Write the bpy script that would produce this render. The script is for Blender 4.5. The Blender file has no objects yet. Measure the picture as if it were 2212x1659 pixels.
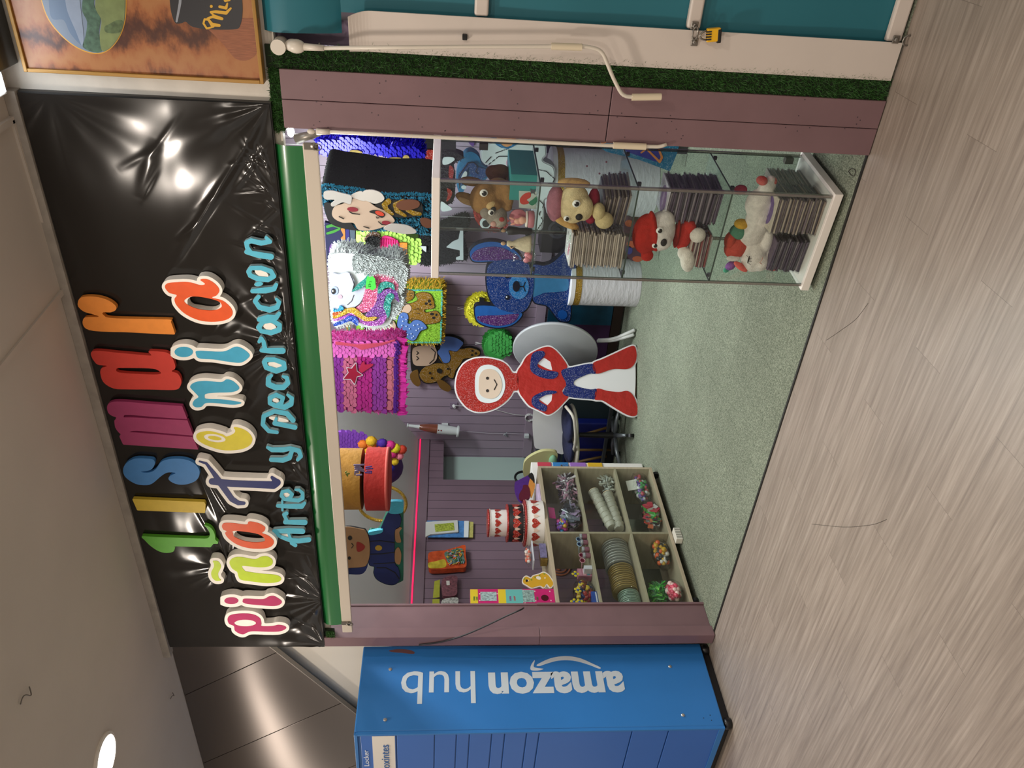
import bpy, bmesh, math, random
import numpy as np
from mathutils import Vector, Matrix
from mathutils.geometry import tessellate_polygon
random.seed(7); rng = np.random.RandomState(7)
SC = bpy.context.scene; COL = SC.collection; PI = math.pi

# ---------------- camera (solved from the vanishing points; the phone was held sideways) ----------------
RM = np.array([[0.82249172, 0.56841557, 0.02027574],
               [0.06625477, -0.06034289, -0.99597643],
               [-0.56490501, 0.82052573, -0.08729177]])
FPX, HC = 1730.0, 1.55
camd = bpy.data.cameras.new('camera'); cam = bpy.data.objects.new('camera', camd); COL.objects.link(cam)
camd.sensor_fit = 'HORIZONTAL'; camd.sensor_width = 36; camd.lens = 36 * FPX / 2212
camd.clip_start = 0.05; camd.clip_end = 60
M3 = Matrix((RM[1], RM[0], -RM[2])).transposed()
cam.matrix_world = Matrix.Translation((0, 0, HC)) @ M3.to_4x4()
SC.camera = cam
SC.view_settings.view_transform = 'Standard'; SC.view_settings.look = 'None'
SC.view_settings.exposure = 0.0; SC.view_settings.gamma = 1.0; SC.view_settings.use_curve_mapping = False
w = bpy.data.worlds.new('world'); SC.world = w; w.use_nodes = True
w.node_tree.nodes['Background'].inputs[0].default_value = (1.0, 0.9, 0.8, 1)
w.node_tree.nodes['Background'].inputs[1].default_value = 0.56

def area(name, loc, rot, sx, sy, power, col, shape='RECTANGLE', spread=180):
    d = bpy.data.lights.new(name, 'AREA'); d.shape = shape; d.size = sx; d.size_y = sy
    d.energy = power; d.color = col; d.spread = math.radians(spread)
    o = bpy.data.objects.new(name, d); COL.objects.link(o); o.location = loc; o.rotation_euler = rot
    return o
WARM = (1.0, 0.88, 0.76); COOL = (0.93, 1.0, 0.98)
# concourse downlights (one is seen at the edge of the photo), recessed in the 3 m ceiling
for (lx, ly, pw) in ((-3.47, 2.07, 12), (-1.4, 1.7, 25), (0.9, 1.0, 20), (-5.7, 1.75, 20), (-3.4, -0.6, 34), (-0.9, -1.2, 38), (1.6, -1.2, 25)):
    area('downlight_lamp', (lx, ly, 2.985), (0, 0, 0), 0.17, 0.17, pw, WARM, 'DISK')
# shop lamps: a cool LED panel under the shop ceiling and a small spot behind the sign
area('shop_panel_lamp', (-2.1, 3.62, 2.88), (math.radians(8), 0, 0), 1.6, 0.5, 58, COOL)
area('shop_back_lamp', (-2.6, 4.95, 2.80), (0, 0, 0), 1.0, 0.4, 62, COOL)
area('shop_spot_lamp', (-0.93, 2.97, 2.12), (math.radians(55), 0, math.radians(45)), 0.06, 0.06, 9, (1, 1, 1))

# ---------------- pixel <-> place: a photo pixel put on a real plane ----------------
CO = np.array([0, 0, HC])
def rays(px, py):
    px = np.asarray(px, float); py = np.asarray(py, float)
    d = np.stack([829.5 - py, px - 1106, np.full_like(px, FPX)], -1)
    return d @ RM
class Pl:                                   # plane: point + normal (normal points at the viewer side)
    def __init__(s, p, n):
        s.p = np.array(p, float); s.n = np.array(n, float) / np.linalg.norm(n)
    def at(s, px, py, off=0.0):
        d = rays(px, py); k = ((s.p + s.n * off - CO) @ s.n) / (d @ s.n)
        return CO + d * k[..., None] if np.ndim(k) else CO + d * k
def PY(y): return Pl((0, y, 0), (0, -1, 0))
def PX(x): return Pl((x, 0, 0), (1, 0, 0))
def PZ(z): return Pl((0, 0, z), (0, 0, 1))
def PA(p, deg): return Pl(p, (math.sin(math.radians(deg)), -math.cos(math.radians(deg)), 0))   # vertical plane, normal turned deg towards +x
def proj(P):
    q = RM @ (np.array(P, float) - CO); return (1106 + q[1] / q[2] * FPX, 829.5 - q[0] / q[2] * FPX)

# ---------------- objects ----------------
W = {}
def _link(o, parent):
    COL.objects.link(o)
    if parent is not None: o.parent = parent
_LC = {}
def tag(o, label=None, cat=None, group=None, kind=None):
    if label: o['label'] = label
    if cat: o['category'] = cat
    if group: o['group'] = group
    if kind: o['kind'] = kind
    return o
def thing(name, label, cat, loc=(0, 0, 0), group=None, rotz=0):
    o = bpy.data.objects.new(name, None); o.empty_display_size = 0.05; _link(o, None)
    o.location = loc; o.rotation_euler = (0, 0, rotz); W[o.name] = np.array(loc, float)
    return tag(o, label, cat, group)
def copy_tree(o, parent=None):
    c = o.copy(); COL.objects.link(c)
    if parent is not None: c.parent = parent
    for ch in list(o.children): copy_tree(ch, c)
    return c
class G:
    def __init__(s): s.v = []; s.f = []; s.n = 0
    def add(s, v, f):
        v = np.asarray(v, float).reshape(-1, 3); s.v.append(v); n = s.n
        s.f += [tuple(i + n for i in q) for q in f]; s.n += len(v); return s
    def box(s, x0, x1, y0, y1, z0, z1):
        return s.add([(x, y, z) for z in (z0, z1) for y in (y0, y1) for x in (x0, x1)],
                     [(0, 2, 3, 1), (4, 5, 7, 6), (0, 1, 5, 4), (2, 6, 7, 3), (0, 4, 6, 2), (1, 3, 7, 5)])
    def obox(s, c, ax, h):                   # centre, 3 axes, half sizes
        c = np.array(c, float); ax = [np.array(a, float) for a in ax]
        v = [c + ax[0] * h[0] * i + ax[1] * h[1] * j + ax[2] * h[2] * k for k in (-1, 1) for j in (-1, 1) for i in (-1, 1)]
        return s.add(v, [(0, 2, 3, 1), (4, 5, 7, 6), (0, 1, 5, 4), (2, 6, 7, 3), (0, 4, 6, 2), (1, 3, 7, 5)])
    def rbox(s, c, sz, deg=0, tilt=0):       # box on its base centre, turned deg about z, tilted about its own x
        M = Matrix.Rotation(math.radians(deg), 3, 'Z') @ Matrix.Rotation(math.radians(tilt), 3, 'X')
        ax = [np.array(M.col[i]) for i in range(3)]
        return s.obox(np.array(c, float) + ax[2] * sz[2] / 2, ax, (sz[0] / 2, sz[1] / 2, sz[2] / 2))
    def ring(s, cen, u, v, r, n): 
        a = np.linspace(0, 2 * PI, n, endpoint=False)
        return cen + np.outer(np.cos(a) * r, u) + np.outer(np.sin(a) * r, v)
    def sweep(s, pts, rad, n=10, cap=True):
        pts = [np.array(p, float) for p in pts]
        if np.ndim(rad) == 0: rad = [rad] * len(pts)
        t = [pts[min(i + 1, len(pts) - 1)] - pts[max(i - 1, 0)] for i in range(len(pts))]
        t = [k / (np.linalg.norm(k) + 1e-12) for k in t]
        up = np.array([0, 0, 1.0]) if abs(t[0][2]) < .9 else np.array([1.0, 0, 0])
        vs = []
        for p, d, r in zip(pts, t, rad):
            u = np.cross(up, d); u /= np.linalg.norm(u) + 1e-12; w_ = np.cross(d, u); up = w_
            vs.append(s.ring(p, u, w_, r, n))
        f = []
        for i in range(len(pts) - 1):
            for j in range(n):
                a = i * n + j; b = i * n + (j + 1) % n; f.append((a, b, b + n, a + n))
        if cap:
            f.append(tuple(range(n - 1, -1, -1))); f.append(tuple(range((len(pts) - 1) * n, len(pts) * n)))
        return s.add(np.concatenate(vs), f)
    def cyl(s, p0, p1, r0, r1=None, n=24): return s.sweep([p0, p1], [r0, r0 if r1 is None else r1], n)
    def lathe(s, c, prof, n=32, axis=(0, 0, 1), cap=True):   # profile (r, h)
        ax = np.array(axis, float); ax /= np.linalg.norm(ax)
        u = np.cross(ax, (0, 1, 0) if abs(ax[1]) < .9 else (1, 0, 0)); u /= np.linalg.norm(u); v = np.cross(ax, u)
        vs = [s.ring(np.array(c, float) + ax * h, u, v, max(r, 1e-4), n) for r, h in prof]; f = []
        for i in range(len(prof) - 1):
            for j in range(n):
                a = i * n + j; b = i * n + (j + 1) % n; f.append((a, b, b + n, a + n))
        if cap: f.append(tuple(range(n - 1, -1, -1))); f.append(tuple(range((len(prof) - 1) * n, len(prof) * n)))
        return s.add(np.concatenate(vs), f)
    def ell(s, c, r, M=None, nu=20, nv=12):
        th = np.linspace(0, PI, nv + 1); ph = np.linspace(0, 2 * PI, nu, endpoint=False)
        v = np.array([(math.sin(t) * math.cos(p), math.sin(t) * math.sin(p), math.cos(t)) for t in th for p in ph]) * np.array(r)
        if M is not None: v = v @ np.array(M).T
        f = []
        for i in range(nv):
            for j in range(nu):
                a = i * nu + j; b = i * nu + (j + 1) % nu; f.append((a, a + nu, b + nu, b))
        return s.add(v + np.array(c, float), f)
    def quad(s, a, b, c, d): return s.add([a, b, c, d], [(0, 1, 2, 3)])
def obj(name, g, mat, parent=None, origin=None, smooth=False, bevel=0, seg=2, sub=0, remesh=0, fix=True, auto=None):
    v = np.concatenate(g.v)
    if parent is not None: o0 = W[parent.name]
    elif origin is not None: o0 = np.array(origin, float)
    else: o0 = np.array([(v[:, 0].min() + v[:, 0].max()) / 2, (v[:, 1].min() + v[:, 1].max()) / 2, v[:, 2].min()])
    me = bpy.data.meshes.new(name); me.from_pydata((v - o0).tolist(), [], g.f)
    if fix:
        bm = bmesh.new(); bm.from_mesh(me); bmesh.ops.remove_doubles(bm, verts=bm.verts, dist=1e-5)
        bmesh.ops.recalc_face_normals(bm, faces=bm.faces); bm.to_mesh(me); bm.free()
    ms = mat if isinstance(mat, (list, tuple)) else [mat]
    for m in ms: me.materials.append(m)
    if smooth:
        me.polygons.foreach_set('use_smooth', [True] * len(me.polygons))
        if auto and hasattr(me, 'set_sharp_from_angle'): me.set_sharp_from_angle(angle=math.radians(auto))
    o = bpy.data.objects.new(name, me); _link(o, parent)
    if parent is None: o.location = o0
    W[o.name] = o0
    if remesh:
        m = o.modifiers.new('r', 'REMESH'); m.mode = 'VOXEL'; m.voxel_size = remesh; m.use_smooth_shade = True
        m = o.modifiers.new('s', 'SMOOTH'); m.factor = 0.6; m.iterations = 6
    if bevel:
        m = o.modifiers.new('b', 'BEVEL'); m.width = bevel; m.segments = seg; m.limit_method = 'ANGLE'; m.angle_limit = 0.6
    if sub: m = o.modifiers.new('u', 'SUBSURF'); m.levels = sub; m.render_levels = sub
    return o
def struct(name, g, mat, **k):
    o = obj(name, g, mat, **k); o['kind'] = 'structure'; return o

# ---------------- flat cut-outs: union of strokes / blobs / polygons, traced outline, real thickness ----------------
def _spline(P, k=6):
    P = np.array(P, float); n = len(P); out = []
    for i in range(n):
        a, b, c, d = P[i - 1], P[i], P[(i + 1) % n], P[(i + 2) % n]
        for j in range(k):
            t = j / k; out.append(.5 * (2 * b + (c - a) * t + (2 * a - 5 * b + 4 * c - d) * t * t + (3 * b - a - 3 * c + d) * t ** 3))
    return np.array(out)
def _dpoly(P, X, Y):
    d = np.full(X.shape, 1e9); ins = np.zeros(X.shape, bool); n = len(P)
    for i in range(n):
        ax, ay = P[i]; bx, by = P[(i + 1) % n]; ex, ey = bx - ax, by - ay
        t = np.clip(((X - ax) * ex + (Y - ay) * ey) / (ex * ex + ey * ey + 1e-12), 0, 1)
        d = np.minimum(d, np.hypot(X - ax - t * ex, Y - ay - t * ey))
        if ay != by: ins ^= ((ay > Y) != (by > Y)) & (X < (bx - ax) * (Y - ay) / (by - ay) + ax)
    return np.where(ins, -d, d)
def _sd(pr, X, Y):
    k = pr[0].lstrip('-')
    if k == 'c': return np.hypot(X - pr[1], Y - pr[2]) - pr[3]
    if k == 'e':                              # cx, cy, rx, ry, deg
        a = math.radians(pr[5] if len(pr) > 5 else 0); dx, dy = X - pr[1], Y - pr[2]
        u = dx * math.cos(a) + dy * math.sin(a); v = -dx * math.sin(a) + dy * math.cos(a)
        q = np.hypot(u / pr[3], v / pr[4]); return (q - 1) * min(pr[3], pr[4]) * np.where(q > 1, 1.0, 1.0)
    if k == 's':                              # stroke (x, y, r)...
        d = np.full(X.shape, 1e9); P = pr[1]
        if len(P) == 1: return np.hypot(X - P[0][0], Y - P[0][1]) - P[0][2]
        for (ax, ay, ar), (bx, by, br) in zip(P[:-1], P[1:]):
            ex, ey = bx - ax, by - ay; t = np.clip(((X - ax) * ex + (Y - ay) * ey) / (ex * ex + ey * ey + 1e-12), 0, 1)
            d = np.minimum(d, np.hypot(X - ax - t * ex, Y - ay - t * ey) - (ar + (br - ar) * t))
        return d
    if k == 'p': return _dpoly(np.array(pr[1], float), X, Y) - (pr[2] if len(pr) > 2 else 0)
    if k == 'b': return _dpoly(_spline(pr[1]), X, Y) - (pr[2] if len(pr) > 2 else 0)
def _bounds(prims):
    xs, ys = [], []
    for p in prims:
        if p[0][0] == '-': continue
        k = p[0]
        if k == 'c': xs += [p[1] - p[3], p[1] + p[3]]; ys += [p[2] - p[3], p[2] + p[3]]
        elif k == 'e': r = max(p[3], p[4]); xs += [p[1] - r, p[1] + r]; ys += [p[2] - r, p[2] + r]
        elif k == 's':
            for a in p[1]: xs += [a[0] - a[2], a[0] + a[2]]; ys += [a[1] - a[2], a[1] + a[2]]
        else:
            r = 4 + (p[2] if len(p) > 2 else 0)
            for a in p[1]: xs += [a[0] - r, a[0] + r]; ys += [a[1] - r, a[1] + r]
    return min(xs), max(xs), min(ys), max(ys)
def outline(prims, grow=0.0, step=None):
    x0, x1, y0, y1 = _bounds(prims); m = abs(grow) + 3
    x0 -= m; y0 -= m; x1 += m; y1 += m
    if step is None: step = max(0.55, max(x1 - x0, y1 - y0) / 130)
    gx = np.arange(x0, x1 + step, step); gy = np.arange(y0, y1 + step, step)
    X, Y = np.meshgrid(gx, gy); D = np.full(X.shape, 1e9)
    for p in prims:
        if p[0][0] != '-': D = np.minimum(D, _sd(p, X, Y))
    D = D - grow
    for p in prims:
        if p[0][0] == '-': D = np.maximum(D, -_sd(p, X, Y) + grow * 0.8)
    D[0, :] = D[-1, :] = 9; D[:, 0] = D[:, -1] = 9; D[D == 0] = 1e-6
    S = D < 0; case = S[:-1, :-1] * 1 + S[:-1, 1:] * 2 + S[1:, 1:] * 4 + S[1:, :-1] * 8
    nxt = {}; pos = {}
    def E(i, j, e):                           # edge ids: 0 top,1 right,2 bottom,3 left
        if e == 0: k = (i, j, 0); a, b = (i, j), (i, j + 1)
        elif e == 1: k = (i, j + 1, 1); a, b = (i, j + 1), (i + 1, j + 1)
        elif e == 2: k = (i + 1, j, 0); a, b = (i + 1, j), (i + 1, j + 1)
        else: k = (i, j, 1); a, b = (i, j), (i + 1, j)
        if k not in pos:
            t = D[a] / (D[a] - D[b]); pos[k] = (gx[a[1]] + t * (gx[b[1]] - gx[a[1]]), gy[a[0]] + t * (gy[b[0]] - gy[a[0]]))
        return k
    T = {1: [(3, 0)], 2: [(0, 1)], 3: [(3, 1)], 4: [(1, 2)], 5: [(3, 0), (1, 2)], 6: [(0, 2)], 7: [(3, 2)], 8: [(2, 3)],
         9: [(2, 0)], 10: [(0, 1), (2, 3)], 11: [(2, 1)], 12: [(1, 3)], 13: [(1, 0)], 14: [(0, 3)]}
    for i, j in zip(*np.nonzero((case > 0) & (case < 15))):
        for a, b in T[int(case[i, j])]: nxt[E(i, j, a)] = E(i, j, b)
    loops = []
    while nxt:
        k0, k = nxt.popitem(); L = [pos[k0]]
        while k != k0 and k in nxt: L.append(pos[k]); k = nxt.pop(k)
        L = np.array(L)
        if len(L) > 6:
            L = (L + np.roll(L, 1, 0) + np.roll(L, -1, 0)) / 3 * .6 + L * .4
            # drop nearly collinear points
            keep = []; last = None
            for q in range(len(L)):
                a = L[q] - L[q - 1]; b = L[(q + 1) % len(L)] - L[q]
                if abs(a[0] * b[1] - a[1] * b[0]) > 0.012 * step * step * 4 or q % 5 == 0: keep.append(L[q])
            loops.append(np.array(keep))
    return loops
def _area(l): x, y = l[:, 0], l[:, 1]; return (x * np.roll(y, -1) - y * np.roll(x, -1)).sum() / 2
def islands(prims, grow=0.0, step=None):
    """outline loops grouped as [outer, hole, hole...] per separate piece"""
    L = outline(prims, grow, step)
    if not L: return []
    sgn = _area(max(L, key=lambda l: abs(_area(l)))) > 0
    outer = [l for l in L if (_area(l) > 0) == sgn and abs(_area(l)) > .5]; holes = [l for l in L if (_area(l) > 0) != sgn and abs(_area(l)) > .5]
    inside = lambda pt, l: _dpoly(l, np.array([pt[0]]), np.array([pt[1]]))[0] < 0
    return [[ol] + [h for h in holes if inside(h[0], ol) and not any(k is not ol and abs(_area(k)) < abs(_area(ol)) and inside(h[0], k) for k in outer)] for ol in outer]
def slab(groups, plane, front, thick, g=None):
    g = g or G()
    for grp in groups:
        allp = np.concatenate(grp); tri = tessellate_polygon([[Vector((a[0], a[1], 0)) for a in l] for l in grp]); n = len(allp); o = 0
        F = plane.at(allp[:, 0], allp[:, 1], front); B = F - plane.n * thick
        f = [tuple(t) for t in tri] + [tuple(n + i for i in t[::-1]) for t in tri]
        for l in grp:
            m = len(l); f += [(o + i, o + (i + 1) % m, o + (i + 1) % m + n, o + i + n) for i in range(m)]; o += m
        g.add(np.concatenate([F, B]), f)
    return g
def cutout(prims, plane, front, thick, grow=0.0, step=None, g=None):
    """a slab whose front face lies 'front' metres in front of plane, 'thick' deep"""
    return slab(islands(prims, grow, step), plane, front, thick, g)
MARKS = ('line', 'dot', 'pad', 'mark', 'lash', 'text', 'lettering', 'print', 'stripe', 'petal')
def cut(name, prims, plane, front, thick, mat, parent, grow=0.0, step=None, label=None, bevel=0):
    isl = islands(prims, grow, step); o = None
    for grp in ([isl] if any(k in name for k in MARKS) else [[q] for q in isl]):
        o = obj(name, slab(grp, plane, front, thick), mat, parent, fix=False, bevel=bevel)
        if label: o['label'] = label
    return o

# ---------------- materials ----------------
MC = {}
def srgb(h):
    if isinstance(h, str):
        h = h.lstrip('#'); c = [int(h[i:i + 2], 16) / 255 for i in (0, 2, 4)]
    else: c = h
    return tuple(((x + .055) / 1.055) ** 2.4 if x > .04045 else x / 12.92 for x in c) + (1,)
def mat(h, rough=.55, metal=0, noise=0.0, nscale=20, bump=0.0, bscale=60, glitter=0, coat=0, trans=0, emit=0, spec=.5, alpha=1, stretch=None, aniso=0):
    key = (h, rough, metal, noise, nscale, bump, bscale, glitter, coat, trans, emit, spec, alpha, stretch, aniso)
    if key in MC: return MC[key]
    m = bpy.data.materials.new('m_' + str(h)); m.use_nodes = True; N = m.node_tree.nodes; Lk = m.node_tree.links
    b = N['Principled BSDF']; c = srgb(h)
    b.inputs['Base Color'].default_value = c; b.inputs['Roughness'].default_value = rough; b.inputs['Metallic'].default_value = metal
    b.inputs['Specular IOR Level'].default_value = spec
    if coat: b.inputs['Coat Weight'].default_value = coat; b.inputs['Coat Roughness'].default_value = .08
    if trans: b.inputs['Transmission Weight'].default_value = trans
    if aniso: b.inputs['Anisotropic'].default_value = aniso
    if emit: b.inputs['Emission Color'].default_value = c; b.inputs['Emission Strength'].default_value = emit
    if noise or bump:
        tc = N.new('ShaderNodeTexCoord'); mp = N.new('ShaderNodeMapping'); Lk.new(tc.outputs['Object'], mp.inputs[0])
        if stretch: mp.inputs['Scale'].default_value = stretch
    if noise:
        n = N.new('ShaderNodeTexNoise'); n.inputs['Scale'].default_value = nscale; n.inputs['Detail'].default_value = 5
        Lk.new(mp.outputs[0], n.inputs['Vector']); mx = N.new('ShaderNodeMix'); mx.data_type = 'RGBA'
        mx.inputs[6].default_value = tuple(max(0, k * (1 - noise)) for k in c[:3]) + (1,)
        mx.inputs[7].default_value = tuple(min(1, k * (1 + noise) + noise * .01) for k in c[:3]) + (1,)
        cr = N.new('ShaderNodeMapRange'); cr.inputs[1].default_value = .3; cr.inputs[2].default_value = .7
        Lk.new(n.outputs[0], cr.inputs[0]); Lk.new(cr.outputs[0], mx.inputs[0]); Lk.new(mx.outputs[2], b.inputs['Base Color'])
    if bump:
        n = N.new('ShaderNodeTexNoise'); n.inputs['Scale'].default_value = bscale; n.inputs['Detail'].default_value = 4
        Lk.new(mp.outputs[0], n.inputs['Vector']); bp = N.new('ShaderNodeBump'); bp.inputs['Strength'].default_value = bump
        bp.inputs['Distance'].default_value = .01; Lk.new(n.outputs[0], bp.inputs['Height']); Lk.new(bp.outputs[0], b.inputs['Normal'])
    if glitter:
        tc = N.new('ShaderNodeTexCoord'); v = N.new('ShaderNodeTexVoronoi'); v.inputs['Scale'].default_value = 330
        Lk.new(tc.outputs['Object'], v.inputs['Vector'])
        bp = N.new('ShaderNodeMix'); bp.data_type = 'VECTOR'; bp.inputs[0].default_value = .45 * glitter
        gm = N.new('ShaderNodeNewGeometry'); ad = N.new('ShaderNodeVectorMath'); ad.operation = 'MULTIPLY_ADD'
        ad.inputs[1].default_value = (2, 2, 2); ad.inputs[2].default_value = (-1, -1, -1)
        Lk.new(v.outputs['Color'], ad.inputs[0]); Lk.new(gm.outputs['Normal'], bp.inputs[4]); Lk.new(ad.outputs[0], bp.inputs[5])
        nv = N.new('ShaderNodeVectorMath'); nv.operation = 'NORMALIZE'; Lk.new(bp.outputs[1], nv.inputs[0]); Lk.new(nv.outputs[0], b.inputs['Normal'])
        b.inputs['Metallic'].default_value = .35; b.inputs['Roughness'].default_value = .32
        # sparse near-white flakes
        sep = N.new('ShaderNodeSeparateColor'); Lk.new(v.outputs['Color'], sep.inputs[0])
        gt = N.new('ShaderNodeMath'); gt.operation = 'GREATER_THAN'; gt.inputs[1].default_value = .9; Lk.new(sep.outputs[0], gt.inputs[0])
        mx = N.new('ShaderNodeMix'); mx.data_type = 'RGBA'; mx.inputs[6].default_value = c
        mx.inputs[7].default_value = tuple(min(1, k * .5 + .45) for k in c[:3]) + (1,)
        ml = N.new('ShaderNodeMath'); ml.operation = 'MULTIPLY'; ml.inputs[1].default_value = .6; Lk.new(gt.outputs[0], ml.inputs[0])
        Lk.new(ml.outputs[0], mx.inputs[0]); Lk.new(mx.outputs[2], b.inputs['Base Color'])
    MC[key] = m; return m
def nodes(name):
    m = bpy.data.materials.new(name); m.use_nodes = True; return m, m.node_tree.nodes, m.node_tree.links
def glassy(name, tint=(1, 1, 1), fac=.08, rough=.02, bump=0, bscale=30, ior=1.45):
    m, N, L = nodes(name); N.remove(N['Principled BSDF']); out = N['Material Output']
    t = N.new('ShaderNodeBsdfTransparent'); t.inputs[0].default_value = (*tint, 1)
    g = N.new('ShaderNodeBsdfGlossy'); g.inputs['Roughness'].default_value = rough
    fr = N.new('ShaderNodeLayerWeight'); fr.inputs[0].default_value = .5
    pw = N.new('ShaderNodeMath'); pw.operation = 'POWER'; pw.inputs[1].default_value = 4.5; L.new(fr.outputs['Facing'], pw.inputs[0])
    ad = N.new('ShaderNodeMath'); ad.operation = 'MULTIPLY_ADD'; ad.inputs[1].default_value = .45; ad.inputs[2].default_value = fac + .02; ad.use_clamp = True; L.new(pw.outputs[0], ad.inputs[0])
    mx = N.new('ShaderNodeMixShader'); L.new(ad.outputs[0], mx.inputs[0]); L.new(t.outputs[0], mx.inputs[1]); L.new(g.outputs[0], mx.inputs[2])
    L.new(mx.outputs[0], out.inputs[0])
    if bump:
        tc = N.new('ShaderNodeTexCoord'); n = N.new('ShaderNodeTexNoise'); n.inputs['Scale'].default_value = bscale; n.inputs['Detail'].default_value = 2
        L.new(tc.outputs['Object'], n.inputs['Vector']); bp = N.new('ShaderNodeBump'); bp.inputs['Strength'].default_value = bump
        bp.inputs['Distance'].default_value = .02; L.new(n.outputs[0], bp.inputs['Height']); L.new(bp.outputs[0], g.inputs['Normal']); L.new(bp.outputs[0], fr.inputs['Normal'])
    return m
GLASS = glassy('glass', (.93, .96, .95), .0)
GEDGE = mat('4a5a55', .15, 0, spec=.8)
CELLO = glassy('cellophane', (.97, .97, .97), .03, .12, 1.0, 45)

# ---------------- blobs and fuzz placed on planes ----------------
def axes_at(pl, px, py, off=0):
    c = pl.at(px, py, off); ax = pl.at(px + 1, py, off) - c; ay = pl.at(px, py + 1, off) - c
    return c, ax, ay
def blob(g, pl, px, py, rx, ry, rd, off=0.0, rot=0, nu=18, nv=12):
    """ellipsoid: radii rx, ry in photo pixels across the plane, rd in metres out of it"""
    c, ax, ay = axes_at(pl, px, py, off); m = np.linalg.norm(ax) * .5 + np.linalg.norm(ay) * .5
    ux = ax / np.linalg.norm(ax); uy = ay / np.linalg.norm(ay); n = pl.n; uy = np.cross(n, ux) * (1 if np.cross(n, ux) @ uy > 0 else -1)
    a = math.radians(rot); vx = ux * math.cos(a) + uy * math.sin(a); vy = -ux * math.sin(a) + uy * math.cos(a)
    return g.ell(c, (rx * np.linalg.norm(ax), ry * np.linalg.norm(ay), rd), np.stack([vx, vy, n], 1), nu, nv)
def inshape(prims, n, grow=0):
    x0, x1, y0, y1 = _bounds(prims); out = []
    k = 0; ac = 0
    while ac < n and k < 30:
        X = rng.uniform(x0, x1, n * 2); Y = rng.uniform(y0, y1, n * 2); D = np.full(X.shape, 1e9)
        for p in prims:
            if p[0][0] != '-': D = np.minimum(D, _sd(p, X, Y))
        for p in prims:
            if p[0][0] == '-': D = np.maximum(D, -_sd(p, X, Y))
        m = D < grow; out.append(np.stack([X[m], Y[m]], 1)); ac += m.sum(); k += 1
    return np.concatenate(out)[:n]
def fuzz_face(prims, pl, off, n, L, wd=.002, droop=.5, g=None):
    """crepe-paper strips standing off the face"""
    g = g or G(); P = inshape(prims, n); B = pl.at(P[:, 0], P[:, 1], off); m = len(B)
    tn = np.cross(pl.n, (0, 0, 1.0)); tn /= np.linalg.norm(tn); up = np.array([0, 0, 1.0])
    a = rng.uniform(0, 2 * PI, m); l = L * rng.uniform(.5, 1.1, m)
    tip = B + pl.n * (l * .7)[:, None] + np.outer(np.cos(a) * l * .6, tn) + np.outer(np.sin(a) * l * .6 - l * droop, up)
    s = np.outer(np.cos(a + 1.5) * wd, tn) + np.outer(np.sin(a + 1.5) * wd, up)
    v = np.stack([B - s, B + s, tip + s * .6, tip - s * .6], 1).reshape(-1, 3)
    return g.add(v, [(4 * i, 4 * i + 1, 4 * i + 2, 4 * i + 3) for i in range(m)])
def fuzz_edge(prims, pl, front, thick, n, L, wd=.002, g=None, grow=0):
    """strips all round the side wall"""
    g = g or G()
    for l in outline(prims, grow):
        F = pl.at(l[:, 0], l[:, 1], front); d = np.roll(F, -1, 0) - F; ln = np.linalg.norm(d, axis=1); cen = F.mean(0)
        m = max(8, int(n * ln.sum() / max(ln.sum(), 1e-6) / 1)); i = rng.choice(len(l), m, p=ln / ln.sum()); t = rng.rand(m)
        p = F[i] + d[i] * t[:, None] - pl.n * (rng.rand(m) * thick)[:, None]
        e = d[i] / (ln[i][:, None] + 1e-9); nr = np.cross(e, pl.n); sg_ = np.sign(((p - cen) * nr).sum(1)); nr = nr * np.where(sg_ == 0, 1, sg_)[:, None]
        ll = L * rng.uniform(.5, 1.1, m); tip = p + nr * ll[:, None] + e * (rng.normal(0, .4, m) * ll)[:, None] + pl.n * (rng.normal(0, .3, m) * ll)[:, None]; tip[:, 2] -= ll * .3
        s = e * wd; v = np.stack([p - s, p + s, tip + s * .6, tip - s * .6], 1).reshape(-1, 3)
        g.add(v, [(4 * k, 4 * k + 1, 4 * k + 2, 4 * k + 3) for k in range(m)])
    return g
def scales(prims, pl, off, stepx, stepy, g=None, jit=.15):
    """rows of round-ended paper scales, lapping downwards (photo x = down)"""
    g = g or G(); x0, x1, y0, y1 = _bounds(prims); r = 0; a = np.linspace(-PI / 2, PI / 2, 6)
    for x in np.arange(x0, x1, stepx):
        r += 1
        for y in np.arange(y0 + (r % 2) * stepy / 2, y1, stepy):
            D = 1e9
            for p in prims:
                if p[0][0] != '-': D = min(D, float(_sd(p, np.array([x]), np.array([y]))[0]))
            if D > -stepy * .15: continue
            xx = x + random.uniform(-jit, jit) * stepx; yy = y + random.uniform(-jit, jit) * stepy
            px = np.concatenate([[xx, xx], xx + stepx * .9 + np.cos(a) * stepy * .5]); py = np.concatenate([[yy + stepy * .5, yy - stepy * .5], yy + np.sin(a) * stepy * .52])
            P = pl.at(px, py, off); lift = (px - xx) / (stepx * 1.6) * .007 + random.uniform(0, .003); P = P + np.outer(lift, pl.n)
            g.add(P, [tuple(range(len(px)))])
    return g
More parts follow.
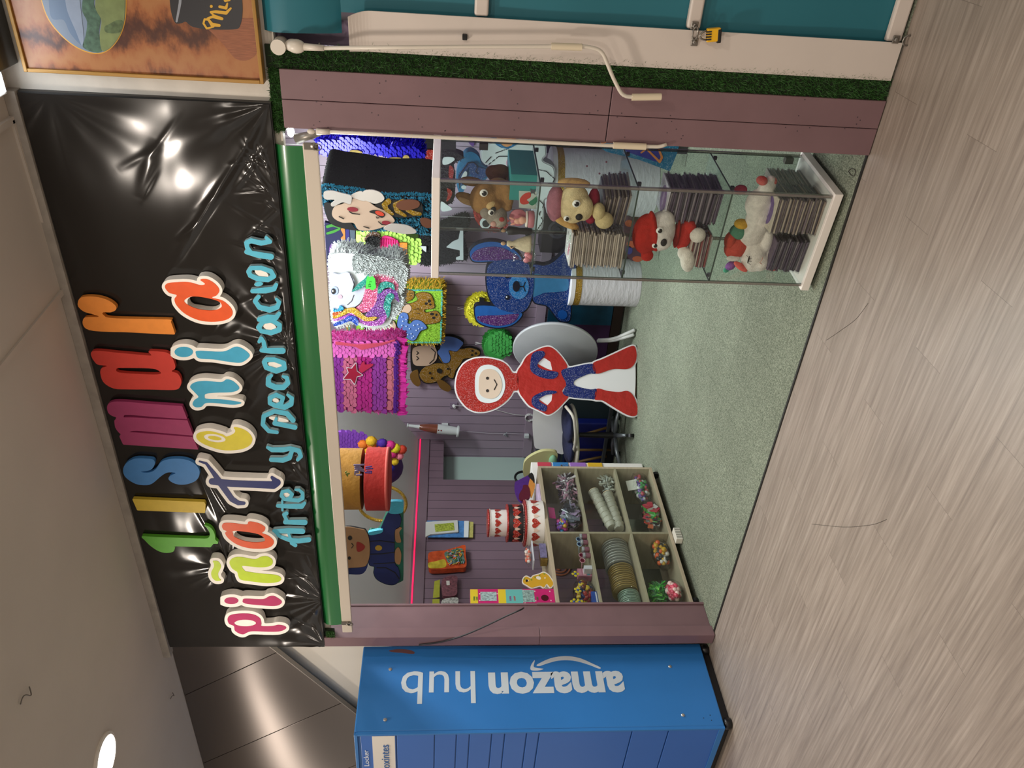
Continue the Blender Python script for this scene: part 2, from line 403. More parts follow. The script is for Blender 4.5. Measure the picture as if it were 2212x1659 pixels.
# ---------------- setting ----------------
def floor_mat():
    m, N, L = nodes('vinyl_planks'); b = N['Principled BSDF']; b.inputs['Roughness'].default_value = .42
    tc = N.new('ShaderNodeTexCoord'); sp = N.new('ShaderNodeSeparateXYZ'); L.new(tc.outputs['Object'], sp.inputs[0])
    def mth(op, a, bb=None, c=None):
        n = N.new('ShaderNodeMath'); n.operation = op
        for i, q in enumerate((a, bb, c)):
            if q is None: continue
            if isinstance(q, (int, float)): n.inputs[i].default_value = q
            else: L.new(q, n.inputs[i])
        return n.outputs[0]
    Wd, Ln = .158, .975
    r = mth('DIVIDE', mth('SUBTRACT', sp.outputs[1], 2.466 - .158 * 40), Wd); row = mth('FLOOR', r); fr = mth('FRACT', r)
    u = mth('DIVIDE', mth('ADD', sp.outputs[0], mth('MULTIPLY', row, .325)), Ln); fl = mth('FLOOR', u); fu = mth('FRACT', u)
    cmb = N.new('ShaderNodeCombineXYZ'); L.new(row, cmb.inputs[0]); L.new(fl, cmb.inputs[1])
    wn = N.new('ShaderNodeTexWhiteNoise'); L.new(cmb.outputs[0], wn.inputs['Vector'])
    mp = N.new('ShaderNodeMapping'); mp.inputs['Scale'].default_value = (1.8, 44, 1); L.new(tc.outputs['Object'], mp.inputs[0])
    ad = N.new('ShaderNodeVectorMath'); L.new(mp.outputs[0], ad.inputs[0]); L.new(wn.outputs['Color'], ad.inputs[1])
    n1 = N.new('ShaderNodeTexNoise'); n1.inputs['Scale'].default_value = 1.6; n1.inputs['Detail'].default_value = 7; n1.inputs['Roughness'].default_value = .62
    L.new(ad.outputs[0], n1.inputs['Vector'])
    cr = N.new('ShaderNodeValToRGB'); L.new(n1.outputs[0], cr.inputs[0])
    cr.color_ramp.elements[0].position = .30; cr.color_ramp.elements[0].color = srgb('7b6f65')
    cr.color_ramp.elements[1].position = .72; cr.color_ramp.elements[1].color = srgb('a3978c')
    e = cr.color_ramp.elements.new(.5); e.color = srgb('8f8378')
    seam = mth('MAXIMUM', mth('LESS_THAN', mth('ABSOLUTE', mth('SUBTRACT', fu, .5)), .0), mth('MAXIMUM', mth('LESS_THAN', fu, .0016), mth('MULTIPLY', mth('LESS_THAN', fr, .008), .45)))
    hv = N.new('ShaderNodeHueSaturation'); L.new(cr.outputs[0], hv.inputs['Color'])
    L.new(mth('MULTIPLY_ADD', wn.outputs['Value'], .10, .95), hv.inputs['Value'])
    mx = N.new('ShaderNodeMix'); mx.data_type = 'RGBA'; L.new(mth('MULTIPLY', seam, .55), mx.inputs[0]); L.new(hv.outputs[0], mx.inputs[6]); mx.inputs[7].default_value = srgb('4a4038')
    L.new(mx.outputs[2], b.inputs['Base Color']); bp = N.new('ShaderNodeBump'); bp.inputs['Strength'].default_value = .08; bp.inputs['Distance'].default_value = .003
    L.new(n1.outputs[0], bp.inputs['Height']); L.new(bp.outputs[0], b.inputs['Normal'])
    return m
def carpet_mat():
    m, N, L = nodes('carpet'); b = N['Principled BSDF']; b.inputs['Roughness'].default_value = .95; b.inputs['Specular IOR Level'].default_value = .15
    tc = N.new('ShaderNodeTexCoord'); n = N.new('ShaderNodeTexNoise'); n.inputs['Scale'].default_value = 170; n.inputs['Detail'].default_value = 6; n.inputs['Roughness'].default_value = .75
    L.new(tc.outputs['Object'], n.inputs['Vector']); cr = N.new('ShaderNodeValToRGB'); L.new(n.outputs[0], cr.inputs[0])
    cr.color_ramp.elements[0].position = .36; cr.color_ramp.elements[0].color = srgb('4e5449')
    cr.color_ramp.elements[1].position = .66; cr.color_ramp.elements[1].color = srgb('a9af9c')
    e = cr.color_ramp.elements.new(.5); e.color = srgb('7b8271')
    n2 = N.new('ShaderNodeTexNoise'); n2.inputs['Scale'].default_value = 2.2; n2.inputs['Detail'].default_value = 3; L.new(tc.outputs['Object'], n2.inputs['Vector'])
    mr = N.new('ShaderNodeMapRange'); mr.inputs[1].default_value = .3; mr.inputs[2].default_value = .7; mr.inputs[3].default_value = .88; mr.inputs[4].default_value = 1.08; L.new(n2.outputs[0], mr.inputs[0])
    br = N.new('ShaderNodeTexBrick'); br.offset = 0; br.inputs['Scale'].default_value = 1; br.inputs['Mortar Size'].default_value = .0022
    br.inputs['Brick Width'].default_value = .5; br.inputs['Row Height'].default_value = .5; br.inputs['Color1'].default_value = (1, 1, 1, 1); br.inputs['Color2'].default_value = (.955, .96, .955, 1); br.inputs['Mortar'].default_value = (.72, .74, .72, 1)
    L.new(tc.outputs['Object'], br.inputs['Vector'])
    hv = N.new('ShaderNodeHueSaturation'); L.new(cr.outputs[0], hv.inputs['Color']); L.new(mr.outputs[0], hv.inputs['Value'])
    mu = N.new('ShaderNodeMix'); mu.data_type = 'RGBA'; mu.blend_type = 'MULTIPLY'; mu.inputs[0].default_value = 1; L.new(hv.outputs[0], mu.inputs[6]); L.new(br.outputs[0], mu.inputs[7])
    L.new(mu.outputs[2], b.inputs['Base Color']); bp = N.new('ShaderNodeBump'); bp.inputs['Strength'].default_value = .7; bp.inputs['Distance'].default_value = .004
    L.new(n.outputs[0], bp.inputs['Height']); L.new(bp.outputs[0], b.inputs['Normal'])
    return m
def boards_mat(col, axis, width, off=0.0, dark='2e2430'):
    m, N, L = nodes('painted_boards'); b = N['Principled BSDF']; b.inputs['Roughness'].default_value = .5
    tc = N.new('ShaderNodeTexCoord'); gm = N.new('ShaderNodeNewGeometry'); sp = N.new('ShaderNodeSeparateXYZ'); L.new(gm.outputs['Position'], sp.inputs[0])
    a = N.new('ShaderNodeMath'); a.operation = 'MULTIPLY_ADD'; a.inputs[1].default_value = 1 / width; a.inputs[2].default_value = off + 100; L.new(sp.outputs[axis], a.inputs[0])
    fr = N.new('ShaderNodeMath'); fr.operation = 'FRACT'; L.new(a.outputs[0], fr.inputs[0])
    fl = N.new('ShaderNodeMath'); fl.operation = 'FLOOR'; L.new(a.outputs[0], fl.inputs[0]); wn = N.new('ShaderNodeTexWhiteNoise'); wn.noise_dimensions = '1D'; L.new(fl.outputs[0], wn.inputs['W'])
    lt = N.new('ShaderNodeMath'); lt.operation = 'LESS_THAN'; lt.inputs[1].default_value = .004 / width; L.new(fr.outputs[0], lt.inputs[0])
    n = N.new('ShaderNodeTexNoise'); n.inputs['Scale'].default_value = 3; n.inputs['Detail'].default_value = 5; L.new(gm.outputs['Position'], n.inputs['Vector'])
    c = srgb(col); mx = N.new('ShaderNodeMix'); mx.data_type = 'RGBA'; mx.inputs[6].default_value = tuple(k * .86 for k in c[:3]) + (1,); mx.inputs[7].default_value = tuple(min(1, k * 1.12) for k in c[:3]) + (1,)
    sm = N.new('ShaderNodeMath'); sm.operation = 'MULTIPLY_ADD'; sm.inputs[1].default_value = .35; L.new(wn.outputs[0], sm.inputs[0]); L.new(n.outputs[0], sm.inputs[2])
    sm2 = N.new('ShaderNodeMath'); sm2.operation = 'SUBTRACT'; sm2.inputs[1].default_value = .18; L.new(sm.outputs[0], sm2.inputs[0]); L.new(sm2.outputs[0], mx.inputs[0])
    m2 = N.new('ShaderNodeMix'); m2.data_type = 'RGBA'; L.new(lt.outputs[0], m2.inputs[0]); L.new(mx.outputs[2], m2.inputs[6]); m2.inputs[7].default_value = srgb(dark)
    L.new(m2.outputs[2], b.inputs['Base Color'])
    bp = N.new('ShaderNodeBump'); bp.inputs['Strength'].default_value = .5; bp.inputs['Distance'].default_value = .004; bp.invert = True
    L.new(lt.outputs[0], bp.inputs['Height']); L.new(bp.outputs[0], b.inputs['Normal'])
    return m
LILAC = '9a899a'; MAUVE = '775c60'
M_post = mat(MAUVE, .42, 0, .08, 5, .12, 9)
M_ceil = mat('cbc1b5', .75, 0, .03, 3, .05, 40)
M_white = mat('e8e0d6', .38, 0, .02, 6); M_wall_w = mat('c9c2b6', .6, 0, .10, 9, .25, 14)
YB, XL, ZC = 6.0, -4.8, 3.0

o = struct('floor', G().box(-7, 3.5, -4, 2.83, -.05, 0), floor_mat(), origin=(0, 0, 0))
o = struct('floor', G().box(-5.2, -.3, 2.831, YB + .1, -.05, .004), carpet_mat(), origin=(0, 0, 0))
o = struct('trim_1', G().box(-3.66, -.88, 2.822, 2.834, -.004, .0055), mat('1d1c18', .6))
# concourse ceiling with the framed hatch
ce = G(); hx = (-1.36, -.72); hy = (1.2, 2.52)
hp = [PZ(ZC).at(137, 628), PZ(ZC).at(0, 796), PZ(ZC).at(30, 275)]
ce.box(-8, 3.5, -4, 2.87, ZC, ZC + .06); ce.box(-8, -3.68, 2.87, 2.96, ZC, ZC + .06)
o = struct('ceiling', ce, M_ceil, origin=(0, 0, ZC))
# back wall (boards), left wall with doorway, right wall, sloped soffit of the escalator above
M_back = boards_mat(LILAC, 0, .0975, .16); M_left = boards_mat('6f5a66', 1, .098, .3)
struct('wall_back', G().box(-5.0, .2, YB, YB + .08, 0, 3), M_back, origin=(0, YB, 0))
g = G(); g.box(XL - .08, XL, 2.96, 5.44, 0, 1.79); g.box(XL - .08, XL, 5.44, YB, 1.52, 1.79)
struct('wall_left', g, M_left, origin=(XL, 4, 0))
struct('trim_2', G().box(XL, XL + .014, 2.96, YB, 1.655, 1.79), mat('6b5862', .45, 0, .06, 5))
struct('trim_3', G().box(XL, XL + .02, 2.96, YB - .005, 1.735, 1.748), mat('f0205a', .4, emit=.8))
struct('trim_4', G().box(-4.98, -.3, YB - .014, YB, .672, .755), mat(LILAC, .5, 0, .06, 5))
struct('trim_5', G().box(-4.98, -.3, YB - .016, YB, 0, .10), mat('4a3526', .6))
struct('wall_passage', G().box(-5.08, -5.0, 4.8, YB + .08, 0, 2.2), mat('a8bdb6', .5))
struct('wall_right', G().box(-.62, -.54, 2.87, YB, 0, 3), mat('6d5b72', .5), origin=(-.58, 4, 0))
struct('wall_storage', G().box(-7.4, -3.78, 2.96, 3.02, 0, 3.0), mat('e0d9ca', .6), origin=(-5.5, 3, 0))
sl = G(); zf = lambda x: 1.755 + .70 * (x + 4.8)
xt = -4.8 + (3.0 - 1.755) / .7
sl.add([(XL - .3, 3.021, zf(XL - .3)), (xt, 3.021, 3.0), (xt, YB + .1, 3.0), (XL - .3, YB + .1, zf(XL - .3)),
        (XL - .3, 3.021, zf(XL - .3) + .08), (xt, 3.021, 3.08), (xt, YB + .1, 3.08), (XL - .3, YB + .1, zf(XL - .3) + .08)],
       [(0, 1, 2, 3), (7, 6, 5, 4), (0, 4, 5, 1), (2, 6, 7, 3), (0, 3, 7, 4), (1, 5, 6, 2)])
struct('ceiling', sl, mat('bdbbb8', .65), origin=(-4, 4, 2))
struct('ceiling', G().box(xt, .2, 2.87, YB + .1, 2.94, 3.02), mat('bdbbb8', .65), origin=(-2, 4, 2.94))
# wall above the opening, between sign and neighbour's picture, and above the neighbour
struct('wall_front', G().box(-3.67, 1.2, 2.835, 2.87, 2.12, 3.0), M_wall_w, origin=(-2, 2.85, 2.12))
struct('trim_6', G().box(-3.74, -.80, 2.79, 2.835, 2.962, 2.999), mat('a49c92', .55, 0, .12, 20))
struct('wall_neighbour', G().box(-.5, 1.2, 2.90, 2.95, 0, 2.15), mat('3a3a3a', .7))

# escalator flank: brushed steel sheets, lower edge climbing to the right
def steel_mat():
    m, N, L = nodes('brushed_steel'); b = N['Principled BSDF']; b.inputs['Base Color'].default_value = srgb('857e7a'); b.inputs['Metallic'].default_value = .95
    b.inputs['Roughness'].default_value = .36; b.inputs['Anisotropic'].default_value = .96
    tg = N.new('ShaderNodeCombineXYZ'); tg.inputs[0].default_value = math.cos(math.radians(AN)); tg.inputs[2].default_value = math.sin(math.radians(AN)); L.new(tg.outputs[0], b.inputs['Tangent'])
    gm = N.new('ShaderNodeNewGeometry'); n = N.new('ShaderNodeTexNoise'); n.inputs['Scale'].default_value = .8; n.inputs['Detail'].default_value = 0; L.new(gm.outputs['Position'], n.inputs['Vector'])
    bp = N.new('ShaderNodeBump'); bp.inputs['Strength'].default_value = .25; bp.inputs['Distance'].default_value = .2; L.new(n.outputs[0], bp.inputs['Height']); L.new(bp.outputs[0], b.inputs['Normal']); return m
AN = 28
M_steel = steel_mat()
es = thing('escalator_flank', 'brushed steel cladding of the escalator slanting down behind the blue locker', 'escalator', (-4.6, 2.9, 2.0))
ze = lambda x: 2.467 + .69 * (x + 3.788)
def flank(xa, xb, name):                       # seams run square to the slope
    k = 1 / .69
    def xz(xe, up): return (xe - up * .40, ze(xe) + up * .58)
    g = G(); P = []
    for xe, up in ((xa, 0), (xb, 0), (xb, 1.7), (xa, 1.7)):
        x, z = xz(xe, up); P.append((x, z))
    # clip at the ceiling
    out = []
    for i in range(4):
        a, b2 = P[i], P[(i + 1) % 4]
        if a[1] <= 2.998: out.append(a)
        if (a[1] - 2.998) * (b2[1] - 2.998) < 0:
            t = (2.998 - a[1]) / (b2[1] - a[1]); out.append((a[0] + t * (b2[0] - a[0]), 2.998))
    n = len(out)
    g.add([(x, 2.895, z) for x, z in out] + [(x, 2.91, z) for x, z in out],
          [tuple(range(n)), tuple(range(2 * n - 1, n - 1, -1))] + [(i, (i + 1) % n, (i + 1) % n + n, i + n) for i in range(n)])
    return obj(name, g, M_steel, es, bevel=.002)
edges = [-3.5, -3.84, -4.32, -4.80, -5.28, -5.9, -6.6]
for a, b2 in zip(edges[:-1], edges[1:]): flank(b2 + .0015, a - .0015, 'cladding_sheet')
g = G(); a = (-3.5, ze(-3.5)); b2 = (-6.6, ze(-6.6))
g.add([(a[0], 2.885, a[1]), (b2[0], 2.885, b2[1]), (b2[0], 2.885, b2[1] - .006), (a[0], 2.885, a[1] - .006), (a[0], 2.915, a[1]), (b2[0], 2.915, b2[1]), (b2[0], 2.915, b2[1] - .006), (a[0], 2.915, a[1] - .006)],
      [(0, 1, 2, 3), (7, 6, 5, 4), (0, 4, 5, 1), (3, 2, 6, 7), (0, 3, 7, 4), (1, 5, 6, 2)])
obj('edge_trim', g, mat('8d867e', .4, .5), es)

# ceiling furniture
A, B_, C_ = hp
def along(p, q, t): return p + (q - p) * t
fr_ = thing('ceiling_hatch', 'white framed access hatch in the ceiling above the sign', 'hatch', tuple(A))
q1 = np.array([-1.355, 1.2]); 
e1 = (B_ - A)[:2]; e2 = (C_ - A)[:2]; e1 /= np.linalg.norm(e1); e2 /= np.linalg.norm(e2)
g = G(); wd = .022
for d, n2, Ld in ((e1, e2, 1.1), (e2, e1, .66)):
    c = A[:2] + d * Ld / 2 + n2 * wd / 2
    g.obox((c[0], c[1], ZC - .006), ((d[0], d[1], 0), (-d[1], d[0], 0), (0, 0, 1)), (Ld / 2, wd / 2, .008))
c = A[:2] + e2 * .66 + e1 * .55; g.obox((c[0], c[1], ZC - .006), ((e1[0], e1[1], 0), (-e1[1], e1[0], 0), (0, 0, 1)), (.55, wd / 2, .008))
c = A[:2] + e1 * 1.1 + e2 * .33; g.obox((c[0], c[1], ZC - .006), ((e2[0], e2[1], 0), (-e2[1], e2[0], 0), (0, 0, 1)), (.33, wd / 2, .008))
obj('frame', g, mat('c8beb2', .5), fr_)
g = G(); c = A[:2] + e1 * .55 + e2 * .33; g.obox((c[0], c[1], ZC - .002), ((e1[0], e1[1], 0), (-e1[1], e1[0], 0), (0, 0, 1)), (.545, .325, .0035))
obj('panel', g, M_ceil, fr_)
dl = thing('downlight', 'round glowing downlight recessed in the ceiling near the blue locker', 'lamp', (-3.47, 2.07, ZC - .01))
obj('rim', G().lathe((-3.47, 2.07, ZC - .012), [(.105, 0), (.11, .004), (.11, .013), (.095, .013), (.095, .0), (.105, 0)], 40, cap=False), mat('e9e2d8', .4), dl, smooth=True, auto=40)
obj('diffuser', G().lathe((-3.47, 2.07, ZC - .008), [(.094, 0), (.094, .004)], 40), mat('fff4e0', .4, emit=14), dl)
lt = thing('ceiling_light', 'white strip light on the ceiling beside the framed honey picture', 'lamp', (-.70, 2.62, ZC - .03))
obj('housing', G().box(-.80, -.5, 2.42, 2.76, ZC - .03, ZC), mat('e8e4de', .4), lt, bevel=.003)
obj('diffuser', G().box(-.79, -.51, 2.43, 2.75, ZC - .034, ZC - .03), mat('eef6ff', .4, emit=9), lt)
for i, p in enumerate(((50, 1502), (368, 1503), (110, 1235))):
    c = PZ(ZC).at(*p)
    if i < 2:
        t = np.linspace(0, 1, 18); s = .035 if i == 0 else .02
        pts = [(c[0] + s * math.sin(k * 2 * PI) * .6, c[1] + s * (k - .5) * 2, ZC - .006 - .012 * math.sin(k * PI)) for k in t]
        tag(obj('ceiling_hook', G().sweep(pts, .0022, 6), mat('6d675f', .5), smooth=True),
            ('bent wire S hook on the plain ceiling far from the sign', 'smaller wire hook at the ceiling edge by the steel cladding')[i], 'hook', 'wire hooks in the ceiling')

# storefront posts clad in mauve boards
def box_part(name, p, b, m, par, bevel=.002, **k): return obj(name, G().box(*b), m, par, bevel=bevel, **k)
rp = thing('wooden_post', 'wide mauve boarded post between the shop opening and the grass strip', 'post', (-.79, 2.85, 0))
box_part('board', rp, (-.885, -.789, 2.812, 2.86, .004, .985), M_post, rp); box_part('board', rp, (-.787, -.69, 2.812, 2.86, .004, .985), M_post, rp)
box_part('board', rp, (-.885, -.789, 2.812, 2.86, .988, 2.108), M_post, rp); box_part('board', rp, (-.787, -.69, 2.812, 2.86, .988, 2.108), M_post, rp)
g = G()
for i in range(46):
    x = -.885 + random.random() * .19; z = random.choice([.08, .3, .75, .93, 1.05, 1.35, 1.6, 1.8, 2.0]) + random.uniform(-.05, .05)
    g.cyl((x, 2.8115, z), (x, 2.8125, z), .0022, n=8)
obj('nail_head', g, mat('40333a', .5), rp)['kind'] = 'stuff'
rs = thing('wooden_post', 'narrow mauve boarded post between the display cabinet and the blue locker', 'post', (-3.64, 2.92, 0))
box_part('board', rs, (-3.672, -3.60, 2.80, 2.866, .004, .985), M_post, rs); box_part('board', rs, (-3.672, -3.60, 2.80, 2.866, .987, 2.15), M_post, rs)
box_part('jamb_board', rs, (-3.664, -3.622, 2.868, 3.03, .004, 2.15), M_post, rs)
box_part('edge_strip', rs, (-3.664, -3.612, 3.031, 3.045, .004, .98), M_post, rs, .001); box_part('edge_strip', rs, (-3.664, -3.617, 3.031, 3.045, .982, 2.15), M_post, rs, .001)
# ---------------- helpers for text and zoomed traces ----------------
def zz(prims, s, ox, oy):
    out = []
    for p in prims:
        k = p[0].lstrip('-')
        if k == 'c': out.append((p[0], p[1] / s + ox, p[2] / s + oy, p[3] / s))
        elif k == 'e': out.append((p[0], p[1] / s + ox, p[2] / s + oy, p[3] / s, p[4] / s) + tuple(p[5:]))
        elif k == 's': out.append((p[0], [(a[0] / s + ox, a[1] / s + oy, a[2] / s) for a in p[1]]))
        else: out.append((p[0], [(a[0] / s + ox, a[1] / s + oy) for a in p[1]]) + tuple(q / s for q in p[2:3]))
    return out
def text_geo(txt, org, xd, yd, width, height, depth=.001, bold=0.0, g=None):
    cu = bpy.data.curves.new('t', 'FONT'); cu.body = txt; cu.size = 1; cu.offset = bold; cu.resolution_u = 3; cu.fill_mode = 'BOTH'
    o = bpy.data.objects.new('t', cu); me = bpy.data.meshes.new_from_object(o)
    v = np.array([q.co[:] for q in me.vertices]); f = [tuple(p.vertices) for p in me.polygons]
    bpy.data.objects.remove(o); bpy.data.curves.remove(cu); bpy.data.meshes.remove(me)
    a = v.min(0); b = v.max(0); u = (v[:, 0] - a[0]) / (b[0] - a[0]) * width; k = (v[:, 1] - a[1]) / (b[1] - a[1]) * height
    xd = np.array(xd, float); yd = np.array(yd, float); xd /= np.linalg.norm(xd); yd /= np.linalg.norm(yd); n = np.cross(xd, yd)
    P = np.array(org, float) + np.outer(u, xd) + np.outer(k, yd); g = g or G(); m = len(P)
    ed = {}
    for q in f:
        for i in range(len(q)):
            e = (q[i], q[(i + 1) % len(q)])
            if (e[1], e[0]) in ed: del ed[(e[1], e[0])]
            else: ed[e] = 1
    F = list(f) + [(b2 + m, a2 + m, a2, b2)[::-1] for a2, b2 in ed]
    return g.add(np.concatenate([P + n * depth, P]), F)

# ---------------- the shop sign ----------------
def banner_mat():
    m, N, L = nodes('black_plastic_sheet'); b = N['Principled BSDF']; b.inputs['Base Color'].default_value = srgb('1f1d1b'); b.inputs['Roughness'].default_value = .17
    b.inputs['Specular IOR Level'].default_value = .5
    tc = N.new('ShaderNodeTexCoord')
    def noise(sc, stx, det, dist=0):
        mp = N.new('ShaderNodeMapping'); mp.inputs['Scale'].default_value = stx[:3]; mp.inputs['Rotation'].default_value = (0, stx[3], 0)
        L.new(tc.outputs['Object'], mp.inputs[0]); n = N.new('ShaderNodeTexNoise'); n.inputs['Scale'].default_value = sc; n.inputs['Detail'].default_value = det
        n.inputs['Distortion'].default_value = dist; L.new(mp.outputs[0], n.inputs['Vector']); return n.outputs[0]
    prev = None
    for h, st, di in ((noise(1.6, (1, 1, 1.4, 0), 1), .5, .05), (noise(1.7, (.6, 1, 3.2, .75), 1, .5), .3, .03)):
        bp = N.new('ShaderNodeBump'); bp.inputs['Strength'].default_value = st; bp.inputs['Distance'].default_value = di; L.new(h, bp.inputs['Height'])
        if prev: L.new(prev.outputs[0], bp.inputs['Normal'])
        prev = bp
    L.new(prev.outputs[0], b.inputs['Normal']); return m
sg = thing('shop_sign', 'long black glossy plastic shop sign with colourful foam letters above the opening', 'sign', (-2.24, 2.80, 2.15))
# sheet with creases pulled from its corners and staples
nx, nz = 560, 170; X0, X1, Z0, Z1 = -3.672, -.806, 2.15, 2.958
xs = np.linspace(X0, X1, nx); zs = np.linspace(Z0, Z1, nz); XX, ZZ = np.meshgrid(xs, zs); YY = np.full(XX.shape, 2.802)
for cx, cz, am, sp in ((X1, Z0, .004, .6), (-2.55, Z0 - .05, .003, .5), (-3.3, Z0 - .02, .0035, .45), (X0 + .02, Z0, .004, .4), (-3.05, Z0 + .42, .006, .35), (-1.75, Z0 + .02, .0035, .5), (X1, Z1 - .1, .0015, .4)):
    r = np.hypot(XX - cx, ZZ - cz); th = np.arctan2(ZZ - cz, XX - cx); k = rng.uniform(9, 17); ph = rng.uniform(0, 6)
    YY += am * .8 * np.exp(-(r / sp) ** 2 * 2) * np.sin(th * k + ph + 1.5 * np.sin(th * 3)) * np.minimum(1, r / .1)
YY += .004 * np.sin(XX * 3.1 + 1) * np.sin(ZZ * 5)
def crease(xa, za, xb, zb, am, wd):
    global YY
    ex, ez = xb - xa, zb - za; t = np.clip(((XX - xa) * ex + (ZZ - za) * ez) / (ex * ex + ez * ez), 0, 1); d = np.hypot(XX - xa - t * ex, ZZ - za - t * ez)
    YY = YY - am * np.exp(-(d / wd) ** 2) * np.sin(PI * np.clip(t, .02, .98))
for x_, y_, x2_, y2_, am, wd in ((580, 240, 360, 590, .006, .012), (560, 260, 330, 640, .004, .02), (430, 480, 380, 520, .006, .010), (340, 300, 300, 430, .004, .02), (585, 300, 500, 420, .004, .010), (420, 1000, 480, 1140, .006, .014), (440, 1020, 520, 1150, .006, .010), (400, 1050, 470, 1180, .005, .012)):
    a_ = PY(2.8).at(x_, y_); b_ = PY(2.8).at(x2_, y2_); crease(a_[0], a_[2], b_[0], b_[2], am, wd)
for k in range(70):
    xa = rng.uniform(X0 + .1, X1 - .15); L_ = rng.uniform(.05, .22); a_ = rng.normal(.9, .5); crease(xa, Z0 + rng.uniform(-.01, .03), xa + L_ * math.cos(a_), Z0 + L_ * abs(math.sin(a_)) + .02, rng.uniform(.001, .0035), rng.uniform(.004, .010))
for k in range(26):
    xa = rng.uniform(X0, X1 - .2); za = rng.uniform(Z0 + .1, Z1 - .25); L_ = rng.uniform(.1, .3); a_ = rng.normal(-.7, .4); crease(xa, za, xa + L_ * math.cos(a_), za + L_ * math.sin(a_), rng.uniform(.0008, .0025), rng.uniform(.006, .014))
YY = np.minimum(YY, 2.808)
g = G(); f = [(j * nx + i, j * nx + i + 1, (j + 1) * nx + i + 1, (j + 1) * nx + i) for j in range(nz - 1) for i in range(nx - 1)]
g.add(np.stack([XX, YY, ZZ], -1).reshape(-1, 3), f); obj('plastic_sheet', g, banner_mat(), sg, smooth=True)
obj('backing_board', G().box(X0 - .004, X1 + .004, 2.812, 2.833, Z0 - .004, Z1 + .002), mat('2c2a27', .5), sg)
SP = PY(2.80); FOAM = mat('f1ede4', .6, 0, .03, 40)
A_ = lambda q: zz(q, 2.765, 0, 550)
B2 = lambda q: zz(q, 3.687, 200, 1000)
C2 = lambda q: zz(q, 2.765, 0, 0)
big = [
 ('L', '5fb233', B2([('b', [(393, 585), (520, 590), (700, 597), (890, 603), (930, 585), (932, 555), (912, 520), (885, 495), (935, 512), (968, 555), (977, 610), (966, 645)]), ('p', [(560, 592), (900, 603), (966, 640), (940, 672), (640, 664), (500, 620)]), ('b', [(393, 585), (520, 600), (640, 660), (655, 675), (640, 708), (580, 717), (520, 700), (460, 660), (420, 620)])])),
 ('i', 'd8b93a', B2([('p', [(315, 287), (890, 312), (900, 330), (895, 400), (355, 378)])])),
 ('s', '3f7fbe', A_([('b', [(925, 1250), (915, 1225), (870, 1218), (800, 1220), (750, 1250), (735, 1290), (750, 1330), (800, 1365), (850, 1377), (905, 1370), (960, 1325), (1000, 1302), (1050, 1305), (1015, 1322), (1008, 1345), (1050, 1370), (1110, 1373), (1170, 1350), (1192, 1310), (1182, 1270), (1140, 1235), (1080, 1220), (1010, 1222), (960, 1240), (930, 1282), (890, 1302), (840, 1298), (900, 1286)])])),
 ('m', '9c3563', A_([('b', [(665, 882), (730, 878), (900, 892), (1082, 905), (1090, 912), (1115, 975), (1105, 982), (900, 968), (760, 958), (700, 972), (650, 950), (640, 905)]), ('b', [(690, 985), (760, 972), (950, 982), (1115, 990), (1122, 998), (1150, 1072), (1140, 1080), (950, 1064), (800, 1053), (730, 1075), (692, 1040), (684, 1005)]), ('p', [(700, 940), (740, 960), (730, 1000), (690, 990)]), ('p', [(735, 1060), (800, 1062), (1150, 1090), (1185, 1165), (735, 1135), (712, 1085)])])),
 ('a', 'c5382c', A_([('b', [(550, 578), (720, 588), (880, 602), (905, 600), (888, 578), (960, 580), (1010, 592), (1040, 640), (1046, 680), (1025, 697), (1062, 712), (1082, 750), (1075, 790), (1040, 808), (900, 806), (760, 805), (680, 800), (620, 765), (600, 715), (605, 680), (640, 664), (575, 652)]), ('-b', [(695, 685), (720, 677), (900, 680), (950, 695), (958, 712), (900, 716), (740, 708), (700, 700)])])),
 ('r', 'e58a33', A_([('b', [(475, 262), (520, 250), (590, 255), (650, 275), (690, 305), (692, 330), (660, 345), (615, 345), (620, 362), (680, 380), (1010, 388), (1020, 400), (1043, 468), (1035, 477), (780, 465), (530, 450), (500, 380), (590, 372), (560, 358), (500, 340), (465, 305)])])),
]
for ch, c, pr in big:
    cut('foam_letter', pr, SP, .022, .018, mat(c, .55, 0, .05, 30), sg, label='%s foam letter of the top row' % {'L': 'green', 'i': 'yellow', 's': 'blue', 'm': 'magenta', 'a': 'red', 'r': 'orange'}[ch])
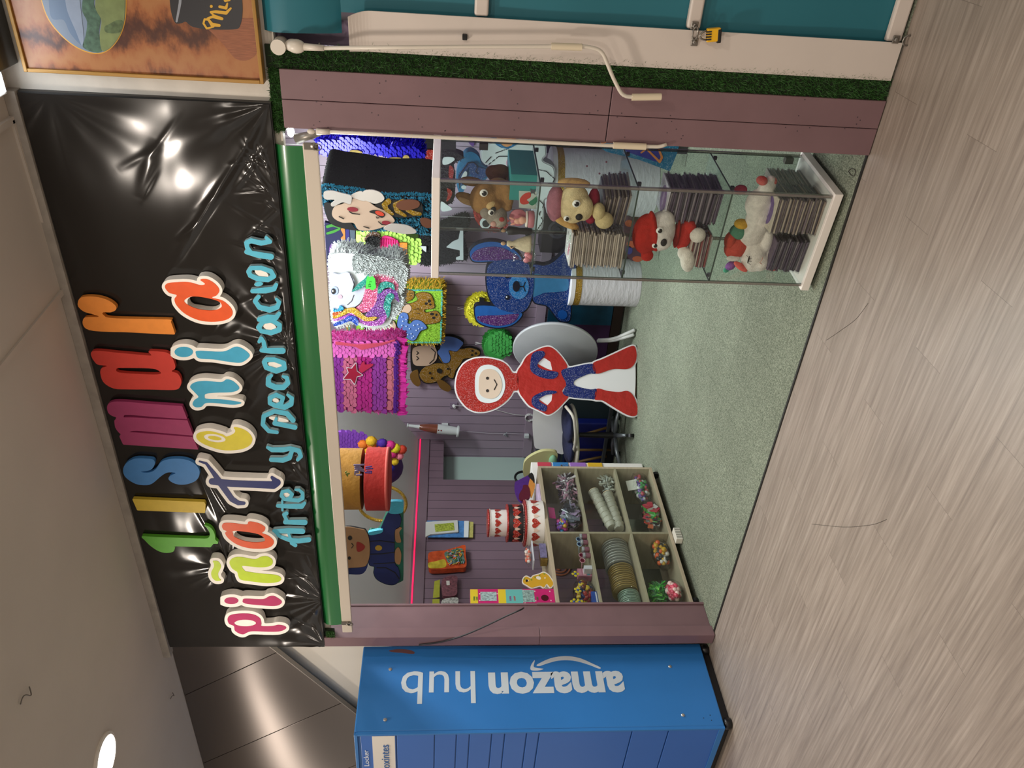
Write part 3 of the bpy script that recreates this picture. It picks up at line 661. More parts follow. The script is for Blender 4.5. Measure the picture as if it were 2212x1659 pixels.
row2 = [
 ('b02c60', 'pink', B2([('b', [(1075, 1240), (1100, 1212), (1180, 1200), (1270, 1205), (1330, 1235), (1345, 1280), (1345, 1300), (1430, 1300), (1480, 1290), (1530, 1300), (1540, 1320), (1490, 1342), (1400, 1345), (1260, 1342), (1195, 1366), (1135, 1338), (1125, 1300), (1085, 1280)])]), [('-e', 1215, 1276, 86, 27)], 0, B2),
 ('b02c60', 'pink', B2([('e', 1105, 1098, 56, 27), ('b', [(1195, 1098), (1215, 1082), (1355, 1086), (1400, 1066), (1440, 1060), (1480, 1080), (1507, 1105), (1490, 1130), (1440, 1140), (1350, 1135), (1240, 1125), (1200, 1112)])]), [], 0, B2),
 ('bcd624', 'lime', B2([('b', [(958, 782), (1000, 785), (1022, 820), (1015, 850), (1000, 880), (1005, 915), (1022, 936), (980, 938), (950, 910), (945, 870), (965, 830), (965, 800)])]), [], 0, B2),
 ('bcd624', 'lime', B2([('b', [(1090, 790), (1120, 757), (1180, 750), (1290, 768), (1340, 748), (1390, 745), (1430, 770), (1432, 805), (1400, 826), (1330, 832), (1250, 825), (1190, 822), (1210, 858), (1240, 868), (1350, 883), (1440, 890), (1490, 905), (1502, 930), (1470, 950), (1380, 957), (1250, 942), (1180, 930), (1160, 900), (1150, 868), (1110, 840)])]), [], 0, B2),
 ('e0541a', 'orange', B2([('b', [(1030, 500), (1050, 480), (1120, 480), (1225, 492), (1245, 468), (1320, 480), (1372, 510), (1370, 540), (1350, 560), (1400, 580), (1442, 620), (1430, 660), (1370, 682), (1250, 680), (1150, 650), (1080, 600), (1055, 560), (1068, 545), (1040, 530)])]), [('-b', [(1115, 545), (1160, 542), (1300, 562), (1360, 592), (1368, 625), (1290, 634), (1200, 620), (1130, 590), (1120, 565)])], [('-b', [(1155, 574), (1200, 568), (1300, 580), (1358, 608), (1300, 614), (1200, 602)], 9)], B2),
 ('061c66', 'navy', B2([('s', [(950, 148, 25), (1100, 165, 27), (1300, 172, 27), (1440, 178, 30), (1470, 158, 28), (1428, 116, 12)]), ('s', [(849, -12, 6), (905, 5, 10), (970, 90, 18), (1010, 150, 24), (1060, 220, 24), (1110, 290, 22), (1160, 320, 18), (1205, 322, 13)])]), [], 0, B2),
 ('d9cb35', 'yellow', A_([('b', [(1172, 1090), (1185, 1066), (1250, 1055), (1330, 1075), (1352, 1088), (1395, 1070), (1405, 1050), (1395, 1033), (1430, 1035), (1480, 1060), (1507, 1100), (1490, 1140), (1430, 1165), (1330, 1168), (1240, 1142), (1190, 1115)])]), [('-e', 1282, 1097, 66, 24, 9)], 0, A_),
 ('3fa3c6', 'light blue', A_([('b', [(1135, 790), (1160, 765), (1220, 755), (1320, 762), (1352, 746), (1390, 755), (1427, 790), (1420, 810), (1380, 822), (1290, 825), (1230, 832), (1222, 850), (1235, 862), (1330, 866), (1440, 884), (1395, 897), (1300, 888), (1230, 887), (1205, 908), (1170, 912), (1150, 895), (1160, 870), (1185, 850), (1160, 820)])]), [], 0, A_),
 ('3fa3c6', 'light blue', A_([('e', 1097, 582, 55, 31), ('b', [(1170, 592), (1185, 575), (1330, 580), (1400, 552), (1440, 557), (1487, 592), (1485, 615), (1440, 645), (1370, 641), (1280, 627), (1190, 620)])]), [], 0, A_),
 ('e0541a', 'orange', A_([('b', [(985, 195), (1000, 172), (1060, 165), (1130, 165), (1195, 182), (1225, 175), (1195, 150), (1240, 148), (1290, 180), (1310, 215), (1292, 245), (1265, 258), (1330, 275), (1380, 320), (1387, 360), (1350, 390), (1270, 402), (1180, 390), (1100, 350), (1052, 300), (1042, 265), (1055, 242), (1010, 228)])]), [('-b', [(1100, 275), (1150, 250), (1240, 260), (1310, 282), (1322, 315), (1270, 334), (1190, 327), (1130, 305)])], [('-b', [(1140, 285), (1148, 272), (1200, 268), (1280, 285), (1294, 300), (1260, 316), (1190, 307), (1150, 300)], 6)], A_),
]
for c, nm, pr, hole, wh, zf_ in row2:
    whp = pr + (zf_(wh) if wh else [])
    o = obj('foam_letter', cutout(whp, SP, .040, .036, grow=6.6), FOAM, sg, fix=False, bevel=0)
    o['label'] = 'white foam letter of the middle row with %s face' % nm
    fp = cutout(pr + zf_(hole), SP, .0415, .003)
    obj('painted_face', fp, mat(c, .5, 0, .05, 30), o, fix=False)
obj('painted_face', cutout(A_([('e', 1282, 1097, 40, 11, 9)]), SP, .0416, .003), mat('d9cb35', .5, 0, .05, 30), [k for k in sg.children if 'yellow face' in k.get('label', '')][0], fix=False)
LB = mat('4fb4cf', .5, 0, .05, 30)
row3 = [
 B2([('s', [(1445, 545, 14), (1560, 541, 20), (1672, 545, 20)]), ('s', [(1445, 555, 12), (1500, 590, 12), (1560, 612, 14), (1640, 622, 18), (1722, 612, 18)]), ('s', [(1560, 560, 9), (1575, 600, 10), (1585, 640, 12), (1615, 656, 14)])]),
 B2([('s', [(1535, 472, 16), (1690, 474, 20)]), ('s', [(1548, 462, 14), (1538, 440, 12), (1524, 412, 13), (1545, 402, 14)])]),
 B2([('s', [(1475, 342, 13), (1560, 346, 16), (1665, 346, 18), (1690, 320, 10)]), ('s', [(1512, 378, 7), (1510, 300, 7)])]),
 B2([('s', [(1530, 290, 12), (1503, 262, 12), (1512, 228, 12), (1560, 222, 12), (1590, 250, 12), (1570, 285, 14), (1540, 292, 12), (1640, 300, 14), (1672, 282, 14), (1672, 240, 12), (1645, 216, 10), (1615, 214, 7)])]),
 A_([('s', [(1598, 1152, 8), (1625, 1166, 13), (1690, 1166, 14), (1735, 1158, 12), (1785, 1172, 13), (1797, 1205, 11), (1778, 1226, 9)]), ('s', [(1620, 1225, 12), (1690, 1228, 14), (1728, 1214, 14), (1742, 1180, 11)])]),
 A_([('s', [(1655, 1062, 9), (1605, 1054, 11), (1570, 1015, 12), (1575, 965, 12), (1640, 936, 12), (1715, 950, 14), (1750, 990, 14)]), ('s', [(1640, 1008, 12), (1762, 1032, 13)]), ('s', [(1650, 980, 8), (1640, 1008, 8)])]),
 A_([('s', [(1650, 905, 12), (1612, 888, 11), (1612, 855, 12), (1650, 838, 12), (1690, 855, 11), (1680, 890, 11), (1650, 903, 12), (1700, 912, 15), (1738, 893, 14), (1744, 858, 11), (1718, 838, 7)])]),
 A_([('s', [(1622, 722, 8), (1602, 740, 13), (1604, 775, 16), (1645, 793, 16), (1692, 793, 15), (1720, 768, 13), (1714, 736, 11), (1690, 728, 7)])]),
 A_([('s', [(1578, 642, 13), (1590, 675, 13), (1650, 695, 15), (1698, 680, 14), (1695, 648, 13), (1640, 628, 13), (1592, 628, 13), (1578, 642, 13)])]),
 A_([('s', [(1562, 572, 11), (1620, 575, 16), (1688, 575, 17)]), ('s', [(1582, 560, 13), (1574, 520, 11), (1560, 502, 12), (1548, 520, 9)])]),
 A_([('s', [(1545, 435, 14), (1560, 458, 11), (1620, 467, 14), (1668, 450, 14), (1670, 420, 12), (1622, 392, 13), (1570, 402, 12), (1545, 435, 14)]), ('s', [(1548, 388, 13), (1600, 376, 17), (1648, 376, 15), (1668, 352, 10)])]),
 A_([('s', [(1545, 252, 11), (1523, 278, 12), (1550, 315, 14), (1610, 330, 16), (1655, 315, 14), (1668, 285, 11), (1650, 265, 7)])]),
 A_([('s', [(1508, 218, 12), (1585, 214, 17), (1636, 205, 14), (1650, 180, 10)]), ('e', 1545, 176, 24, 12, -8)]),
 A_([('s', [(1485, 102, 13), (1500, 80, 12), (1560, 80, 13), (1618, 100, 13), (1635, 130, 13), (1600, 150, 14), (1540, 145, 14), (1495, 125, 13), (1485, 102, 13)])]),
 C2([('s', [(1472, 1505, 12), (1540, 1522, 17), (1618, 1534, 17)]), ('s', [(1500, 1508, 10), (1476, 1478, 12), (1472, 1450, 13), (1500, 1438, 14), (1560, 1452, 14), (1612, 1444, 12), (1590, 1420, 9)])]),
]
for i, pr in enumerate(row3):
    o = obj('foam_letter', cutout(pr, SP, .020, .017, grow=.5), mat('9fb8bd', .6), sg, fix=False); o['label'] = 'small light blue foam letter of the bottom row'
    obj('painted_face', cutout(pr, SP, .0212, .002, grow=.3), LB, o, fix=False)
for pr in (A_([('e', 1640, 662, 44, 20, 8)]), A_([('e', 1562, 112, 44, 20, 25)]), A_([('e', 1610, 430, 40, 22, 15)]), B2([('p', [(1478, 576), (1560, 568), (1555, 600)])]), B2([('e', 1545, 256, 30, 18, 20)]), A_([('e', 1645, 870, 22, 12, 20)]), A_([('e', 1665, 985, 60, 12, 10)])):
    obj('letter_infill', cutout(pr, SP, .017, .015), FOAM, sg, fix=False)

# ---------------- green roller blind over the opening ----------------
rb = thing('roller_blind', 'rolled up green roller blind with cream bottom bar across the shop opening', 'blind', (-2.2, 2.80, 1.99))
def zline(x, za, zb, xa=-3.55, xb=-.935): return za + (zb - za) * (x - xa) / (xb - xa)
g = G(); prof = [(2.852, 2.158), (2.828, 2.150), (2.812, 2.13), (2.806, 2.105), (2.808, 2.075), (2.812, 2.05)]
xsn = np.linspace(-3.505, -.945, 40)
for i, x in enumerate(xsn): g.v.append(np.array([(x, y - .0015 * math.sin(x * 2.3), z) for y, z in prof])); g.n += len(prof)
n = len(prof)
g.f = [(i * n + j, (i + 1) * n + j, (i + 1) * n + j + 1, i * n + j + 1) for i in range(39) for j in range(n - 1)]
obj('fabric', g, mat('14642f', .32, coat=.3), rb, smooth=True)
g = G(); g.obox(((-3.55 - .935) / 2, 2.806, (2.028 + 2.018) / 2), ((1, 0, .0), (0, 1, 0), (0, 0, 1)), (1.31, .009, .026))
obj('bottom_bar', g, mat('c3b9aa', .35), rb, bevel=.003)
for i, (px, py) in enumerate(((752, 1346), (679, 316))):
    c = PY(2.795).at(px, py); g = G()
    g.lathe(c, [(.014, 0), (.014, .003), (.008, .006)], 16, (0, -1, 0))
    g.box(c[0] - .012, c[0] + .012, c[1] - .003, c[1] + .001, c[2] - .01, c[2] + .035)
    a = np.linspace(0, 2 * PI, 20); g.sweep([(c[0] + math.cos(t) * .011, c[1] - .008, c[2] - .012 + math.sin(t) * .014) for t in a], .0022, 6, False)
    obj('ring_bracket', g, mat('77726a', .3, .8), rb, smooth=True, auto=30)
CRW = mat('d3cbbd', .35)
def crank(name_label, pts, grip, y0, top):
    t = thing('crank_rod', name_label, 'crank', (pts[0][0], y0, pts[-1][2]))
    obj('rod', G().sweep(pts, .0065, 10), CRW, t, smooth=True)
    for a, b in grip: obj('grip', G().cyl(a, b, .0115, n=16), mat('d8cbb0', .4), t, smooth=True, auto=40)
    k_ = 1.0 if name_label.startswith('white crank rod with') else .45; g = G(); g.ell(top, (.022 * k_, .02 * k_, .03 * k_)); g.cyl(np.array(top) - (0, 0, .02), np.array(pts[0]) + (0, 0, 0), .012, .009, 12)
    obj('hook_joint', g, CRW, t, smooth=True)
    return t
def bend(P, k=5):
    P = [np.array(p, float) for p in P]; out = [P[0]]
    for i in range(1, len(P) - 1):
        a, b, c = P[i - 1], P[i], P[i + 1]; r = min(np.linalg.norm(b - a), np.linalg.norm(c - b)) * .45
        s = b + (a - b) / np.linalg.norm(a - b) * r; e = b + (c - b) / np.linalg.norm(c - b) * r
        out += [s * (1 - t) ** 2 + b * 2 * t * (1 - t) + e * t * t for t in np.linspace(0, 1, k)]
    return out + [P[-1]]
yc = 2.765; q = lambda x, y, yy=yc: PY(yy).at(x, y)
tp = q(640, 100, 2.775)
t1 = crank('white crank rod with bent handle hanging on the neighbouring white shutter panel', bend([q(700, 104), q(1000, 101), q(1265, 100), q(1300, 108), q(1325, 170), q(1345, 208), q(1375, 210), q(1425, 209)]), [(q(1191, 100), q(1257, 102)), (q(1365, 210), q(1428, 209))], yc, tp)
yc2 = 2.80
CRS = .6
t2 = crank('white crank rod hanging along the inner edge of the wide mauve post', bend([q(712, 285, yc2), q(1000, 299, yc2), q(1330, 315, yc2), q(1425, 317, yc2), q(1440, 312, yc2)]), [(q(1325, 314, yc2), q(1395, 317, yc2))], yc2, q(672, 284, 2.81))
ml = thing('blind_gear', 'white gear housing of the shutter with steel hook below the teal roll', 'gear', tuple(q(620, 95, 2.79)))
g = G(); c = q(604, 98, 2.80); g.cyl(c + (0, .03, 0), c + (0, -.03, 0), .024, n=20); g.ell(q(632, 98, 2.79), (.02, .02, .025))
obj('housing', g, CRW, ml, smooth=True, auto=40)
g = G(); g.sweep([q(640, 100, 2.785), q(665, 102, 2.78), q(690, 98, 2.775), q(690, 92, 2.775)], [.011, .009, .006, .003], 10); obj('hook', g, mat('8d8880', .25, .9), ml, smooth=True)
m2 = thing('blind_gear', 'grey gear joint of the green blind beside its bright lamp', 'gear', tuple(q(655, 300, 2.85)))
obj('housing', G().cyl(q(640, 300, 2.84), q(690, 287, 2.82), .018, .011, 14), mat('8d8880', .4, .4), m2, smooth=True)
sp_ = thing('spot_lamp', 'tiny bright white lamp tucked behind the right end of the green blind', 'lamp', (-.93, 2.93, 2.12))
obj('bulb', G().ell((-.935, 2.93, 2.11), (.018, .018, .012)), mat('ffffff', .3, emit=40), sp_, smooth=True)
obj('holder', G().cyl((-.93, 2.935, 2.125), (-.90, 2.95, 2.15), .014, n=12), mat('2a2a2a', .4), sp_)

# ---------------- artificial grass strips ----------------
GR = mat('2f5c22', .6, 0, .35, 60)
def blades(g, x0, x1, z0, z1, y, n, L=.016):
    x = rng.uniform(x0, x1, n); z = rng.uniform(z0, z1, n); a = rng.uniform(0, 2 * PI, n); w_ = rng.uniform(.0008, .0016, n)
    l = rng.uniform(.5, 1, n) * L; dx = rng.normal(0, .6, n) * l; dz = rng.normal(-.15, .6, n) * l
    b = np.stack([x, np.full(n, y), z], 1); s = np.stack([np.cos(a) * w_, np.zeros(n), np.sin(a) * w_], 1)
    t = np.stack([x + dx, y - l, z + dz], 1); v = np.stack([b - s, b + s, t], 1).reshape(-1, 3)
    g.add(v, [(3 * i, 3 * i + 1, 3 * i + 2) for i in range(n)])
gt = thing('grass_strip', 'vertical artificial grass strip between mauve post and white panel', 'artificial grass', (-.655, 2.82, 0))
g = G(); g.box(-.69, -.618, 2.824, 2.85, .0, 2.15); obj('backing', g, mat('16240f', .9), gt)
g = G(); blades(g, -.69, -.612, .012, 2.13, 2.824, 15000); obj('blades', g, GR, gt, fix=False)['kind'] = 'stuff'
gt = thing('grass_strip', 'short artificial grass strip topping the wide mauve post', 'artificial grass', (-.79, 2.82, 2.11))
obj('backing', G().box(-.90, -.691, 2.826, 2.85, 2.109, 2.146), mat('16240f', .9), gt)
g = G(); blades(g, -.905, -.69, 2.108, 2.148, 2.826, 1600); obj('blades', g, GR, gt, fix=False)['kind'] = 'stuff'
gt = thing('grass_strip', 'small tuft of artificial grass above the narrow mauve post', 'artificial grass', (-3.6, 2.79, 2.11))
g = G(); blades(g, -3.60, -3.555, 2.095, 2.135, 2.81, 500); obj('blades', g, GR, gt, fix=False)['kind'] = 'stuff'
obj('backing', G().box(-3.599, -3.556, 2.812, 2.83, 2.095, 2.149), mat('16240f', .9), gt)

# ---------------- neighbouring stall: teal shutter, white panel, bars, locks ----------------
nb = thing('stall_shutter', 'closed teal roller shutter with white bars at the right of the post', 'shutter', (.1, 2.84, 0))
g = G(); xs = np.linspace(-.512, 1.15, 30); zz_ = np.linspace(.02, 1.93, 40); XX, ZZ = np.meshgrid(xs, zz_)
YY = 2.852 + .003 * np.sin(ZZ * 9) + .002 * np.sin(XX * 6 + ZZ * 3)
g.add(np.stack([XX, YY, ZZ], -1).reshape(-1, 3), [(j * 30 + i, j * 30 + i + 1, (j + 1) * 30 + i + 1, (j + 1) * 30 + i) for j in range(39) for i in range(29)])
obj('fabric', g, mat('1f6a78', .5, 0, .06, 3), nb, smooth=True)
g = G(); prof = [(2.85, 1.90), (2.832, 1.93), (2.815, 1.99), (2.80, 2.06), (2.802, 2.11), (2.83, 2.145), (2.87, 2.15)]; n = len(prof)
for x in (-.575, 1.15): g.v.append(np.array([(x, y, z) for y, z in prof])); g.n += n
g.f = [(j, j + n, j + n + 1, j + 1) for j in range(n - 1)]
obj('rolled_fabric', g, mat('1f6a78', .45, 0, .06, 3), nb, smooth=True)
WP = mat('cdc3ba', .38, 0, .03, 5)
for z in (1.446, .739): obj('cross_bar', G().obox((.33, 2.838, z), ((1, 0, 0), (0, 1, 0), (0, 0, 1)), (.825, .014, .023)), WP, nb, bevel=.008, seg=4, smooth=True, auto=50)
obj('bottom_bar', G().box(-.497, 1.15, 2.826, 2.85, .012, .066), WP, nb, bevel=.006)
wp = thing('shutter_side_panel', 'tall white side panel with curled top between grass and teal shutter', 'panel', (-.56, 2.82, 0))
g = G(); zz2 = np.concatenate([np.linspace(.01, 1.78, 20), np.linspace(1.8, 1.873, 8)])
def curl(z): t = max(0, (z - 1.80) / .073); return -.012 * t * t
v = []
for z in zz2:
    xr = -.497 - .018 * max(0, (z - 1.80) / .073) ** 2
    v += [(-.622, 2.816 + curl(z), z), (xr, 2.816 + curl(z) * 1.6, z), (xr, 2.822 + curl(z) * 1.6, z), (-.622, 2.822 + curl(z), z)]
m = len(zz2); g.add(v, [(4 * i + j, 4 * i + (j + 1) % 4, 4 * i + 4 + (j + 1) % 4, 4 * i + 4 + j) for i in range(m - 1) for j in range(4)] + [(0, 1, 2, 3), (4 * m - 1, 4 * m - 2, 4 * m - 3, 4 * m - 4)])
obj('board', g, WP, wp, bevel=.001)
c = q(1004, 79, 2.816); obj('black_stop', G().box(c[0] - .009, c[0] + .009, 2.803, 2.816, c[2] - .008, c[2] + .008), mat('161616', .5), wp, bevel=.002)
ST = mat('8b8781', .28, .9)
def hasp(par, c, up=1):
    g = G(); g.box(c[0] - .013, c[0] + .013, c[1] - .004, c[1], c[2] - .012, c[2] + .012); g.lathe((c[0], c[1] - .004, c[2]), [(.008, 0), (.008, .004), (.004, .006)], 14, (0, -1, 0))
    return obj('hasp_plate', g, ST, par, bevel=.002)
h1 = thing('hasp', 'steel hasp on the second white bar of the teal shutter', 'hasp', tuple(q(1500, 70, 2.812)))
hasp(h1, q(1500, 55, 2.822)); hasp(h1, q(1500, 90, 2.815))
c = q(1502, 72, 2.803); a = np.linspace(0, 2 * PI, 22)
obj('staple', G().sweep([(c[0] + math.cos(t) * .02, c[1], c[2] + math.sin(t) * .009) for t in a], .0028, 6, False), ST, h1, smooth=True)
pk = thing('padlock', 'yellow combination padlock hanging from the shutter hasp', 'padlock', tuple(q(1540, 75, 2.79)))
c = q(1541, 75, 2.79); M_ = Matrix.Rotation(math.radians(-8), 3, 'Y')
ax = [np.array(M_.col[i]) for i in range(3)]
obj('body', G().obox(c, ax, (.021, .010, .023)), mat('eab319', .4), pk, bevel=.004, seg=3)
obj('base', G().obox(c - ax[2] * .018 - ax[0] * .004, ax, (.0225, .0105, .007)), mat('1b1a1a', .4), pk, bevel=.003)
for i in range(4): obj('dial', G().obox(c + ax[0] * .0125 + ax[2] * (.012 - i * .0085) * 0 + ax[2] * .018 - ax[0] * i * .008 + np.array([0, -.0095, 0]), ax, (.0022, .002, .009)), mat('222', .5) if False else mat('222222', .5), pk)
s = c + ax[2] * .022; a = np.linspace(0, PI, 14)
obj('shackle', G().sweep([s + ax[0] * .014 * math.cos(t) + ax[2] * .022 * math.sin(t) for t in a], .0032, 8), ST, pk, smooth=True)
h2 = thing('hasp', 'steel hasp and ring at the floor end of the white panel', 'hasp', tuple(q(1950, 85, 2.81)))
hasp(h2, q(1935, 85, 2.815)); c = q(1968, 88, 2.80)
obj('ring', G().sweep([(c[0] + math.cos(t) * .016, c[1], c[2] + math.sin(t) * .016 + .012) for t in np.linspace(0, 2 * PI, 22)], .003, 6, False), ST, h2, smooth=True)

# framed picture above the neighbour
def wood_swirl():
    m, N, L = nodes('olive_wood_print'); b = N['Principled BSDF']; b.inputs['Roughness'].default_value = .35
    tc = N.new('ShaderNodeTexCoord'); mp = N.new('ShaderNodeMapping'); mp.inputs['Scale'].default_value = (1.2, 1, 2.2); L.new(tc.outputs['Object'], mp.inputs[0])
    wv = N.new('ShaderNodeTexWave'); wv.inputs['Scale'].default_value = 1.6; wv.inputs['Distortion'].default_value = 9; wv.inputs['Detail'].default_value = 6; wv.inputs['Detail Scale'].default_value = 1.6; wv.inputs['Detail Roughness'].default_value = .6
    L.new(mp.outputs[0], wv.inputs['Vector']); cr = N.new('ShaderNodeValToRGB'); L.new(wv.outputs['Fac'], cr.inputs[0]); e = cr.color_ramp.elements
    e[0].position = 0; e[0].color = srgb('45200f'); e[1].position = 1; e[1].color = srgb('a06a3c'); k = e.new(.22); k.color = srgb('74401e'); k = e.new(.55); k.color = srgb('96592e')
    L.new(cr.outputs[0], b.inputs['Base Color']); return m
hp_ = thing('framed_picture', 'framed wood print advert with honey jar and oval landscape above the teal shutter', 'picture', (-.1, 2.80, 2.15))
FR = mat('9a7230', .4, .2)
x0, x1, z0, z1 = -.737, .75, 2.157, 2.915
for b in ((x0, x1, z0, z0 + .012), (x0, x1, z1 - .012, z1), (x0, x0 + .012, z0 + .012, z1 - .012)): obj('frame', G().box(b[0], b[1], 2.79, 2.834, b[2], b[3]), FR, hp_, bevel=.002)
obj('print', G().box(x0 + .012, x1, 2.80, 2.83, z0 + .012, z1 - .012), wood_swirl(), hp_)
HPn = PY(2.80); D_ = lambda q: zz(q, 2.765, 0, 0)
def flat(nm, pr, c, off, **k): return obj(nm, cutout(pr, HPn, off, off), mat(c, .35, **k), hp_, fix=False)
def mir(P): return P + [(a, -110 - b) for a, b in P[::-1]]
ov = [('b', mir([(235, -56), (280, 90), (350, 190), (450, 275), (555, 315), (640, 300), (710, 220), (745, 110), (750, -56)]))]
obj('oval_rim', cutout(D_(ov), HPn, .0008, .0008, grow=2.2), mat('c9962f', .35), hp_, fix=False)
flat('oval_sky', D_(ov), '6f7c8c', .0014)
flat('oval_hills', D_([('b', mir([(300, 90), (380, 120), (420, 200), (495, 275), (500, 200), (470, 90), (440, -56), (250, -56)]))]), '5a6d85', .002)
flat('oval_lake', D_([('b', mir([(385, -50), (400, 60), (450, 180), (490, 275), (500, 230), (490, 120), (470, -50)]))]), '7f8a9a', .0026, noise=.1)
flat('oval_trees', D_([('b', mir([(500, -50), (490, 60), (520, 130), (510, 220), (495, 280), (560, 312), (610, 300), (590, 200), (600, 100), (560, 30), (575, -50)]))]), '3f5a46', .0026, noise=.4, nscale=60)
flat('oval_meadow', D_([('b', mir([(575, -50), (570, 50), (605, 120), (595, 210), (608, 300), (650, 290), (712, 215), (742, 110), (746, -50)]))]), '6f7a4a', .003, noise=.15, nscale=30)
flat('oval_bushes', D_([('b', [(625, 160), (660, 140), (700, 120), (735, 130), (720, 190), (670, 200), (630, 190)])]), '4f5f3a', .0034, noise=.4, nscale=60)
flat('cutting_board', D_([('b', [(1200, 120), (1500, 110), (1545, 130), (1535, 300), (1500, 350), (1450, 362), (1400, 345), (1330, 260), (1260, 190)])]), '8a5234', .0008, noise=.2, nscale=30, stretch=(8, 1, 1))
flat('jar', D_([('b', mir([(1010, -56), (1020, 60), (1045, 135), (1085, 138), (1110, 130), (1150, 160), (1250, 175), (1400, 175), (1435, 150), (1448, 60), (1440, -56)]))]), '26262a', .002)
flat('jar_rim', D_([('s', [(1055, 128, 6), (1075, 20, 8), (1080, -50, 8)])]), '8b8f96', .0026)
flat('jar_text', D_([('s', [(1275, 160, 5), (1235, 170, 6), (1215, 140, 6), (1222, 115, 6), (1245, 118, 6), (1265, 150, 8), (1310, 152, 8), (1268, 140, 5), (1240, 110, 6), (1270, 100, 8), (1325, 112, 9), (1275, 90, 5), (1258, 72, 6), (1290, 70, 9), (1350, 78, 10), (1378, 50, 6)]), ('s', [(1312, 40, 8), (1350, 48, 9), (1358, 20, 5)]), ('c', 1262, 38, 9), ('s', [(1310, -8, 6), (1335, -20, 7), (1345, 5, 7), (1370, 0, 7), (1375, -30, 5)])]), 'd2a12c', .0030)
gv = thing('ceiling_vent', 'dark glass and metal box at the ceiling above the honey picture', 'vent', (-.3, 2.78, 2.93))
obj('housing', G().box(-.72, .8, 2.70, 2.834, 2.945, 2.995), mat('3c3a37', .2, .3), gv, bevel=.003)
obj('trim', G().box(-.72, .8, 2.692, 2.70, 2.955, 2.965), mat('b5ada2', .3, .5), gv)

# ---------------- blue parcel locker ----------------
BL = mat('2b74bb', .42, 0, .03, 4); BL2 = mat('2f68bd', .40, 0, .02, 4)
LX, LY0, LY1, LZ0, LZ1 = -3.75, 2.335, 2.86, .045, 1.952
lk = thing('parcel_locker', 'tall blue parcel locker left of the shop with white lettering on its side', 'locker', (-4.5, 2.6, 0))
obj('cabinet', G().box(-5.25, LX, LY0 + .012, LY1, LZ0, LZ1), BL, lk, bevel=.006)
LF, LS = PY(LY0), PX(LX)
g = G()
for b in ((-4.60, LX - .0015, LZ1 - .014, LZ1), (-4.60, LX - .0015, LZ0, LZ0 + .03), (LX - .014, LX - .0015, LZ0 + .03, LZ1 - .014)): g.box(b[0], b[1], LY0 - .004, LY0 + .014, b[2], b[3])
obj('door_frame', g, BL, lk, bevel=.002)
seams = [float(LF.at(x, 1590)[2]) for x in (777, 856, 939, 986, 1014, 1062, 1090, 1137, 1164, 1363, 1441, 1553)]
for i in range(len(seams) - 1):
    z1_, z0_ = seams[i] - .0025, seams[i + 1] + .0025
    dpt = obj('locker_door', G().box(-4.60, LX - .016, LY0, LY0 + .013, z0_, z1_), BL2, lk, bevel=.0025)
    if i == 0: top_panel = dpt
zc = (seams[0] + seams[1]) / 2
pz = [float(LF.at(x, 1600)[2]) for x in (804, 853)]
obj('sign_plate', G().box(-4.6, LX - .02, LY0 - .0016, LY0 + .002, pz[1], pz[0]), mat('e6e2da', .4), top_panel)
a = LF.at(794, 1654); b = LF.at(794, 1620)
obj('lettering', text_geo('Locker', (a[0], LY0 - .0012, float(LF.at(797, 1640)[2])), (1, 0, 0), (0, 0, 1), b[0] - a[0], .026, .0012), mat('dfe8f2', .5), top_panel, fix=False)
b = LF.at(825, 1608); a = LF.at(830, 1720)
t = G(); text_geo('eoxintes', (b[0] - .250, LY0 - .003, float(LF.at(841, 1625)[2])), (1, 0, 0), (0, 0, 1), .250, .040, .0012, .004, t)
obj('lettering', t, mat('3565a6', .5), top_panel, fix=False)
# side: logo, bolts, scuffs
WL = mat('c3ccd3', .55)
def side_text(txt, xa, xb, ya, yb, bold):
    p0 = LS.at(xa, ya); px = LS.at(xb, ya); py = LS.at(xa, yb)
    # baseline follows the panel: real vertical
    return text_geo(txt, (LX + .0003, p0[1], p0[2]), (0, 0, 1), (0, -1, 0), px[2] - p0[2], p0[1] - py[1], .0012, bold)
obj('lettering', side_text('amazon', 1343, 1054, 1449, 1496, .035), WL, lk, fix=False)
obj('lettering', side_text('hub', 1026, 868, 1449, 1519, .0), WL, lk, fix=False)
K_ = lambda q: zz(q, 2.212, 700, 1340)
obj('logo_arrow', cutout(K_([('b', [(1017, 212), (1080, 182), (1150, 171), (1220, 180), (1290, 210), (1322, 226), (1312, 230), (1260, 210), (1190, 192), (1120, 192), (1060, 208), (1030, 218)]), ('b', [(1008, 188), (990, 212), (988, 236), (1020, 240), (1050, 232), (1020, 228), (1002, 222), (1004, 205)])]), LS, .0015, .0012), WL, lk, fix=False)
for px, py in ((843, 1446), (832, 1555), (1447, 1440), (1475, 1545)):
    c = LS.at(px, py); obj('bolt', G().lathe(c, [(.0095, 0), (.0095, .003), (.006, .006)], 14, (1, 0, 0)), mat('b8b4ac', .3, .7), lk, smooth=True, auto=30)
obj('scuff', cutout(K_([('b', [(310, 145), (350, 138), (400, 140), (430, 150), (425, 160), (370, 155), (330, 152)])]), LS, .0006, .0005), mat('6a4444', .6), lk, fix=False)
for px, py in ((1520, 1551), (1534, 1545), (1537, 1556)): c = LS.at(px, py); obj('screw_hole', G().cyl(c - (.001, 0, 0), c + (.0005, 0, 0), .003, n=10), mat('1a2a44', .6), lk)
obj('plinth', G().box(-5.22, LX - .02, LY0 + .03, LY1 - .01, .002, LZ0), mat('121214', .4), lk)
for y in (LY0 + .035, LY1 - .03): obj('foot', G().lathe((LX - .02, y, .001), [(.026, 0), (.03, .006), (.03, .03), (.02, .04)], 20), mat('0e0e10', .3), lk, smooth=True)
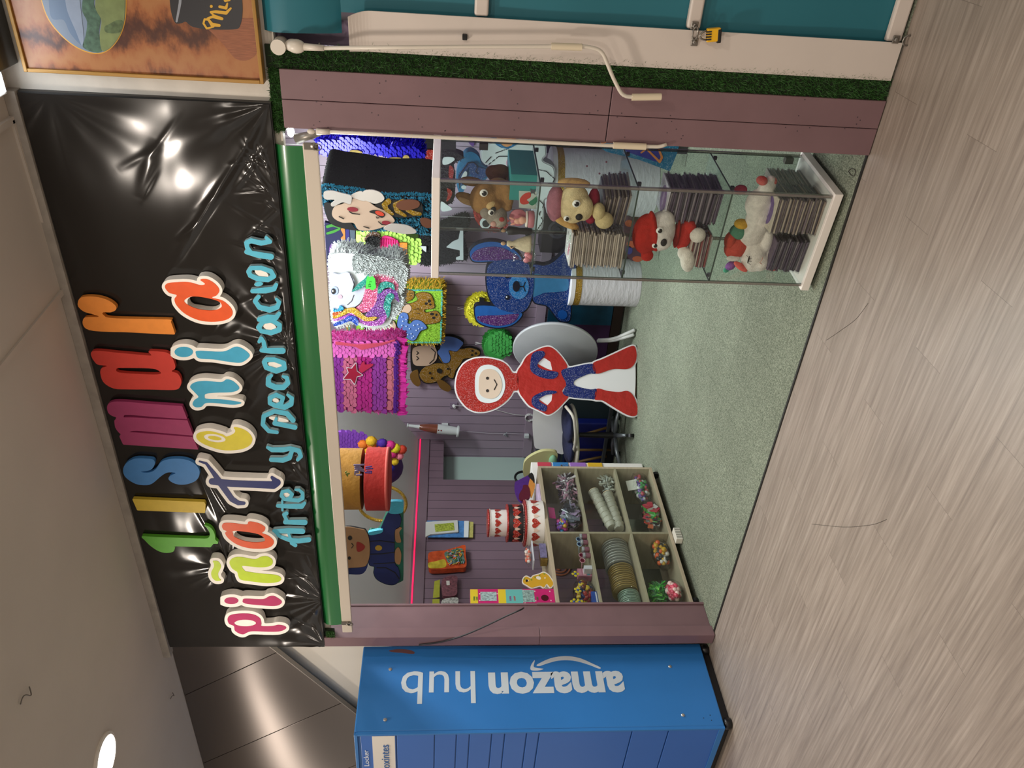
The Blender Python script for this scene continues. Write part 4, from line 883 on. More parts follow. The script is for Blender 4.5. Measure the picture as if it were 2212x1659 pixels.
# electric cable on the narrow post
cp = [PY(2.794).at(x, y) for x, y in ((1128, 1316), (1095, 1330), (1050, 1352), (1000, 1374), (950, 1388), (905, 1393))]
pts = [PY(2.862).at(1131, 1313), PY(2.80).at(1129, 1315.5), *cp[1:]]
tag(obj('power_cable', G().sweep(bend(pts, 4), .0042, 8), mat('141216', .5), smooth=True), 'black cable hanging across the narrow mauve post towards the locker', 'cable')
# ---------------- tall glass display case ----------------
CA = np.array([-1.07, 2.88, 0.0]); CEX = np.array([-.9953, .097, 0]); CEY = np.array([.097, .9953, 0]); CZ = np.array([0, 0, 1.0])
CW, CD = .412, .37; SH = [1.199, .823, .456]
def cw(u, v, z): return CA + CEX * u + CEY * v + CZ * z
def CP(v): return Pl(CA + CEY * v, -CEY)
def cbox(g, u0, u1, v0, v1, z0, z1): return g.obox(cw((u0 + u1) / 2, (v0 + v1) / 2, (z0 + z1) / 2), (CEX, CEY, CZ), ((u1 - u0) / 2, (v1 - v0) / 2, (z1 - z0) / 2))
dc = thing('display_case', 'tall narrow glass display case with white base and white top', 'display case', tuple(cw(.2, .18, 0)))
WH = mat('e6e0d8', .4)
obj('base', cbox(G(), -.014, CW + .014, -.014, CD + .014, .024, .058), WH, dc, bevel=.002)
obj('top', cbox(G(), -.012, CW + .012, -.012, CD + .012, 1.572, 1.602), WH, dc, bevel=.002)
for u in (.03, CW - .03):
    for v in (.03, CD - .03): obj('foot', G().cyl(cw(u, v, .005), cw(u, v, .024), .015, n=12), mat('202020', .5), dc)
for b, nm in (((.006, CW - .006, 0, .004), 'front_pane'), ((.006, CW - .006, CD - .004, CD), 'back_pane'), ((0, .004, .005, CD - .005), 'side_pane'), ((CW - .004, CW, .005, CD - .005), 'side_pane')):
    obj(nm, cbox(G(), *b, .059, 1.571), GLASS, dc, fix=False)
SEAL = glassy('corner_seal', (.62, .60, .57), .25, .2)
for (u, v) in ((0, 0), (CW, 0), (0, CD), (CW, CD)):
    su = 1 if u == 0 else -1; sv = 1 if v == 0 else -1
    obj('corner_seal', cbox(cbox(G(), *sorted((u - su * .001, u + su * .009)), *sorted((v - sv * .002, v - sv * .0005)), .059, 1.571), *sorted((u - su * .002, u - su * .0005)), *sorted((v - sv * .001, v + sv * .009)), .059, 1.571), SEAL, dc, fix=False)
    obj('pane_edge', cbox(G(), *sorted((u + su * .009, u + su * .0105)), *sorted((v - sv * .0005, v + sv * .003)), .059, 1.571), GEDGE, dc)
for z in SH:
    sh = obj('glass_shelf', cbox(G(), .006, CW - .006, .006, CD - .006, z - .006, z), GLASS, dc, fix=False)
    g = cbox(cbox(G(), .006, CW - .006, .0052, .0062, z - .006, z), .0052, .0062, .006, CD - .006, z - .006, z)
    obj('shelf_edge', cbox(g, CW - .0062, CW - .0052, .006, CD - .006, z - .006, z), mat('3c4a44', .2), sh)
    for u in (.008, CW - .008):
        for v in (.05, CD - .05): obj('shelf_clip', cbox(G(), u - .007, u + .007, v - .006, v + .006, z - .02, z - .0065), mat('3a3a3a', .3, .6), sh)
for i, z in enumerate((1.40, .115)): obj('hinge', cbox(G(), .004, .03, CD - .03, CD - .004, z - .018, z + .018), mat('57504a', .35, .5), dc, bevel=.002)

# paper packs in cellophane, stacked flat: every pack is a thing
def pack_mesh(c1, seed):
    g = G(); r = random.Random(seed); a, b = .078 + r.uniform(-.004, .004), .070
    g.obox((0, 0, .0035), ((1, 0, 0), (0, 1, 0), (0, 0, 1)), (a, b, .0032)); return g, c1
PK = {}
def pack_proto(key, paper, side, label, group, n=0):
    t = thing('napkin_pack', label, 'napkins', (0, 0, 0), group)
    obj('paper', G().box(-.072, .072, -.070, .070, 0, .0062), mat(paper, .6, 0, .1, 60), t, bevel=.001)
    obj('wrapper', G().add([(-.079, -.074, .0005), (.079, -.074, .0005), (.080, .074, .0008), (-.079, .074, .0005), (-.076, -.072, .0068), (.076, -.072, .0068), (.077, .072, .007), (-.076, .072, .0068)],
        [(0, 3, 2, 1), (4, 5, 6, 7), (0, 1, 5, 4), (1, 2, 6, 5), (2, 3, 7, 6), (3, 0, 4, 7)]), CELLO, t)
    return t
def stack(u, v, z, n, papers, label, group, dz=.0078, tilt=0, top=None, deg=0, jit=.006, sq=1.0):
    protos = {}
    for i in range(n):
        pc = papers[i % len(papers)] if not isinstance(papers, dict) else None
        p = cw(u + random.uniform(-jit, jit), v + random.uniform(-jit, jit), z + .001 + i * dz) + CEX * tilt * i
        if pc not in protos:
            t = protos[pc] = pack_proto(pc, pc, pc, label, group); t.location = p
        else: t = copy_tree(protos[pc]); t.location = p
        t.rotation_euler = (0, random.uniform(-.012, .012), math.atan2(.097, -.9953) + PI + math.radians(deg + random.uniform(-4, 4))); t.scale = (sq, sq, 1)
        t['label'] = label
    return z + n * dz
BE = ['b8a898', 'c4b5a6', 'a3948a', 'cfc0b2']; PU = ['4a3a50', '5d4c63', '8b7f86', '3a323e']; MX = ['9a8578', '54444f', 'b5a493', '7c6a70']; RD = ['b0a096', '8a3a38', 'c8b8aa', '6d4a52']
zt = {}
zt['a'] = stack(.315, .12, SH[1], 27, BE, 'beige napkin pack in the tall left stack below the top shelf', 'napkin packs in the left stack of the middle shelf', deg=6)
zt['b'] = stack(.125, .16, SH[1], 14, ['8b7d76', '5b5060', 'a3948a', '6b5a58'], 'dark edged napkin pack in the stack under the tan puppy', 'napkin packs in the right stack of the middle shelf', deg=-14, tilt=.001)
zt['c'] = stack(.115, .16, SH[2], 27, PU, 'purple edged napkin pack in the right stack on the lowest glass shelf', 'napkin packs in the right stack of the lowest shelf', deg=-4)
zt['d'] = stack(.31, .14, SH[2], 11, RD, 'red and white napkin pack in the low stack by the red capped puppy', 'napkin packs in the left stack of the lowest shelf', deg=3)
zt['e'] = stack(.115, .10, .058, 24, MX, 'mixed colour napkin pack in the front right stack on the case base', 'napkin packs in the front right stack on the case base', deg=4)
zt['f'] = stack(.30, .12, .058, 18, PU, 'dark napkin pack in the left stack on the white case base', 'napkin packs in the left stack on the case base', deg=-3)
zt['g'] = stack(.13, .275, .058, 19, BE, 'beige napkin pack in the back stack behind the plush unicorn', 'napkin packs in the back stack on the case base', deg=-2)
def top_print(nm, label, u, v, z, deg, base, items):
    t = thing('napkin_pack', label, 'napkins', tuple(cw(u, v, z)), rotz=math.atan2(.097, -.9953) + PI + math.radians(deg)); W[t.name] = np.zeros(3)
    obj('paper', G().box(-.073, .073, -.070, .070, 0.001, .0068), mat(base, .6), t, bevel=.001)
    for i, (x, y, rx, ry, c) in enumerate(items):
        a = np.linspace(0, 2 * PI, 30, endpoint=False); obj('print', G().add([(x + rx * math.cos(k), y + ry * math.sin(k), .0071 + i * .0002) for k in a], [tuple(range(30))]), mat(c, .5), t, fix=False)
    obj('wrapper', G().box(-.078, .078, -.074, .074, .0004, .0082), CELLO, t)
    return t
top_print('a', 'pink heart printed white napkin pack topping the tall beige stack', .315, .12, zt['a'] + .001, 6, 'e8e2e0', [(-.03, -.02, .018, .015, 'd9738f'), (-.005, -.035, .016, .016, 'e08aa0'), (.03, .03, .008, .008, '6a6a6a'), (.035, -.03, .014, .01, 'b9d3b2')])
top_print('c', 'purple oval printed napkin pack on top of the lowest shelf right stack', .115, .16, zt['c'] + .001, -4, 'd9d3dc', [(0, -.01, .058, .046, '8a5f9c'), (0, -.01, .03, .014, 'b08fc0')])
top_print('e', 'purple oval printed napkin pack under the legs of the plush unicorn', .115, .10, zt['e'] + .001, 4, 'd6cbb8', [(0, -.006, .06, .048, '6d4f93'), (.005, -.012, .03, .006, 'c9b9d6')])

# ---------------- plush toys (plain animals) ----------------
def PL(c, **k): return mat(c, .9, 0, .12, 60, .35, 220, spec=.15)
def plush(name, label, pl, parts, cat='plush toy', vox=.0045):
    """parts: (part name, colour, [blobs]) - first part is the body"""
    allp = []
    base = pl.at(parts[0][2][0][0], parts[0][2][0][1]); t = thing(name, label, cat, tuple(base))
    for nm, c, bl in parts:
        g = G()
        for b in bl: blob(g, pl, *b)
        obj(nm, g, PL(c) if nm not in ('eye', 'nose', 'pupil') else mat(c, .15), t, remesh=vox if len(bl) > 1 and nm not in ('eye', 'nose', 'pupil', 'eyelash') else 0, smooth=True, fix=len(bl) == 1)
    return t
def eyes(pl, spots, off, iris='4a2f22', r=9):
    w = [(x, y, r, r * .9, .006, off) for x, y in spots]; p = [(x + 1, y + 1, r * .62, r * .6, .004, off + .0045) for x, y in spots]; h = [(x - r * .25, y - r * .2, r * .2, r * .2, .002, off + .0085) for x, y in spots]
    out = []
    for i in range(len(spots)): out += [('eye', 'f1efe9', [w[i]]), ('pupil', '1a1412', [p[i]]), ('eye_glint', 'ffffff', [h[i]])]
    return out
p = CP(.15)
plush('plush_fawn', 'brown plush fawn with long ears on the top shelf beside a teal box', p, [
    ('body', '9a7347', [(1075, 415, 32, 30, .045), (1046, 428, 32, 34, .045, .02, 20), (1066, 446, 18, 14, .025, .05), (1095, 405, 14, 14, .03, .02), (1098, 430, 12, 22, .02, .03), (1095, 448, 12, 8, .02, .04)]),
    ('ear', '80603c', [(1010, 430, 28, 12, .012, 0, 25)]), ('ear', '80603c', [(1018, 392, 26, 10, .012, 0, 8)]),
    ('inner_ear', 'b5946a', [(1006, 434, 18, 7, .010, .006, 25)]), ('muzzle', 'c9ab78', [(1062, 444, 14, 11, .018, .055)]), ('nose', '17120f', [(1066, 452, 6, 5, .006, .078)])]
    + eyes(p, [(1045, 417)], .062, r=9))
p2 = CP(.25)
plush('plush_bear', 'brown plush back of an animal sitting behind the fawn on the top shelf', p2, [
    ('body', '7a5632', [(1080, 378, 26, 22, .04), (1064, 372, 16, 14, .03), (1103, 385, 12, 9, .025, .02)])])
p3 = CP(.10)
plush('plush_cub', 'grey plush cub with open mouth leaning beside the fawn on the top shelf', p3, [
    ('body', '8f867c', [(1072, 466, 24, 22, .04), (1050, 458, 14, 14, .03), (1080, 478, 16, 12, .03, .02)]), ('muzzle', 'a99f92', [(1078, 478, 16, 11, .02, .03)]),
    ('nose', 'c99a90', [(1066, 484, 7, 6, .008, .045)]), ('mouth', 'a03a38', [(1084, 474, 6, 5, .006, .05)])] + eyes(p3, [(1061, 459)], .036, r=7))
p4 = CP(.10)
plush('plush_puppy', 'tan plush puppy with pink hood seated on a stack of napkin packs', p4, [
    ('head', 'd8c398', [(1240, 440, 34, 42, .05, 0, 0), (1262, 450, 20, 26, .035, .025), (1258, 462, 14, 14, .02, .045)]),
    ('ear', 'cfa468', [(1240, 396, 36, 11, .02, .0, 4)]), ('ear', 'cfa468', [(1222, 480, 34, 9, .02, .0, 28)]),
    ('hood', 'a86a78', [(1200, 440, 20, 38, .04, -.012)]), ('jacket', '9c2b45', [(1282, 440, 14, 34, .035, -.02), (1275, 470, 12, 12, .03, -.01)]),
    ('paw', 'cdb98a', [(1293, 457, 14, 18, .03, .03)]), ('paw', 'cdb98a', [(1305, 476, 20, 17, .03, .03)]), ('nose', '15110f', [(1251, 469, 8, 7, .008, .063)])]
    + eyes(p4, [(1245, 440)], .050, r=9) + eyes(p4, [(1224, 472)], .042, r=7), vox=.005)
plush('plush_puppy', 'white plush puppy with red woolly cap and red vest on the lowest glass shelf', p4, [
    ('head', 'd8d0ca', [(1425, 500, 34, 42, .05), (1432, 520, 20, 20, .03, .03), (1436, 482, 22, 26, .03, .01)]),
    ('ear', 'cfc7c1', [(1437, 462, 10, 10, .012, .0)]), ('cap', 'b32a22', [(1396, 505, 30, 42, .05, 0, 0), (1412, 500, 10, 46, .035, .018, -14), (1398, 552, 14, 12, .02, .01)]),
    ('vest', 'b8302a', [(1476, 505, 20, 34, .035, -.01), (1490, 490, 14, 14, .03, 0)]), ('scarf', '8a2420', [(1462, 505, 6, 30, .03, .004, 0)]),
    ('paw', 'dbd3c8', [(1507, 508, 17, 15, .025, .03)]), ('paw', 'dbd3c8', [(1485, 562, 16, 26, .025, .02, -12), (1475, 545, 12, 14, .02, .01)]), ('nose', '15110f', [(1434, 524, 7, 8, .008, .058)])]
    + eyes(p4, [(1425, 498)], .050, r=8) + eyes(p4, [(1415, 530)], .044, r=7), vox=.005)
p5 = CP(.13)
un = plush('plush_unicorn', 'white plush unicorn with rainbow mane lying on napkin packs in the case bottom', p5, [
    ('body', 'ddd3ca', [(1640, 440, 30, 32, .045), (1638, 475, 28, 38, .045, .005), (1624, 505, 28, 26, .04, .01), (1628, 552, 28, 34, .045, .015, -10), (1642, 566, 20, 18, .035, .03), (1655, 520, 14, 26, .03, .02), (1667, 550, 13, 34, .025, .025, 4), (1654, 412, 18, 24, .03), (1662, 400, 14, 20, .03, -.01)]),
    ('hoof', 'd4605a', [(1668, 575, 12, 8, .026, .026)]), ('hoof', 'd4605a', [(1646, 390, 12, 8, .028, -.005)]), ('hoof', 'd4605a', [(1668, 391, 10, 8, .026, -.012)]),
    ('mane', 'c04a3c', [(1590, 533, 24, 24, .04, .0, 30)]), ('mane', 'b84636', [(1577, 520, 12, 18, .03, .0, 0)]), ('mane', '4f7f66', [(1598, 500, 22, 15, .035, 0)]), ('mane', 'c99a35', [(1602, 484, 16, 9, .03, 0)]),
    ('tail', 'a03a44', [(1600, 410, 14, 10, .02, -.02)]), ('ear', 'd9cfc6', [(1584, 558, 15, 6, .01, .03, 0)]), ('forelock', 'e0665c', [(1600, 576, 20, 6, .012, .03, 35)]),
    ('horn', '8f5aa0', [(1578, 574, 12, 8, .016, .0, -45)]), ('horn_tip', '4fae8c', [(1569, 583, 7, 5, .01, .0, -45)]), ('eyelash', '2a2220', [(1617, 561, 1.6, 8, .003, .058, 0)])])
for a, b in (((1617, 555), (1611, 551)), ((1618, 560), (1624, 558)), ((1618, 565), (1624, 565)), ((1616, 568), (1622, 572))):
    obj('eyelash', G().cyl(p5.at(*a, .06), p5.at(*b, .058), .0007, n=6), mat('2a2220', .6), un)
obj('mouth', G().sweep([p5.at(1648, 556, .066), p5.at(1645, 563, .066), p5.at(1641, 567, .066), p5.at(1647, 572, .062)], .0009, 6), mat('b5604a', .6), un)
# printed teal boxes, globe, figures on the top shelf
bx = thing('puzzle_box', 'teal printed cardboard box standing on the top glass shelf', 'box', tuple(cw(.06, .12, SH[0])))
g = G(); cbox(g, .012, .120, .095, .32, SH[0] + .001, SH[0] + .103); obj('carton', g, mat('2f8f8b', .35, 0, .05, 8), bx, bevel=.001)
f = CP(.0945); obj('front_print', cutout([('p', [(1121, 412), (1159, 414), (1158, 452), (1121, 449)])], f, .001, .001), mat('b9c6bf', .4, 0, .05, 30), bx, fix=False)
obj('printed_shape', cutout([('b', [(1124, 428), (1134, 418), (1146, 416), (1146, 426), (1138, 432), (1144, 438), (1132, 442), (1124, 438)])], f, .0018, .0006), mat('c43c30', .4), bx, fix=False)
obj('printed_shape', cutout([('b', [(1142, 438), (1152, 430), (1160, 424), (1160, 436), (1150, 444)])], f, .0018, .0006), mat('2e7d5e', .4), bx, fix=False)
obj('printed_shape', cutout([('e', 1151, 414, 5, 4), ('s', [(1146, 409, .8), (1156, 420, .8)]), ('s', [(1157, 409, .8), (1146, 419, .8)])], f, .0018, .0006), mat('4a5058', .4), bx, fix=False)
sn = thing('snow_globe', 'pink domed trinket with a small pink figure on the top shelf', 'ornament', tuple(CP(.06).at(1150, 472)))
ps = CP(.07); c0 = ps.at(1158, 474); c0[2] = SH[0] + .001
obj('stand', G().lathe(c0, [(.030, 0), (.034, .004), (.033, .022), (.028, .026)], 28), mat('b8707a', .45), sn, smooth=True, auto=50)
obj('rim', G().lathe(c0 + (0, 0, .026), [(.031, 0), (.033, .003), (.030, .007)], 28), mat('e0d8cf', .5), sn, smooth=True)
obj('back_shell', G().lathe(c0 + np.array([0, .012, .062]), [(.001, -.01), (.028, -.008), (.036, 0), (.034, .004)], 28, (0, -1, 0)), mat('b86a76', .4), sn, smooth=True)
obj('figure', blob(blob(G(), CP(.05), 1118, 478, 8, 6, .010), CP(.05), 1128, 476, 9, 8, .012), mat('e0a58f', .5), sn, smooth=True, remesh=.002)
obj('ear', blob(blob(G(), CP(.05), 1106, 472, 7, 2.4, .004, 0, 20), CP(.05), 1108, 484, 6, 2.4, .004, 0, -20), mat('dd9a88', .5), sn, smooth=True)
wc = thing('wedding_figurine', 'cream bride and dark suited groom figurine on the top shelf', 'figurine', tuple(CP(.1).at(1140, 525)))
pc = CP(.10); c1 = pc.at(1148, 528); c1[2] = SH[0] + .001; IV = mat('cbbda0', .6, 0, .1, 80, .2, 90)
obj('gown', G().lathe(c1, [(.038, 0), (.036, .01), (.030, .03), (.020, .055), (.010, .075), (.013, .09), (.009, .097)], 26), IV, wc, smooth=True)
obj('bride_head', G().ell(c1 + (0, 0, .112), (.008, .008, .010)), mat('c9a483', .6), wc, smooth=True)
obj('bride_arm', G().sweep([c1 + (0, 0, .094), c1 + (-.016, -.012, .078), c1 + (-.004, -.022, .07)], [.0035, .003, .0025], 8), mat('c9a483', .6), wc, smooth=True)
c2 = pc.at(1150, 500); c2[2] = SH[0] + .001
obj('groom_suit', G().lathe(c2, [(.012, 0), (.014, .02), (.013, .05), (.017, .075), (.018, .095), (.008, .104)], 18), mat('1f1a1c', .5), wc, smooth=True)
obj('groom_head', G().ell(c2 + (0, 0, .116), (.008, .008, .011)), mat('b08d6c', .6), wc, smooth=True)
obj('groom_hair', G().ell(c2 + (0, .003, .121), (.009, .009, .008)), mat('241c18', .7), wc, smooth=True)
pb = thing('gift_bag', 'pink sweet in a crinkled clear bag at the left end of the top shelf', 'bag', tuple(CP(.06).at(1140, 558)))
c3 = CP(.07).at(1140, 556)
g = G()
for i in range(7): a = i * 2 * PI / 7; g.ell(c3 + (math.cos(a) * .012, math.sin(a) * .012, random.uniform(-.008, .008)), (.012, .010, .012), None, 10, 8)
obj('sweet', g, mat('d97f8c', .3, 0, .1, 60), pb, smooth=True)
g = G(); g.lathe(c3 - (0, 0, .035), [(.004, 0), (.026, .006), (.030, .03), (.022, .055), (.008, .072), (.016, .086), (.022, .095)], 18); obj('bag_film', g, CELLO, pb, smooth=True)
# ---------------- birch and glass counter along the left side ----------------
BX, BY0, BY1, BZ0 = -3.65, 3.045, 4.29, .048
CBf = PX(BX); bz1 = float(CBf.at(1202, 1309)[2]); BD = .34
def zrow(px, py): return float(CBf.at(px, py)[2])
zs_ = [BZ0 + .0, zrow(1402.5, 1305.3) , zrow(1300, 1305.3), bz1]
ymid = float(CBf.at(1300, 1150)[1]); print('cab', bz1, zs_, ymid)
ct = thing('display_cabinet', 'low birch wood counter with six glass fronted compartments at the left wall', 'cabinet', (BX - BD / 2, (BY0 + BY1) / 2, 0))
BI = mat('ada088', .5, 0, .1, 6, stretch=(1, .3, 8)); BI2 = mat('a89a86', .55, 0, .08, 6)
def fr(nm, x0, x1, y0, y1, z0, z1, m=BI): return obj(nm, G().box(x0, x1, y0, y1, z0, z1), m, ct, bevel=.0015)
fr('bottom_board', BX - BD, BX, BY0, BY1, BZ0, BZ0 + .022); fr('top_board', BX - BD, BX, BY0, BY1, bz1 - .022, bz1)
fr('side_board', BX - BD, BX, BY0, BY0 + .02, BZ0 + .0225, bz1 - .0225); fr('side_board', BX - BD, BX, BY1 - .02, BY1, BZ0 + .0225, bz1 - .0225)
fr('divider', BX - BD + .01, BX - .002, ymid - .008, ymid + .008, BZ0 + .0225, bz1 - .0225)
for i in (1, 2):
    fr('shelf', BX - BD + .01, BX - .002, BY0 + .0205, ymid - .0085, zs_[i] - .008, zs_[i] + .008)
    fr('shelf', BX - BD + .01, BX - .002, ymid + .0085, BY1 - .0205, zs_[i] - .008, zs_[i] + .008)
obj('glass_front', G().box(BX - .0015, BX + .001, BY0 + .021, BY1 - .021, BZ0 + .023, bz1 - .023), GLASS, ct, fix=False)
obj('back_glass', G().box(BX - BD, BX - BD + .003, BY0 + .021, BY1 - .021, BZ0 + .023, bz1 - .023), glassy('smoked_back', (.8, .78, .76), .1, .15), ct, fix=False)
for y in (BY0 + .06, BY1 - .05): obj('castor', G().cyl((BX - .03, y - .012, .024), (BX - .03, y + .012, .024), .023, n=18), mat('141414', .4), ct, smooth=True, auto=40)
for y in (BY0 + .06, BY1 - .05): obj('castor', G().cyl((BX - BD + .04, y - .012, .024), (BX - BD + .04, y + .012, .024), .023, n=18), mat('141414', .4), ct, smooth=True, auto=40)
XI = BX - .07                                      # depth of the goods behind the front
Zc = [BZ0 + .024, zs_[1] + .009, zs_[2] + .009]; Hh = [zs_[1] - BZ0 - .04, zs_[2] - zs_[1] - .02, bz1 - zs_[2] - .04]
def cpos(px, py, x=XI): return PX(x).at(px, py)
def put(px, py, row, x=XI): p = cpos(px, py, x); p[2] = Zc[row]; return p
# paper cups nested in clear sleeves (middle right), drawn as rolls leaning
def cup_roll(label, p0, p1, n, r, col):
    t = thing('cup_sleeve', label, 'paper cups', tuple(p0)); p0 = np.array(p0); p1 = np.array(p1); d = (p1 - p0) / np.linalg.norm(p1 - p0); L = np.linalg.norm(p1 - p0)
    for i in range(n):
        a = p0 + d * L * i / n; obj('cup', G().lathe(a, [(r * .86, 0), (r * .98, L / n * .80), (r * 1.07, L / n * .82), (r * 1.07, L / n * .93), (r * .86, L / n * .95)], 22, d), mat(col, .45, 0, .05, 30), t, smooth=True, auto=40)
    obj('cup_end', G().lathe(p1, [(r * 1.0, 0), (r * .9, .006), (r * .3, .012)], 20, d), mat('d9a25c', .4, 0, .5, 30), t, smooth=True)
    obj('sleeve', G().lathe(p0 - d * .01, [(r * 1.12, 0), (r * 1.15, L * .5), (r * 1.12, L), (r * .3, L + .03)], 20, d), CELLO, t, smooth=True, fix=False)
r0 = .037
a = put(1335, 1140, 1, XI - .02); b = cpos(1287, 1075, XI - .02)
cup_roll('upper sleeve of nested cream paper cups leaning in the middle compartment', put(1318, 1140, 1, XI) + (0, 0, .05 + r0), cpos(1282, 1062, XI), 8, r0, 'c9c4b4')
cup_roll('lower sleeve of nested cream paper cups resting on the compartment floor', put(1335, 1143, 1, XI + .0) + (0, -.0, r0 + .002), cpos(1312, 1068, XI) , 7, r0, 'bdb8a8')
# stacks of paper plates on edge
def plates(label, grp, y0, y1, n, r, col, rim, row=1):
    for i in range(n):
        y = y0 + (y1 - y0) * i / (n - 1); c = np.array([XI - .02 - r * .35, y, Zc[row] + r + .002])
        if i == 0:
            o = thing('paper_plate', label, 'plates', tuple(c - (0, 0, r)), grp)
            obj('disc', G().lathe(c, [(r * .6, .003), (r * .72, 0), (r * .96, -.006), (r, -.006), (r * .96, -.0045), (r * .72, .0015), (r * .6, .0045)], 40, (0, 1, 0)), mat(col, .5), o, smooth=True)
            obj('rim_band', G().lathe(c, [(r * .955, -.0062), (r * 1.005, -.0068), (r * 1.008, -.0038), (r * .96, -.004)], 40, (0, 1, 0)), mat(rim, .3, .3), o, smooth=True); first = o
        else:
            c2 = copy_tree(first); c2.location = c - (0, 0, r)
            c2.rotation_euler = (random.uniform(-.03, .03), 0, random.uniform(-.03, .03))
    g = G().lathe((XI - .02 - r * .35, (y0 + y1) / 2, Zc[row] + r + .002), [(r * .8, -abs(y1 - y0) / 2 - .02), (r * 1.03, -abs(y1 - y0) / 2 - .008), (r * 1.03, abs(y1 - y0) / 2 + .008), (r * .7, abs(y1 - y0) / 2 + .02)], 24, (0, 1, 0))
    tag(obj('plate_wrapper', g, CELLO, smooth=True, fix=False), 'clear cellophane wrapped around the ' + grp, 'wrapper')
yA, yB = [float(cpos(1340, k)[1]) for k in (1215, 1170)]; plates('silver rimmed paper plate standing on edge nearest the divider', 'silver rimmed plates', yA, yB, 9, .085, '9d9d98', 'c9c9c4')
yA, yB = [float(cpos(1350, k)[1]) for k in (1268, 1222)]; plates('gold rimmed paper plate standing on edge in the middle pack', 'gold rimmed plates', yA, yB, 11, .080, '8f8468', 'c8aa64')
yA, yB = [float(cpos(1360, k)[1]) for k in (1303, 1276)]; plates('pale green rimmed paper plate standing on edge by the cabinet side', 'green rimmed plates', yA, yB, 9, .066, '87958a', 'b5cfc0')
# clear bags full of small bright things
def crinkle(g, c, r, seed=1, n=14):
    rr = np.random.RandomState(seed); th = np.linspace(0, PI, n); ph = np.linspace(0, 2 * PI, n * 2, endpoint=False); v = []
    for t in th:
        for p in ph:
            k = 1 + rr.normal(0, .06); v.append((c[0] + r[0] * k * math.sin(t) * math.cos(p), c[1] + r[1] * k * math.sin(t) * math.sin(p), c[2] + r[2] * k * math.cos(t)))
    m = n * 2; return g.add(v, [(i * m + j, i * m + (j + 1) % m, (i + 1) * m + (j + 1) % m, (i + 1) * m + j) for i in range(n - 1) for j in range(m)])
def bag(label, c, r, cols, n, kind='ball', seed=1, cat='party bag', pr=.012, name='favour_bag'):
    t = thing(name, label, cat, (c[0], c[1], c[2] - r[2])); rr = random.Random(seed)
    for k, col in enumerate(cols):
        g = G()
        for i in range(n):
            while True:
                q = [rr.uniform(-1, 1) for _ in range(3)]
                if sum(x * x for x in q) < .75: break
            p = np.array(c) + np.array(q) * np.array(r) * .82; d = np.array([rr.gauss(0, .3), rr.gauss(0, 1), rr.gauss(0, .7)]); d /= np.linalg.norm(d); s = rr.uniform(.7, 1.2) * pr
            if kind == 'ball': g.ell(p, (s, s * 1.2, s), None, 10, 7)
            elif kind == 'stick': g.cyl(p - d * s * 3, p + d * s * 3, s * .35, s * .3, 7)
            elif kind == 'card': g.obox(p, (d, np.cross(d, (1, .2, .1)) / np.linalg.norm(np.cross(d, (1, .2, .1))), np.cross(d, np.cross(d, (1, .2, .1))) / np.linalg.norm(np.cross(d, np.cross(d, (1, .2, .1))))), (s * 1.6, s * 1.1, s * .12))
        obj('filling', g, mat(col, .3, 0, .1, 40), t, smooth=kind != 'card', fix=False, auto=40)
    obj('clear_bag', crinkle(G(), c, r, seed), CELLO, t, smooth=True, fix=False)
    return t
def rowbag(label, px, py, row, ry, rz, cols, n, kind, seed, pr=.012, x=XI, rx=.055, lift=0):
    n = int(n * 2.2); ry *= 1.15; rz *= 1.3; pr *= 1.25
    c = cpos(px, py, x); c[2] = max(c[2], Zc[row] + rz + .001) if not lift else c[2]
    return bag(label, c, (rx, ry, rz), cols, n, kind, seed, pr=pr)
rowbag('clear bag of black and white striped sticks behind the pink bag', 1225, 1050, 2, .20, .045, ['3a3038', 'c9c0c4', '6d5c68', 'b8869c'], 16, 'stick', 3, .016)
rowbag('clear bag of dark packets near the pink header bag', 1240, 1115, 2, .12, .055, ['2d2a33', '777c88', 'c2c7cf', 'b59ac0'], 10, 'card', 4, .018, XI + .01)
rowbag('small bag of pink and purple buttons at the top right compartment floor', 1215, 1135, 2, .055, .035, ['c23c88', '7a3aa0', 'd0a02e', '2f7fc0'], 9, 'ball', 5, .009, XI + .035)
tg = cpos(1192, 1108, XI + .03); tag(obj('header_card', G().obox(tg, ((.2, 0, .98), (0, 1, 0), (.98, 0, -.2)), (.022, .05, .0015)), mat('d4488e', .4)), 'pink header card of the bag in the top right compartment', 'card')
rowbag('long clear bag of mixed small toys in the bottom right compartment', 1385, 1055, 0, .15, .05, ['c2505e', '4fa05c', 'd8d8d8', '6a4a9c'], 12, 'ball', 6, .011)
rowbag('clear bag of orange and green toys at the divider in the bottom row', 1408, 1110, 0, .13, .045, ['d06a3c', '4fae4c', 'c9c4c0', '33303a', 'c8344c'], 9, 'card', 7, .014, XI + .02)
rowbag('clear bag of orange and black toys in the bottom left compartment', 1430, 1195, 0, .12, .045, ['e0622e', '2e2a28', 'd5a52e', 'd8d0c6'], 11, 'ball', 8, .012)
rowbag('clear bag of bright green ribbons in the bottom left compartment', 1420, 1280, 0, .075, .055, ['3fae3a', '7fd05a', '2c7a34'], 16, 'stick', 9, .011)
rowbag('clear bag of pink sweets near the cabinet side in the bottom row', 1455, 1278, 0, .07, .04, ['d9506a', 'c23a54', 'e6c8c0'], 12, 'ball', 10, .012, XI + .045)
rowbag('clear bag of clear plastic cutlery in the middle right compartment', 1318, 1045, 1, .10, .03, ['b9bbb4', 'a8a698'], 14, 'stick', 11, .014, XI - .02)
fr2 = tag(obj('white_card', G().obox(cpos(1365, 1048, XI + .02), ((.97, 0, .25), (0, 1, 0), (-.25, 0, .97)), (.002, .05, .035)), mat('d8d4c8', .5), bevel=.0005), 'white card leaning in the bottom right compartment', 'card')
